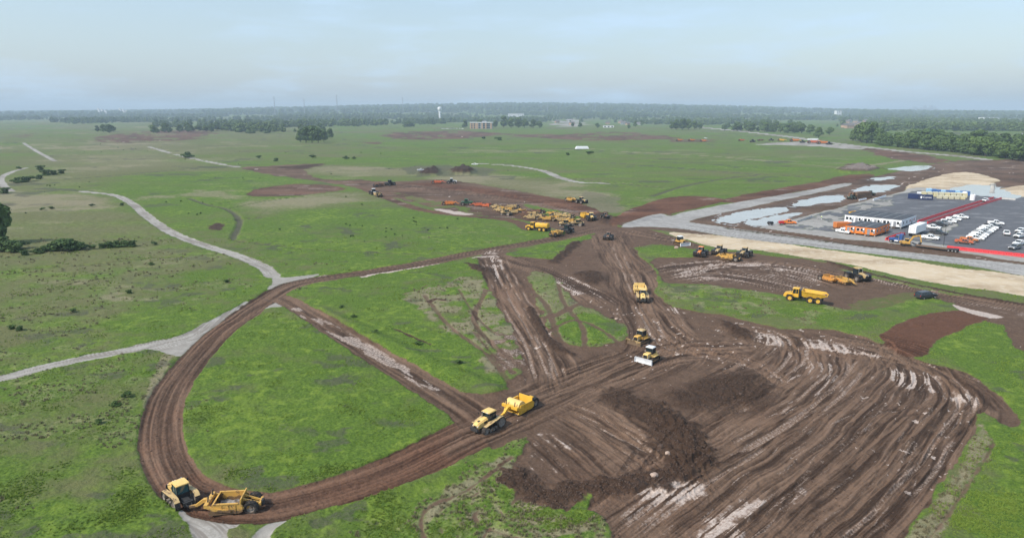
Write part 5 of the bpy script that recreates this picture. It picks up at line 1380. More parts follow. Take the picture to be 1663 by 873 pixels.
def office(o, L, W, h, nm, wallmat, label, nwin, doors, ac):
    """site office of side-by-side units: x along the long walls, y across the units; origin at the near corner"""
    z0 = Hmean(*S(L / 2, W / 2, o), 4) + .02
    e = empty('site_office', (o[0], o[1], z0), R(45), label, 'office')
    fz_, top = .55, .55 + h
    t = .14
    MB().box(L / 2, t / 2, fz_ + h / 2, L, t, h).obj('wall', wallmat, e)
    MB().box(L / 2, W - t / 2, fz_ + h / 2, L, t, h).obj('wall', wallmat, e)
    MB().box(t / 2, W / 2, fz_ + h / 2, t, W - 2 * t - .006, h).obj('wall', wallmat, e)
    MB().box(L - t / 2, W / 2, fz_ + h / 2, t, W - 2 * t - .006, h).obj('wall', wallmat, e)
    MB().box(L / 2, W / 2, .5, L - .1, W - .1, .1).obj('floor_frame', 'dark_metal', e)
    n = nm
    for i in range(n):
        r_ = MB().prism([(-.15, top), (L + .15, top), (L + .15, top + .10), (L / 2, top + .24), (-.15, top + .10)], W * i / n + .12, W * (i + 1) / n - .12).obj('roof_section', 'roof_membrane', e)
    for i in range(1, n):
        MB().prism([(-.15, top), (L + .15, top), (L + .15, top + .14), (L / 2, top + .28), (-.15, top + .14)], W * i / n - .115, W * i / n + .115).obj('roof_seam', 'roof_seam', e)
    for i in range(n + 1):                         # posts / blocking under the units
        for x in (.4, L / 2, L - .4): MB().box(x, min(max(W * i / n, .25), W - .25), .22, .4, .4, .44).obj('pier', 'concrete', e)
    def window(px, py, ax, w=1.0, hh=1.0, z=1.55):
        f = MB(); g = MB()
        if ax == 'x':
            f.box(px, py, fz_ + z, w + .14, .06, hh + .14); g.box(px, py - .035 if py < W / 2 else py + .035, fz_ + z, w, .02, hh)
        else:
            f.box(px, py, fz_ + z, .06, w + .14, hh + .14); g.box(px - .035 if px < L / 2 else px + .035, py, fz_ + z, .02, w, hh)
        fo = f.obj('window', 'white_box', e); g.obj('pane', 'dark_glass', fo)
    def door(px, py, ax):
        f = MB(); k = MB()
        if ax == 'x': f.box(px, py, fz_ + 1.03, .95, .07, 2.05); k.box(px + .35, py - .06, fz_ + 1.0, .06, .06, .14)
        else: f.box(px, py, fz_ + 1.03, .07, .95, 2.05); k.box(px - .06, py + .35, fz_ + 1.0, .06, .06, .14)
        d = f.obj('door', 'grey_paint', e); k.obj('handle', 'steel', d)
        for q in range(3):
            dd = .35 + .3 * q; zz = fz_ - .18 * (q + .3)
            (MB().box(px, py - dd, zz / 2, 1.2, .3, zz) if ax == 'x' else MB().box(px - dd, py, zz / 2, .3, 1.2, zz)).obj('door_step', 'steel', e)
    for ax, k, wpos, dpos in (('x', 0, [.12, .35, .58, .86], [.72]), ('y', 0, [.5 / n + i / n for i in range(n)], [])):
        if ax == 'x':
            for p in wpos: window(L * p, -.03, 'x')
            for p in dpos[:doors]: door(L * p, -.035, 'x')
        else:
            for i in range(n):
                window(-.03, W * (i + .32) / n, 'y')
                if i % 2 == 0: door(-.035, W * (i + .68) / n, 'y')
                else: window(-.03, W * (i + .72) / n, 'y')
                u = MB().box(-.28, W * (i + .08) / n + .2, fz_ + 1.5, .5, .5, 1.5).obj('air_conditioner', ac, e)
                MB().box(-.545, W * (i + .08) / n + .2, fz_ + 1.2, .03, .4, .6).obj('vent_grille', 'dark_metal', u)
    return e
office(G(1463, 371.5), 18.5, 21.6, 2.9, 6, 'white_panel', 'long white site office with flat dark roof of side-by-side units', 4, 1, 'white_box')
office(G(1421, 384.5), 15.5, 10.8, 2.6, 3, 'clean_orange_paint', 'orange site office with dark roof in front of the white one', 3, 1, 'white_box')

def container(px, deg, L, col, label, name='shipping_container', h=2.6, text=None):
    x, y = G(*px); z = Hmean(x, y, 2)
    e = empty(name, (x, y, z), R(deg), label, 'container')
    MB().box(0, 0, .1 + h / 2, L - .12, 2.36, h - .12).obj('body', col, e)
    for i in range(int(L / .42)):
        pass
    cr = MB()
    n = int(L / .5)
    for i in range(n):
        for s in (-1, 1): cr.box(-L / 2 + .35 + (L - .7) * i / (n - 1), s * 1.19, .1 + h / 2, .2, .05, h - .4)
    c = cr.obj('corrugation', col, e); c['kind'] = 'stuff'
    for s in (-1, 1):
        for q in (-1, 1):
            MB().box(s * (L / 2 - .08), q * 1.16, .1 + h / 2, .16, .16, h).obj('corner_post', col, e)
            MB().box(0, q * 1.16, .1 + (h - .08 if s > 0 else .08), L - .34, .14, .14).obj('rail', col, e)
    for q in (-.58, .58):
        d = MB().box(-L / 2 + .02, q, .1 + h / 2, .06, 1.1, h - .3).obj('door', col, e)
        MB().cyl((-L / 2 - .05, q, .3), (-L / 2 - .05, q, h - .1), .03, n=6).obj('lock_bar', 'steel', d)
    if text:
        cu = bpy.data.curves.new('lettering', 'FONT'); cu.body = text; cu.size = 1.5; cu.extrude = .01; cu.align_x = 'CENTER'; cu.align_y = 'CENTER'
        tmp = bpy.data.objects.new('lettering_curve', cu)
        me = bpy.data.meshes.new_from_object(tmp); bpy.data.objects.remove(tmp)
        me.materials.clear(); me.materials.append(MATS['white_box'])
        t = bpy.data.objects.new('lettering', me); COL.objects.link(t); t.parent = e; t['kind'] = 'stuff'
        t.location = (.4, -1.235, .1 + h / 2); t.rotation_euler = (R(90), 0, 0)
        MB().box(-2.4, -1.235, .1 + h / 2, .8, .03, 1.2).obj('emblem', 'white_box', e)
    return e
container((1367, 371), 8, 6.1, 'orange_paint', 'orange shipping container left of the orange office')
container((1485, 322.5), -32, 6.1, 'navy_paint', 'plain navy container at the left end of the box rows')
container((1503, 324), -16, 6.1, 'navy_paint', 'navy container with white lettering in front of the cream boxes', text='Conex')

def dumpster(px, deg, col, label):
    x, y = G(*px)
    e = empty('dumpster', (x, y, Hmean(x, y)), R(deg), label, 'dumpster')
    b = MB()
    for s in (-1, 1): b.prism([(-2.6, .3), (-2.9, 2.0), (2.9, 2.0), (2.6, .3)], s * 1.15 - .05, s * 1.15 + .05)
    b.box(0, 0, .32, 5.2, 2.2, .1).box(-2.75, 0, 1.15, .1, 2.2, 1.7).box(2.75, 0, 1.15, .1, 2.2, 1.7)
    b.obj('body', col, e)
    rb = MB()
    for s in (-1, 1):
        for x_ in (-2, -1.2, -.4, .4, 1.2, 2): rb.box(x_, s * 1.24, 1.15, .1, .08, 1.6)
        rb.box(0, s * 1.24, 1.97, 5.8, .12, .1)
    o = rb.obj('rib', col, e); o['kind'] = 'stuff'
    for s in (-1, 1):
        for x_ in (-2.2, 2.2): MB().cyl((x_, s * .9 - .1, .16), (x_, s * .9 + .1, .16), .16).obj('wheel', 'dark_metal', e)
dumpster((1387, 350.5), 40, 'bright_yellow_paint', 'orange yellow dumpster behind the left end of the white office')

def box_trailer(px, deg, L, label, name='box_trailer', h=2.8):
    x, y = G(*px)
    e = empty(name, (x, y, Hmean(x, y)), R(deg), label, 'trailer')
    b = MB().box(0, 0, 1.15 + h / 2, L, 2.55, h).obj('box', 'white_box', e)
    MB().box(0, 0, 1.15 + h + .02, L - .1, 2.45, .06).obj('roof', 'white_paint', e)
    for q in (-.63, .63):
        d = MB().box(-L / 2 - .03, q, 1.15 + h / 2, .05, 1.2, h - .2).obj('rear_door', 'white_panel', e)
        MB().cyl((-L / 2 - .08, q, 1.3), (-L / 2 - .08, q, h + .9), .03, n=6).obj('lock_bar', 'steel', d)
    MB().box(0, 0, 1.02, L - .4, 1.0, .22).obj('frame', 'dark_metal', e)
    for xx in (-L / 2 + 1.4, -L / 2 + 2.7):
        for s in (-1, 1):
            p = MB().tyre(xx, s * .95, .5, .5, .55, False).obj('wheel', 'clean_rubber', e, True); MB().disc(xx, s * .95, .5, .3, .5).obj('rim', 'rim_silver', p, True)
    for s in (-1, 1): MB().box(L / 2 - 2.6, s * .8, .5, .14, .14, 1.0).obj('landing_leg', 'dark_metal', e)
box_trailer((1489, 380), 45, 13.0, 'white box trailer standing beside the long white office')
box_trailer((1320, 229), 4, 16, 'white box trailer at the far orange equipment yard')

def flatbed(px, deg):
    x, y = G(*px)
    e = empty('lowboy_trailer', (x, y, Hmean(x, y)), R(deg), 'long dark lowboy trailer at the front edge of the lot', 'trailer')
    MB().box(0, 0, .75, 9.5, 2.5, .18).obj('deck', 'timber', e)
    for s in (-1, 1): MB().box(0, s * 1.15, .6, 9.5, .16, .3).obj('side_beam', 'dark_metal', e)
    MB().hexa([(-4.75, -.6, .7), (-4.75, .6, .7), (-6.2, .6, 1.2), (-6.2, -.6, 1.2), (-4.75, -.6, .95), (-4.75, .6, .95), (-6.2, .6, 1.45), (-6.2, -.6, 1.45)]).obj('gooseneck', 'dark_metal', e)
    MB().hexa([(4.75, -1.25, .6), (7.9, -1.25, .85), (7.9, 1.25, .85), (4.75, 1.25, .6), (4.75, -1.25, .84), (7.9, -1.25, 1.05), (7.9, 1.25, 1.05), (4.75, 1.25, .84)]).obj('rear_deck', 'dark_metal', e)
    for xx in (5.3, 6.4, 7.4):
        for s in (-1, 1):
            p = MB().tyre(xx, s * .95, .45, .45, .55, False).obj('wheel', 'clean_rubber', e, True); MB().disc(xx, s * .95, .45, .27, .5).obj('rim', 'rim_silver', p, True)
    return e
flatbed((1513, 403), -46)

def semi(px, deg):
    x, y = G(*px)
    e = empty('semi_truck', (x, y, Hmean(x, y)), R(deg), 'blue semi truck cab coupled ahead of the lowboy trailer', 'truck')
    MB().box(-.4, 0, .85, 6.4, .9, .3).obj('frame', 'dark_metal', e)
    h = MB().prism([(1.2, .75), (3.0, .7), (3.1, 1.5), (1.2, 1.85)], -.75, .75).obj('hood', 'blue_paint', e)
    MB().box(3.1, 0, 1.1, .06, 1.1, .8).obj('grille', 'rim_silver', h)
    c = MB().taper(-.2, 1.2, -1.1, 1.1, .8, 1.9).obj('cab', 'blue_paint', e)
    MB().taper(-.15, 1.15, -1.05, 1.05, 1.9, 2.65, .05, .4, .08).obj('windows', 'dark_glass', c)
    MB().taper(-.2, .85, -1.05, 1.05, 2.65, 2.95, 0, .3, .1).obj('roof', 'blue_paint', c)
    MB().taper(-1.3, -.2, -1.1, 1.1, .8, 3.2, 0, 0, .05).obj('sleeper', 'blue_paint', e)
    for s in (-1, 1):
        MB().cyl((-.25, s * 1.18, .9), (-.25, s * 1.18, 3.5), .08).obj('exhaust', 'rim_silver', e, True)
        MB().cyl((-.1, s * 1.0, .75), (1.0, s * 1.0, .75), .3).obj('fuel_tank', 'rim_silver', e, True)
        for xx in (2.2, -2.0, -3.1):
            p = MB().tyre(xx, s * .95, .52, .52, .34 if xx > 0 else .6, False).obj('wheel', 'clean_rubber', e, True); MB().disc(xx, s * .95, .52, .3, .34).obj('rim', 'rim_silver', p, True)
        MB().box(2.2, s * .95, 1.1, 1.3, .4, .1).obj('fender', 'blue_paint', e)
semi((1459, 393.5), 135)

def excavator(px, deg):
    x, y = G(*px)
    e = empty('excavator', (x, y, Hmean(x, y)), R(deg), 'yellow excavator with folded boom in front of the white box trailer', 'excavator'); e.scale = (.85,) * 3
    for s in (-1, 1):
        t = MB(); belt(t, stadium(-1.35, .4, 1.35, .4, .42, .42), .08, s * 1.2 - .28, s * 1.2 + .28, .04, 34)
        tr = t.obj('track', 'muddy_track', e)
        MB().disc(-1.35, s * 1.2, .42, .33, .4, 12).obj('sprocket', 'dark_metal', tr, True); MB().disc(1.35, s * 1.2, .42, .33, .4, 12).obj('idler', 'dark_metal', tr, True)
        MB().box(0, s * 1.2, .4, 2.2, .3, .35).obj('roller_frame', 'dark_metal', tr)
    MB().box(0, 0, .55, 1.6, 2.0, .35).cyl((0, 0, .6), (0, 0, 1.0), .7, n=14).obj('undercarriage', 'dark_metal', e)
    MB().prism([(-2.3, 1.0), (-2.4, 1.3), (-2.2, 2.05), (-.3, 2.1), (1.3, 1.5), (1.3, 1.0)], -1.3, .2).obj('house', 'yellow_paint', e, True)
    MB().prism([(-2.3, 1.0), (-2.4, 1.3), (-2.2, 2.0), (-.5, 2.0), (-.5, 1.0)], .2, 1.3).obj('counterweight', 'yellow_paint', e, True)
    c = MB().taper(-.45, 1.35, .25, 1.25, 1.0, 2.75, .05, .3, .05).obj('cab', 'dark_glass', e)
    MB().taper(-.45, 1.1, .22, 1.28, 2.75, 2.87, .05, .1, .05).obj('cab_roof', 'yellow_paint', c)
    b = MB(); b.bar((.9, -.35, 1.5), (2.4, -.35, 4.2), .45, .55); b.bar((2.35, -.35, 4.1), (4.6, -.35, 4.5), .4, .5); b.obj('boom', 'yellow_paint', e)
    MB().bar((4.7, -.35, 4.8), (5.3, -.35, 1.9), .34, .42).obj('stick', 'yellow_paint', e)
    MB().cyl((1.2, -.35, 1.6), (3.0, -.35, 3.9), .1).obj('boom_cylinder', 'steel', e, True)
    MB().cyl((3.0, -.35, 4.7), (4.6, -.35, 5.0), .09).obj('stick_cylinder', 'steel', e, True)
    MB().prism([(5.0, 1.9), (5.5, 1.9), (5.3, 1.1), (4.6, .9), (4.3, 1.3)], -.95, .25).obj('bucket', 'dark_metal', e)
excavator((1471, 398), -20)

# red water-filled barriers, one object each
PB = Proto()
bm_ = MB().prism([(-.30, 0), (.30, 0), (.30, .22), (.14, .42), (.09, .98), (-.09, .98), (-.14, .42), (-.30, .22)], -.97, .97)
PB.part('shell', bm_, 'barrier_red', False)
for y_ in (-.6, 0, .6): PB.part('recess', MB().box(.17, y_, .55, .06, .26, .28), 'tail_lens', False)
def barriers(a, b, rows, label, group, step=2.05, gap=1.0):
    (x0, y0), (x1, y1) = G(*a), G(*b)
    L = math.hypot(x1 - x0, y1 - y0); n = int(L / step); h = math.atan2(y1 - y0, x1 - x0)
    for r_ in range(rows):
        for i in range(n):
            t = (i + .5) * step
            ox, oy = -math.sin(h) * gap * r_, math.cos(h) * gap * r_
            x, y = x0 + math.cos(h) * t + ox, y0 + math.sin(h) * t + oy
            place(PB, 'plastic_barrier', (x, y, H(x, y) + .01), h - math.pi / 2 + random.uniform(-.02, .02), label, 'barrier', group, skip=('recess',) if L > 60 else ())
barriers((1506, 362.5), (1627, 322.5), 2, 'red plastic barrier in the long diagonal double row across the lot', 'long diagonal barrier row', gap=3.6)
barriers((1537, 403.5), (1690, 420), 2, 'red plastic barrier in the row along the front edge of the lot', 'front barrier row', gap=1.2)
barriers((1443, 390), (1472, 380), 2, 'red plastic barrier in the short row left of the white box trailer', 'short barrier row', gap=1.0)

# concrete road barriers at the left tip of the lot
cb = MB().prism([(-.3, 0), (.3, 0), (.3, .12), (.12, .35), (.08, .82), (-.08, .82), (-.12, .35), (-.3, .12)], -1.5, 1.5).mesh('concrete_barrier'); cb.materials.append(MATS['concrete'])
cbw = MB().prism([(-.3, 0), (.3, 0), (.3, .12), (.12, .35), (.08, .82), (-.08, .82), (-.12, .35), (-.3, .12)], -1.5, 1.5).mesh('concrete_barrier'); cbw.materials.append(MATS['white_panel'])
def conc(a, b, label, group, me=cb):
    (x0, y0), (x1, y1) = G(*a), G(*b); L = math.hypot(x1 - x0, y1 - y0); n = max(1, int(L / 3.15)); h = math.atan2(y1 - y0, x1 - x0)
    for i in range(n):
        x, y = x0 + math.cos(h) * (i + .5) * 3.15, y0 + math.sin(h) * (i + .5) * 3.15
        o = bpy.data.objects.new('concrete_barrier', me); COL.objects.link(o); o.location = (x, y, H(x, y)); o.rotation_euler = (0, 0, h - math.pi / 2)
        one(o, label, 'barrier', group)
conc((1294, 361), (1322, 351), 'pale concrete barrier in the line right of the orange pickup', 'concrete barriers by the orange pickup')
conc((1418, 325), (1440, 318), 'white concrete barrier in the line below the timber stack', 'white barriers below the timber stack', cbw)
conc((1395, 325), (1408, 322.5), 'white concrete block left of the white barrier line', 'white blocks below the timber stack', cbw)
conc((1626, 322.8), (1650, 324.5), 'pale concrete barrier at the far end of the diagonal red row', 'concrete barriers at the far lot corner')

# rows of boxed goods and tanks behind the lot
def crate(px, size, col, label, group, deg=-14, up=0.0):
    x, y = G(*px); sx, sy, sz = size
    e = empty('storage_box', (x, y, H(x, y) + up), R(deg), label, 'box', group)
    MB().box(0, 0, .12 + sz * .42, sx, sy, sz * .84).obj('body', col, e)
    MB().taper(-sx / 2 - .05, sx / 2 + .05, -sy / 2 - .05, sy / 2 + .05, .12 + sz * .84, .12 + sz, .12, .12, .12).obj('lid', col if col != 'pale_yellow_box' else 'cream_box', e)
    for s in (-1, 1): MB().box(0, s * sy * .32, .06, sx * .96, .16, .12).obj('runner', 'timber', e)
ORD = ['first', 'second', 'third', 'fourth', 'fifth', 'sixth', 'seventh', 'eighth', 'ninth']
o0, o1 = (1500, 320.5), (1566, 323)
for i in range(8):
    u = o0[0] + (o1[0] - o0[0]) * i / 7; v = o0[1] + (o1[1] - o0[1]) * i / 7
    crate((u, v - 2.2), (2.1, 2.0, 2.5), random.choice(['cream_box', 'cream_box', 'pale_yellow_box']), f'cream box {ORD[i]} from the left in the back row behind the navy containers', 'back row of cream boxes')
    if 2 < i: crate((u - 3, v + .6), (2.0, 1.8, 1.7), random.choice(['pale_yellow_box', 'cream_box']), f'low yellowish box {ORD[i - 3]} from the left in the front row beside the navy containers', 'front row of yellow boxes')
for i in range(9):
    u = 1508 + 62 * i / 8; v = 313.6 + 3.6 * i / 8
    crate((u, v), (2.4, 2.2, 2.3), 'barrel_blue' if i % 3 else 'light_blue', f'{"blue" if i % 3 else "light blue"} box {ORD[i]} from the left in the row at the pond edge', 'blue boxes at the pond edge')
crate((1495, 316.5), (3.2, 2.2, 1.6), 'white_box', 'low white crate behind the plain navy container', None)
crate((1560, 320), (2.2, 2.2, 2.6), 'light_blue', 'light blue box at the right end of the cream rows', None)
def ibc(px, label):
    x, y = G(*px)
    e = empty('white_tank', (x, y, H(x, y)), R(-14), label, 'tank', 'white tanks behind the lot')
    MB().cyl((0, 0, .1), (0, 0, 2.9), 1.25, n=18).obj('shell', 'white_box', e, True)
    MB().cyl((0, 0, 2.9), (0, 0, 3.25), 1.25, .5, n=18).obj('dome', 'white_box', e, True)
    MB().cyl((0, 0, 3.2), (0, 0, 3.4), .35, n=12).obj('hatch', 'dark_metal', e, True)
    for s in (-1, 1): MB().box(1.3, s * .2, 1.6, .05, .05, 3.1).obj('ladder_rail', 'steel', e)
ibc((1566, 320.5), 'white round tank next to the blue boxes'); ibc((1579, 325), 'white round tank nearest the white pickup'); 

# stacked crane mats beside the puddles
def mats(px, deg):
    x, y = G(*px); z = Hmean(x, y, 3)
    e = empty('timber_stack', (x, y, z), R(deg), 'brown stack of heavy timbers beside the pale puddles', 'timber stack')
    rr = random.Random(3); e.scale = (1.5, 1.5, 1.5)
    for lv in range(5):
        for k in range(5 - lv // 2):
            MB().box(rr.uniform(-.6, .6), -1.8 + .9 * k + rr.uniform(-.1, .1) + lv * .12, .25 + .46 * lv, 8.5 + rr.uniform(-1.5, 1), .8, .4, rr.uniform(-.06, .06)).obj('timber', rr.choice(['timber', 'rust', 'timber']), e)
mats((1396, 321), 30)
put_dir(PR_WT, 'wheeled_tractor', (1413, 317), 35, 'dark green machine at the right end of the timber stack', 'tractor', None, .8, {'yellow_paint': 'dark_green_paint', 'black_paint': 'dark_green_paint'})
put_dir(PR_WT, 'wheeled_tractor', (1383, 323), 210, 'dark green machine at the left end of the timber stack', 'tractor', None, .7, {'yellow_paint': 'dark_green_paint', 'black_paint': 'dark_green_paint'})

# towed red compressor and a black bin by the orange pickup
def compressor(px, deg, col, label, name='towed_compressor'):
    x, y = G(*px)
    e = empty(name, (x, y, H(x, y)), R(deg), label, 'compressor')
    MB().prism([(-1.1, .5), (1.0, .5), (1.1, 1.0), (.7, 1.45), (-.9, 1.5), (-1.2, 1.1)], -.7, .7).obj('housing', col, e, True)
    MB().bar((1.0, 0, .5), (2.3, 0, .45), .1).obj('drawbar', 'dark_metal', e)
    for s in (-1, 1):
        p = MB().tyre(0, s * .82, .36, .36, .22, False).obj('wheel', 'clean_rubber', e, True); MB().disc(0, s * .82, .36, .2, .2).obj('rim', 'rim_silver', p, True)
compressor((1269, 364), -10, 'tail_lens', 'red towed compressor behind the orange pickup')
compressor((1251, 365), 30, 'black_paint', 'black towed generator at the left tip of the lot', 'towed_generator')

# one worker standing on the lot
def person(px, label):
    x, y = G(*px); z = H(x, y)
    me = bpy.data.meshes.new('person')
    J = [(0, 0, .95), (0, 0, 1.2), (0, 0, 1.42), (0, 0, 1.52), (0, 0, 1.66), (0, .1, .9), (.03, .11, .5), (0, .12, .06), (.14, .13, .03), (0, -.1, .9), (-.03, -.11, .5), (0, -.12, .06), (.14, -.13, .03),
         (0, .2, 1.4), (.02, .27, 1.12), (.1, .28, .86), (0, -.2, 1.4), (.02, -.27, 1.12), (.1, -.28, .86), (.02, 0, 1.76)]
    E = [(0, 1), (1, 2), (2, 3), (3, 4), (0, 5), (5, 6), (6, 7), (7, 8), (0, 9), (9, 10), (10, 11), (11, 12), (2, 13), (13, 14), (14, 15), (2, 16), (16, 17), (17, 18), (4, 19)]
    rad = [.15, .15, .16, .06, .1, .1, .075, .05, .045, .1, .075, .05, .045, .075, .055, .04, .075, .055, .04, .08]
    me.from_pydata(J, E, []); o = bpy.data.objects.new('person', me); COL.objects.link(o)
    md = o.modifiers.new('skin', 'SKIN'); sv = me.skin_vertices[0].data
    for i, r_ in enumerate(rad): sv[i].radius = (r_, r_)
    sv[0].use_root = True
    o.modifiers.new('sub', 'SUBSURF').levels = 1
    me.materials.append(MATS['white_panel'])
    o.location = (x, y, z); one(o, label, 'person')
    v = MB().taper(-.17, .17, -.2, .2, 1.0, 1.46, .03, .03, .02).obj('vest', 'hi_vis', o); h_ = MB().cyl((.01, 0, 1.72), (.01, 0, 1.86), .14, .07, n=10).obj('hard_hat', 'white_box', o, True)
    MB().taper(-.13, .13, -.18, .18, .5, .98, .01, .01, .01).obj('trousers', 'denim', o)
person((1334, 356), 'person in a bright vest and white hard hat standing on the lot')
# pole lamp at the corner of the rows
MBp = MB().cyl((0, 0, 0), (0, 0, 7.5), .09, .06, n=8)
x, y = G(1532, 400)
e = empty('lamp_post', (x, y, H(x, y)), 0, 'thin dark lamp post at the front edge of the lot', 'lamp post')
MBp.obj('pole', 'dark_metal', e); MB().box(0, 0, .2, .5, .5, .4).obj('base', 'concrete', e); MB().box(.3, 0, 7.5, .8, .25, .12).obj('lamp_head', 'dark_metal', e)

# --- far orange equipment yard and other far things
PR_EXC = None
gfar = 'orange machines in the far yard'
for i, (u, v, c, lab) in enumerate([(1104, 229, 'orange_paint', 'far orange scraper leftmost of the three on the field'), (1124, 229, 'orange_paint', 'far orange scraper middle of the three on the field'), (1143, 230, 'orange_paint', 'far orange scraper rightmost of the three on the field')]):
    put_dir(PR_SC4, 'pull_scraper', (u, v), 5, lab, 'scraper', 'three orange scrapers on the far field', 1.35, {'yellow_paint': c, 'pale_yellow_paint': c})
put_dir(PR_PU, 'pickup_truck', (1146, 225), 0, 'far white pickup behind the three orange scrapers', 'pickup', None)
for i, (u, v, pr, c, sc, lab) in enumerate([(1205, 229, PR_SC, 'red_orange_paint', 1.0, 'red scraper at the left end of the far yard'), (1222, 231, PR_WT, 'black_paint', 1.0, 'dark tractor near the left end of the far yard'), (1236, 229, PR_SC, 'rust', 1.0, 'rusty scraper in the far yard'),
        (1252, 229, PR_WT, 'dark_green_paint', 1.0, 'green tractor in the far yard'), (1270, 229, PR_SC, 'bright_yellow_paint', 1.2, 'yellow scraper in the middle of the far yard'), (1292, 230, PR_SC4, 'orange_paint', 1.5, 'large orange scraper in the middle of the far yard'),
        (1303, 232, PR_WT, 'black_paint', .9, 'dark tractor right of the large orange scraper in the far yard'), (1322, 233, PR_SC4, 'red_orange_paint', 1.6, 'red orange scraper below the far white trailer'), (1337, 234, PR_SC4, 'orange_paint', 1.6, 'bright orange scraper at the right end of the far yard'),
        (1346, 235, PR_WT, 'grey_paint', 1.0, 'grey tractor at the right end of the far yard')]):
    put_dir(pr, 'pull_scraper' if pr in (PR_SC, PR_SC4) else 'wheeled_tractor', (u, v), random.uniform(-20, 20), lab, 'scraper' if pr in (PR_SC, PR_SC4) else 'tractor', gfar, sc * 1.25, {'yellow_paint': c, 'pale_yellow_paint': c})
# pipes stacked in the field
x, y = G(945, 242)
e = empty('pipe_stack', (x, y, Hmean(x, y, 4)), R(8), 'stack of long white pipes in the far green field', 'pipes')
for lv in range(3):
    for k in range(6 - lv): MB().cyl((-8 + lv * .5, -3.2 + 1.25 * k + lv * .62, .62 + 1.08 * lv), (8 - lv * .4, -3.2 + 1.25 * k + lv * .62, .62 + 1.08 * lv), .6, n=12).obj('pipe', 'white_panel', e, True)
for xx in (-5, 5): MB().box(xx, 0, .06, .3, 7.8, .14).obj('bearer', 'timber', e)
put_dir(PR_PU, 'pickup_truck', (771, 268), 170, 'white pickup on the pale track beside the dark soil heap', 'pickup', None)
put_dir(PR_PU, 'pickup_truck', (684, 282), 20, 'white pickup at the foot of the smaller dark heap', 'pickup', None)
# culvert headwall in the far pond
x, y = G(1612, 306)
e = empty('culvert_riser', (x, y, H(x, y) - .3), 0, 'pale concrete riser at the edge of the pond', 'riser')
MB().cyl((0, 0, 0), (0, 0, 3.0), 1.2, n=16).obj('shaft', 'concrete', e, True); MB().cyl((0, 0, 3.0), (0, 0, 3.3), 1.5, n=16).obj('cap', 'concrete', e, True)
# pale rocks dug out of the ground
for i, (u, v, r_, lab) in enumerate([(1062, 776, .5, 'pale boulder on the clod ridge, nearest the pale clay'), (1072, 728, .45, 'grey boulder at the end of the clod ridge'), (1084, 738, .4, 'brown boulder beside the grey one on the clod ridge'), (993, 517, .5, 'pale rock at the tip of the grass island'), (1001, 518, .45, 'small pale rock beside the grass island'),
                                      (1203, 642, .4, 'pale stone on the dark heap'), (1098, 404, .8, 'grey rock in the green strip by the bulldozer'), (765, 690 + 0, .001, '')][:7]):
    x, y = G(u, v); bm = bmesh.new(); bmesh.ops.create_icosphere(bm, subdivisions=2, radius=r_)
    rr = random.Random(i)
    for q in bm.verts: q.co *= rr.uniform(.78, 1.12); q.co.z *= .7
    me = bpy.data.meshes.new('boulder'); bm.to_mesh(me); bm.free(); me.materials.append(MATS['pale_rock' if i % 2 == 0 else 'loose_soil'])
    o = bpy.data.objects.new('boulder', me); COL.objects.link(o); o.location = (x, y, H(x, y) + r_ * .25); one(o, lab, 'rock', 'boulders')
# ------------------------------------------------------------------ trees, bushes, weeds
def leaf_mat(name, c1, c2, trans=0.25):
    m = bpy.data.materials.new(name); m.use_nodes = True
    N, L = m.node_tree.nodes, m.node_tree.links
    b = N['Principled BSDF']; b.inputs['Roughness'].default_value = .7; b.inputs['Specular IOR Level'].default_value = .2
    oi = N.new('ShaderNodeObjectInfo'); g = N.new('ShaderNodeNewGeometry')
    nz = N.new('ShaderNodeTexNoise'); nz.inputs['Scale'].default_value = .35; nz.inputs['Detail'].default_value = 3; L.new(g.outputs['Position'], nz.inputs['Vector'])
    ri = N.new('ShaderNodeMath'); ri.operation = 'MULTIPLY'; ri.inputs[1].default_value = .35; L.new(g.outputs['Random Per Island'], ri.inputs[0])
    a = N.new('ShaderNodeMath'); a.operation = 'ADD'; L.new(ri.outputs[0], a.inputs[1])
    b2 = N.new('ShaderNodeMath'); b2.operation = 'MULTIPLY'; b2.inputs[1].default_value = .45; L.new(oi.outputs['Random'], b2.inputs[0])
    a2 = N.new('ShaderNodeMath'); a2.operation = 'MULTIPLY_ADD'; a2.inputs[1].default_value = .6; L.new(nz.outputs['Fac'], a2.inputs[0]); L.new(b2.outputs[0], a2.inputs[2])
    L.new(a2.outputs[0], a.inputs[0])
    sb = N.new('ShaderNodeMath'); sb.operation = 'SUBTRACT'; sb.inputs[1].default_value = .2; sb.use_clamp = True; L.new(a.outputs[0], sb.inputs[0])
    mxn = N.new('ShaderNodeMix'); mxn.data_type = 'RGBA'; mxn.inputs['A'].default_value = (*c1, 1); mxn.inputs['B'].default_value = (*c2, 1)
    L.new(sb.outputs[0], mxn.inputs['Factor']); L.new(mxn.outputs['Result'], b.inputs['Base Color'])
    MATS[name] = m
    return m
leaf_mat('leaves', (0.034, 0.070, 0.018), (0.120, 0.180, 0.048))
leaf_mat('far_leaves', (0.040, 0.078, 0.022), (0.135, 0.190, 0.055))
leaf_mat('bush_leaves', (0.022, 0.050, 0.014), (0.085, 0.140, 0.036))
leaf_mat('weed_leaves', (0.110, 0.180, 0.026), (0.230, 0.310, 0.055))
leaf_mat('dry_stalks', (0.11, 0.10, 0.055), (0.25, 0.22, 0.13))
mat('bark', (0.09, 0.07, 0.055), .9)

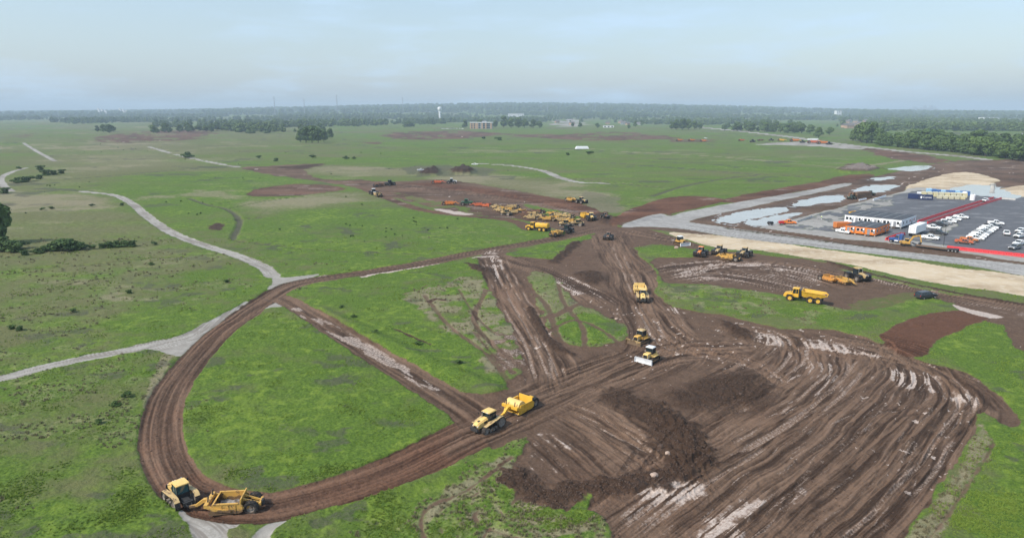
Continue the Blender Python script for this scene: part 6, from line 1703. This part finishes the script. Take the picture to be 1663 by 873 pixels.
def crown_mesh(name, seed, h=10.0, w=4.2, n=1400, size=.55, base=.22, lobes=9, material='leaves'):
    """leaf clumps spread through a few uneven lobes"""
    rg = np.random.default_rng(seed)
    lb = []
    for i in range(lobes):
        a = rg.uniform(0, 2 * math.pi); q = rg.uniform(0, .62) * w
        z = h * (base + (1 - base) * rg.uniform(.22, .84)); k = 1 - abs(z / h - .5) * .9
        lb.append((q * math.cos(a) * k, q * math.sin(a) * k, z, w * rg.uniform(.34, .56), h * rg.uniform(.12, .2)))
    lb.append((0, 0, h * .84, w * .42, h * .16))
    V = []; F = []
    per = n // len(lb)
    for (cx, cy, cz, rr, rz) in lb:
        d = rg.normal(size=(per, 3)); d /= np.linalg.norm(d, axis=1)[:, None]
        rad = rg.uniform(.55, 1.0, per) ** .5
        P = np.stack([cx + d[:, 0] * rr * rad, cy + d[:, 1] * rr * rad, cz + d[:, 2] * rz * rad], 1)
        for p, nn in zip(P, d):
            nn = nn + rg.normal(size=3) * .55; nn /= np.linalg.norm(nn)
            u = np.cross(nn, (0.3, .2, 1)); u /= np.linalg.norm(u) + 1e-6; v = np.cross(nn, u)
            s = size * rg.uniform(.6, 1.3); b = len(V)
            V += [p - u * s - v * s * .4, p + u * s * .2 - v * s * .8, p + u * s + v * s * .3, p - u * s * .1 + v * s * .9]
            F.append((b, b + 1, b + 2, b + 3))
    mb = MB(); mb.v = [tuple(q) for q in V]; mb.f = F
    me = bpy.data.meshes.new(name); me.from_pydata(mb.v, [], mb.f); me.update(); me.materials.append(MATS[material])
    return me
def trunk_mesh(seed, h=10.0):
    rr = random.Random(seed); mb = MB()
    mb.cyl((0, 0, -.3), (rr.uniform(-.2, .2), rr.uniform(-.2, .2), h * .45), .3, .18, 8)
    for i in range(5):
        a = rr.uniform(0, 6.28); z = h * rr.uniform(.2, .42)
        mb.cyl((0, 0, z), (math.cos(a) * h * .2, math.sin(a) * h * .2, z + h * rr.uniform(.18, .3)), .13, .05, 6)
    me = mb.mesh('trunk', True); me.materials.append(MATS['bark']); return me
TREES = [(crown_mesh('crown', 20 + i, 10, 4.4 + .4 * (i % 3), 1700, .5, .04, 12), trunk_mesh(i)) for i in range(6)]
def tree(px, hm, label, group, i, wk=1.0, xy=None):
    x, y = xy if xy else G(*px)
    c, t = TREES[i % 6]
    e = empty('tree', (x, y, H(x, y)), random.uniform(0, 6.28), label, 'tree', group)
    s = hm / 10.0; e.scale = (s * wk, s * wk, s)
    for nm, me in (('trunk', t), ('crown', c)):
        o = bpy.data.objects.new(nm, me); COL.objects.link(o); o.parent = e
def line(a, b, n, hm, lab, grp, jit=8, wk=1.15):
    (x0, y0), (x1, y1) = G(*a), G(*b)
    for i in range(n):
        t = (i + random.uniform(-.3, .3) + .5) / n
        tree(None, hm * random.uniform(.55, 1.3), lab, grp, random.randrange(6), wk * random.uniform(.9, 1.2), (x0 + (x1 - x0) * t + random.uniform(-jit, jit), y0 + (y1 - y0) * t + random.uniform(-jit, jit)))
# clump in the middle of the meadow
for k, (u, v, h_) in enumerate([(488, 231, 19), (497, 232, 23), (507, 232, 25), (517, 232, 22), (526, 230, 20), (503, 228, 24), (514, 227, 22), (536, 225, 17)]):
    tree((u, v), h_, 'dark tree in the dense round clump standing in the meadow', 'clump in the meadow', k, .95)
for k, (u, v, h_) in enumerate([(1090, 210, 20), (1098, 211, 26), (1108, 211, 28), (1118, 211, 26), (1128, 210, 22), (1136, 210, 18)]):
    tree((u, v), h_, 'tree in the dark clump left of the far gravel road', 'clump by the far road', k, 1.0)
for k, (u, v, h_) in enumerate([(818, 207, 34), (830, 208, 28), (842, 208, 30), (852, 208, 26), (866, 208, 24), (876, 208, 20)]):
    tree((u, v), h_, 'tree in the loose row right of the far office building', 'row by the far office building', k, 1.1)
for k, (u, v, h_, lab) in enumerate([(755, 208, 24, 'round tree left of the far office building'), (780, 208, 24, 'round tree in front of the far office building'), (804, 207, 20, 'pale tree at the right corner of the far office building'), (930, 206, 12, 'small tree left of the far gravel lot'), (942, 207, 14, 'small tree below the far gravel lot'), (970, 208, 14, 'lone round tree in the far meadow'),
                                     (1032, 206, 17, 'larger of the two lone trees beyond the red strip'), (1042, 204, 17, 'farther of the two lone trees beyond the red strip'), (1064, 203, 13, 'small lone tree left of the dark clump'), (1021, 209, 10, 'smallest lone tree beyond the red strip'), (1329, 224, 19, 'round tree behind the far white trailer'), (1347, 219, 16, 'small round tree in the mown field')]):
    tree((u, v), h_, lab, None, k, 1.15)
for k, (u, v, h_) in enumerate([(158, 214, 14), (168, 215, 17), (178, 216, 18), (184, 214, 13)]): tree((u, v), h_, 'tree in the small clump at the far left edge of the red strip', 'small far clump', k, 1.2)
line((245, 216), (420, 211), 30, 16, 'tree in the far row above the left red strip', 'far row above the red strip', 25, 1.3)
line((1190, 212), (1310, 217), 26, 19, 'tree in the wood behind the far orange machines', 'wood behind the far yard', 20, 1.15)
line((1190, 208), (1310, 213), 22, 19, 'tree in the wood behind the far orange machines', 'wood behind the far yard', 30, 1.15)
line((1384, 228), (1440, 236), 12, 24, 'tall tree at the far end of the roadside hedge', 'tall trees of the roadside hedge', 6, 1.0)
line((1430, 236), (1560, 248), 34, 15, 'tree in the middle stretch of the roadside hedge', 'middle of the roadside hedge', 7, 1.25)
line((1560, 248), (1690, 263), 34, 15, 'tree in the near stretch of the roadside hedge at the picture edge', 'near stretch of the roadside hedge', 8, 1.25)
line((1480, 234), (1690, 243), 40, 17, 'tree in the second row behind the roadside hedge', 'second row behind the hedge', 16, 1.25)
tree((0, 396), 15, 'tall dark tree cut by the left picture edge', None, 2, .8)
# bushes along the ditch
BUSH = [crown_mesh('leaf_clumps', 60 + i, 3.0, 2.4, 700, .24, .0, 7, 'bush_leaves') for i in range(4)]
def bush(px, s, label, group):
    x, y = G(*px)
    o = bpy.data.objects.new('bush', BUSH[random.randrange(4)]); COL.objects.link(o)
    o.location = (x, y, H(x, y) - .15 * s); o.rotation_euler = (0, 0, random.uniform(0, 6)); o.scale = (s * 1.15, s * 1.15, s * .8)
    one(o, label, 'bush', group)
for (u, v, s) in [(2, 408, 1.6), (14, 408, 1.5), (26, 410, 1.4), (36, 404, 1.1), (8, 400, 1.5), (40, 415, .7), (62, 412, .8)]: bush((u, v), s, 'dark bush under the tall tree at the left picture edge', 'bushes under the left tree')
for (u, v, s) in [(74, 408, .8), (84, 408, 1.1), (95, 407, 1.35), (106, 407, 1.5), (117, 407, 1.4), (128, 406, 1.1), (140, 406, .8), (100, 402, 1.3), (114, 401, 1.2)]: bush((u, v), s, 'leafy bush in the dense thicket along the ditch', 'thicket along the ditch')
for (u, v, s) in [(152, 405, .6), (166, 404, .7), (178, 403, .9), (190, 402, 1.0), (202, 401, .95), (214, 401, .9), (250, 398, .5)]: bush((u, v), s, 'low bush in the thin line from thicket to gravel track', 'thin line of bushes')
gi = 0
for (u, v, s) in [(28, 297, 1.5), (40, 296, 1.6), (52, 294, 1.5), (64, 291, 1.3), (75, 285, 1.8), (88, 284, 1.5), (100, 282, 1.4), (66, 276, 1.6), (8, 314, 1.4), (30, 275, 1.0)]: bush((u, v), s, 'scattered bush near the far left gravel bend', 'bushes at the far left bend')
for (u, v, s) in [(70, 342, .6), (84, 340, .6), (150, 336, .6), (198, 334, .6), (246, 431, .4), (120, 508, .4), (210, 477, .4), (20, 535, .4), (32, 537, .4), (368, 460, .4), (207, 645, .4), (188, 660, .35), (160, 690, .3)]: bush((u, v), s, 'single low weed bush standing in the left meadow', 'single bushes of the left meadow')
for (u, v, s) in [(305, 256, 2.6), (420, 257, 1.2), (448, 262, 1.4), (508, 257, 1.5), (562, 258, 1.3), (575, 258, 1.0), (805, 226, 1.8), (811, 228, 2.4), (786, 226, 2.0), (922, 252, 1.2), (956, 251, 1.6), (961, 249, 1.2)]: bush((u, v), s, 'lone dark shrub in the far meadow', 'shrubs of the far meadow')
for (u, v, s) in [(575, 516, .3), (680, 560, .35), (745, 592, .35), (610, 545, .3), (555, 500, .3)]: bush((u, v), s, 'small weed bush on the bank beside the diagonal dirt road', 'bushes beside the diagonal road')

# ---- uncountable growth, by geometry nodes on plain point meshes
def scatter(name, pts, scales, meshes, label, cat, tiltmax=0.0):
    me = bpy.data.meshes.new(name); me.from_pydata([tuple(p) for p in pts], [], [])
    a = me.attributes.new('size', 'FLOAT', 'POINT'); a.data.foreach_set('value', np.asarray(scales, np.float32))
    o = bpy.data.objects.new(name, me); COL.objects.link(o)
    coll = bpy.data.collections.new(name + '_kinds')
    for i, m_ in enumerate(meshes): coll.objects.link(bpy.data.objects.new(name + '_kind', m_))
    ng = bpy.data.node_groups.new(name, 'GeometryNodeTree')
    ng.interface.new_socket('Geometry', in_out='INPUT', socket_type='NodeSocketGeometry'); ng.interface.new_socket('Geometry', in_out='OUTPUT', socket_type='NodeSocketGeometry')
    N, L = ng.nodes, ng.links
    gi_, go = N.new('NodeGroupInput'), N.new('NodeGroupOutput')
    iop = N.new('GeometryNodeInstanceOnPoints'); ci = N.new('GeometryNodeCollectionInfo')
    ci.inputs['Collection'].default_value = coll; ci.inputs['Separate Children'].default_value = True; ci.inputs['Reset Children'].default_value = True
    iop.inputs['Pick Instance'].default_value = True
    rv = N.new('FunctionNodeRandomValue'); rv.data_type = 'FLOAT_VECTOR'; rv.inputs[0].default_value = (-tiltmax, -tiltmax, 0); rv.inputs[1].default_value = (tiltmax, tiltmax, 6.283)
    na = N.new('GeometryNodeInputNamedAttribute'); na.data_type = 'FLOAT'; na.inputs['Name'].default_value = 'size'
    L.new(gi_.outputs[0], iop.inputs['Points']); L.new(ci.outputs[0], iop.inputs['Instance']); L.new(rv.outputs[0], iop.inputs['Rotation']); L.new(na.outputs[0], iop.inputs['Scale']); L.new(iop.outputs[0], go.inputs[0])
    md = o.modifiers.new('scatter', 'NODES'); md.node_group = ng
    one(o, label, cat, None, 'stuff')
    return o
def Hs(x, y):
    r = np.interp(y, YR, np.arange(NR)); c = np.interp(x / np.maximum(y, 40), TC, np.arange(NC))
    r0 = np.minimum(r.astype(int), NR - 2); c0 = np.minimum(c.astype(int), NC - 2); fr, fc = r - r0, c - c0
    def q(Am): return Am[r0, c0] * (1 - fr) * (1 - fc) + Am[r0 + 1, c0] * fr * (1 - fc) + Am[r0, c0 + 1] * (1 - fr) * fc + Am[r0 + 1, c0 + 1] * fr * fc
    return q
VEG = np.clip(1 - 1.3 * (A['mud'] + A['gravel'] + A['sand'] + A['asphalt']), 0, 1)
def tuft_mesh(seed, blades=26, h=.42, spread=.3, wid=.035, material='weed_leaves'):
    rg = random.Random(seed); mb = MB()
    for i in range(blades):
        a = rg.uniform(0, 6.28); q = rg.uniform(0, spread); x, y = q * math.cos(a), q * math.sin(a)
        b = rg.uniform(0, 6.28); l = h * rg.uniform(.5, 1.1); lean = rg.uniform(.1, .5) * l
        dx, dy = math.cos(b), math.sin(b); w = wid * rg.uniform(.7, 1.4)
        k = len(mb.v)
        mb.v += [(x - dy * w, y + dx * w, -.05), (x + dy * w, y - dx * w, -.05), (x + dx * lean * .4 + dy * w, y + dy * lean * .4 - dx * w, l * .6), (x + dx * lean * .4 - dy * w, y + dy * lean * .4 + dx * w, l * .6), (x + dx * lean, y + dy * lean, l)]
        mb.f += [(k, k + 1, k + 2, k + 3), (k + 3, k + 2, k + 4)]
    me = bpy.data.meshes.new('tuft'); me.from_pydata(mb.v, [], mb.f); me.update(); me.materials.append(MATS[material]); return me
rg = np.random.default_rng(4)
def sample(n, y0, y1, tmax=.9, power=1.0):
    yy = 1.0 / rg.uniform(1 / y1, 1 / y0, n); return rg.uniform(-tmax, tmax, n) * yy, yy
x, y = sample(190000, 58, 250)
q = Hs(x, y); keep = (q(VEG) > .6) & (fbm(x / 5, y / 5, 91, 3) + .3 * rg.random(len(x)) > .80)
x, y = x[keep], y[keep]; q = Hs(x, y)
big = 1 + np.maximum(0, y - 120) / 160
scatter('meadow_grass', np.stack([x, y, q(Zg)], 1), rg.uniform(.2, .5, len(x)) * big * (.5 + .8 * vnoise(x / 3, y / 3, 5)), [tuft_mesh(i) for i in range(4)] + [tuft_mesh(9, 20, .5, .35, .03)], 'long grass and weeds of the meadow', 'grass')
x, y = sample(22000, 58, 250)
q = Hs(x, y); keep = (q(VEG) > .5) & (q(A['dry']) + .4 * vnoise(x / 4, y / 4, 3) > .55)
x, y = x[keep], y[keep]; q = Hs(x, y)
scatter('dry_weeds', np.stack([x, y, q(Zg)], 1), rg.uniform(.4, .9, len(x)) * (1 + np.maximum(0, y - 120) / 160), [tuft_mesh(30 + i, 22, .4, .35, .03, 'dry_stalks') for i in range(3)], 'dry brown stalks among the grass', 'weeds')
# clods on the heaps and bare soil
def clod_mesh(seed):
    bm = bmesh.new(); bmesh.ops.create_icosphere(bm, subdivisions=1, radius=.11); rr = random.Random(seed)
    for v_ in bm.verts: v_.co *= rr.uniform(.6, 1.25); v_.co.z *= .75
    me = bpy.data.meshes.new('clod'); bm.to_mesh(me); bm.free(); me.materials.append(MATS['loose_soil']); return me
x, y = sample(120000, 58, 260)
q = Hs(x, y); rw = q(A['rough']); keep = (q(A['mud']) > .7) & (q(A['pale']) < .3) & (rg.random(len(x)) < np.where(rw > .4, .75, .02))
x, y = x[keep], y[keep]; q = Hs(x, y)
scatter('soil_clods', np.stack([x, y, q(Zg) + .03], 1), rg.uniform(.35, 1.25, len(x)) ** 2.0, [clod_mesh(i) for i in range(4)], 'loose clods of dark soil on the heaps', 'soil', .6)
# far woods: a mass of crowns
FT = [crown_mesh('far_crown', 80 + i, 10, 6.0, 420, 1.05, .0, 7, 'far_leaves') for i in range(5)]
def wood(n, y0, y1, cond, s0, s1, name, label):
    d = rg.uniform(y0, y1, n); t = rg.uniform(-.95, .95, n); xx = t * d
    k = cond(xx, d, t); xx, d = xx[k], d[k]
    scatter(name, np.stack([xx, d, Hs(xx, d)(Zg) - 1], 1), rg.uniform(s0, s1, len(xx)) * (1 + d / 9000), FT, label, 'woods')
NO = lambda x_, d, t: np.zeros(len(x_), bool)
def clear(xx, d):
    # open ground between the woods
    a = fbm(xx / 420.0, d / 420.0, 71, 3)
    return a
# small shrubs and weed patches dotted over the farther meadow
x, y = sample(1800, 240, 1900)
q = Hs(x, y); keep = (q(VEG) > .8) & (fbm(x / 45, y / 45, 93, 3) + .2 * rg.random(len(x)) > .72 + .3 * (x > 0))
x, y = x[keep], y[keep]; q = Hs(x, y)
scatter('meadow_shrubs', np.stack([x, y, q(Zg) - .1], 1), rg.uniform(.07, .22, len(x)) * (1 + y / 900), BUSH[:2], 'small weed clumps dotted over the farther meadow', 'weeds')
def front(t):           # where the woods begin, by direction
    return 2550 - 980 * np.exp(-((t + .33) / .2) ** 2) + 500 * np.exp(-((t + .72) / .12) ** 2) + 900 * np.exp(-((t - .10) / .10) ** 2) + 120 * np.sin(t * 23) + 90 * np.sin(t * 57 + 1) + 900 * np.exp(-((t + .045) / .05) ** 2)
wood(11000, 1250, 3100, lambda xx, d, t: ((t < .34) & (d > front(t)) & (clear(xx, d) > .51)) | ((t > .34) & (d > 2200) & (clear(xx, d) > .53)) | ((t > .50) & (d > 1600) & (clear(xx, d) > .565)), .55, 1.75, 'woodland', 'nearer band of broadleaf woods below the horizon')
wood(13000, 3100, 5200, lambda xx, d, t: (clear(xx, d) > .52), .6, 1.8, 'distant_woodland', 'middle band of hazy woods below the horizon')
wood(12000, 5200, 11000, lambda xx, d, t: (clear(xx * .5, d * .5) > .36), 1.5, 2.8, 'horizon_woodland', 'bluish woods on the ridges along the horizon')

# ------------------------------------------------------------------ far buildings, masts, water tower
def up(u, y):           # point at ground distance y on the line of sight through column u
    x = (u - 831.5) / FOC * y * 1.0; return x, y, H(x, y)
x, y, z = up(717, 3700)
e = empty('water_tower', (x, y, z), 0, 'white water tower with fluted stem above the far woods', 'water tower'); e.scale = (.8, .8, .8)
MB().cyl((0, 0, 0), (0, 0, 62), 7.0, 6.6, n=24).obj('stem', 'far_white', e, True)
tk = MB(); n = 24; prof = [(7, 56), (13, 63), (14, 68), (14, 75), (12.5, 79), (8, 81.5), (.2, 82.5)]
vs = [(r_ * math.cos(2 * math.pi * i / n), r_ * math.sin(2 * math.pi * i / n), zz) for r_, zz in prof for i in range(n)]
tk._add(vs, [(k * n + i, k * n + (i + 1) % n, (k + 1) * n + (i + 1) % n, (k + 1) * n + i) for k in range(len(prof) - 1) for i in range(n)]); tk.obj('tank', 'far_white', e, True)
MB().cyl((0, 0, 82), (0, 0, 88), .4, n=6).obj('vent_pipe', 'far_grey', e)
for u, d, h_, lab in [(456, 4600, 125, 'thin radio mast farthest left on the horizon'), (503, 4700, 112, 'second thin radio mast from the left'), (555, 4500, 128, 'third thin radio mast from the left'), (659, 4800, 112, 'thin radio mast nearest the water tower'), (888, 5200, 70, 'short thin mast right of the far white building')]:
    x, y, z = up(u, d)
    e = empty('radio_mast', (x, y, z), 0, lab, 'mast', 'radio masts on the horizon')
    mb = MB()
    for k in range(3):
        a = 2.09 * k; mb.cyl((1.7 * math.cos(a), 1.7 * math.sin(a), 0), (1.2 * math.cos(a), 1.2 * math.sin(a), h_), .9, .8, 5)
    o = mb.obj('lattice_leg', 'far_grey', e); o['kind'] = 'stuff'
    for k in range(8): MB().cyl((0, 0, h_ * (k + 1) / 9), (0, 0, h_ * (k + 1) / 9 + .8), 2.4, n=6).obj('cross_brace', 'far_grey', e)
    MB().cyl((0, 0, h_), (0, 0, h_ + 10), .8, n=5).obj('antenna', 'far_white', e)
x, y, z = up(783, 1900)
e = empty('office_building', (x, y, z), R(-4), 'tan and glass office block with flat white roof edge among far trees', 'building')
MB().box(0, 0, 8, 58, 24, 16).obj('wall', 'far_grey', e)
rf = MB().box(0, 0, 16.7, 61, 27, 1.2).obj('roof', 'far_white', e); MB().box(8, 0, 19, 12, 8, 3.4).obj('plant_room', 'far_grey', rf)
for i, xx in enumerate((-28, -21, -12, 3, 13, 27)): MB().box(xx, -12.3, 8, 4 if i != 2 else 8, 1.0, 15.9).obj('brick_pier', 'far_brick', e)
for k in range(3):
    for xx in (-24.5, -17.5, -4, 8, 16.5, 21.5):
        MB().box(xx, -12.1, 3 + 5 * k, 3 if xx < -10 else 4.4, .5, 3.4).obj('window', 'dark_glass', e)
x, y, z = up(735, 1880)
g = 'cars in the far office car park'
for i in range(8):
    place(PR_PU, 'pickup_truck', (x - 26 + i * 8.0, y + random.uniform(-4, 4), H(x - 26 + i * 8.0, y)), random.uniform(0, 6), 'small parked vehicle left of the far office building', 'pickup', g, 1.2, {'white_paint': random.choice(['white_paint', 'silver_paint', 'white_box'])})
def block(u, d, w, dp, h_, label, m_='far_white', win=True, name='building'):
    x, y, z = up(u, d)
    e = empty(name, (x, y, z - 1), R(random.uniform(-6, 6)), label, 'building')
    if name == 'skyline_tower': e['group'] = 'city skyline'
    MB().box(0, 0, h_ / 2, w, dp, h_).obj('wall', m_, e)
    MB().box(0, 0, h_ + .4, w * 1.01, dp * 1.01, .8).obj('roof', 'far_grey' if m_ != 'far_grey' else 'far_white', e)
    if win:
        nx_ = max(2, int(w / 9)); nz_ = max(1, int(h_ / 5))
        for i in range(min(nx_, 8)):
            for k in range(min(nz_, 4)): MB().box(-w / 2 + w * (i + .5) / min(nx_, 8), -dp / 2 - .1, h_ * (k + .55) / min(nz_, 4), w / min(nx_, 8) * .5, .3, h_ / min(nz_, 4) * .45).obj('window', 'dark_glass', e)
block(1668, 930, 26, 20, 17, 'white building cut by the right picture edge behind the hedge')
block(838, 4300, 95, 40, 22, 'long low white building on the horizon right of the office block')
block(1348, 4600, 34, 30, 42, 'pale tower block on the far horizon to the right')
block(1588, 3600, 80, 40, 14, 'low white warehouse in the far suburb')
block(1425, 5200, 120, 40, 16, 'low pale hall on the far horizon')
block(985, 2000, 30, 15, 6, 'small white shed in the far meadow')
for i in range(11):
    u = [1440, 1449, 1462, 1468, 1474, 1479, 1484, 1489, 1494, 1499, 1503][i]; h_ = [70, 80, 95, 150, 110, 130, 175, 120, 185, 150, 110][i]
    block(u, 10400, 36, 36, h_ * .55 + 25, 'hazy tower in the city skyline on the far horizon', 'far_grey', False, 'skyline_tower')
# quarry faces far left
for u, lab in ((181, 'left pale quarry face on the far hillside'), (215, 'right pale quarry face on the far hillside')):
    x, y, z = up(u, 5600)
    e = empty('quarry_face', (x, y, z + 8), 0, lab, 'quarry')
    for k in range(3):
        MB().hexa([(-20 + 26 * k, 0, 0), (-4 + 26 * k, 0, 0), (-4 + 26 * k, 60, 0), (-20 + 26 * k, 60, 0), (-62 + 26 * k, 55, 52 - 8 * k), (-54 + 26 * k, 55, 52 - 8 * k), (-54 + 26 * k, 60, 52 - 8 * k), (-62 + 26 * k, 60, 52 - 8 * k)]).obj('rock_face', 'concrete', e)
# suburb houses
HSP = []
for w, dp, hh in ((15, 10, 5.5), (18, 11, 6.5), (13, 12, 6)):
    P = Proto(); P.part('wall', MB().box(0, 0, hh / 2, w, dp, hh), 'far_brick', False)
    r_ = P.part('roof', MB().prism([(-dp / 2 - .6, hh), (dp / 2 + .6, hh), (0, hh + 4.2)], -w / 2 - .5, w / 2 + .5), 'shingle', False)
    for v_ in r_['me'].vertices: v_.co = (v_.co.y, -v_.co.x, v_.co.z)
    P.kid(r_, 'chimney', MB().box(w * .3, 1.0, hh + 3.6, 1.0, 1.0, 3.0), 'far_brick', False)
    for s in (-.3, .05, .33): P.part('window', MB().box(w * s, -dp / 2 - .05, hh * .5, 1.6, .2, 1.5), 'dark_glass', False)
    P.part('door', MB().box(-w * .12, -dp / 2 - .05, 1.1, 1.1, .2, 2.2), 'far_grey', False)
    HSP.append(P)
for i in range(133):
    d = random.uniform(1850, 3200); t = random.uniform(.47, .82) if i < 125 else random.uniform(.05, .2)
    if i >= 125: d = random.uniform(2300, 3000)
    place(HSP[i % 3], 'house', (t * d, d, H(t * d, d)), random.uniform(-.7, .7), 'small far house in the wooded suburb beyond the hedge' if i < 125 else 'small far house below the horizon near the centre', 'house', 'suburb houses' if i < 125 else 'central far houses', random.uniform(.9, 1.3), {'far_brick': random.choice(['far_brick', 'far_brick', 'far_grey'])})

# ------------------------------------------------------------------ hazy air
hm = bpy.data.materials.new('haze_air'); hm.use_nodes = True
hm.node_tree.nodes.clear()
ho = hm.node_tree.nodes.new('ShaderNodeOutputMaterial'); pv = hm.node_tree.nodes.new('ShaderNodeVolumePrincipled')
pv.inputs['Color'].default_value = (0.68, 0.85, 1.0, 1)
pv.inputs['Density'].default_value = 0.000135
pv.inputs['Anisotropy'].default_value = 0.0
hm.node_tree.links.new(pv.outputs['Volume'], ho.inputs['Volume'])
hb_ = MB()
hb_.box(0, -500, (190 + Zg.min() - 1.5) / 2, 26000, 24800, 190 - (Zg.min() - 1.5))
ho_ = hb_.obj('haze', hm)
ho_['kind'] = 'stuff'; ho_['label'] = 'pale hazy air over the whole site'; ho_['category'] = 'haze'
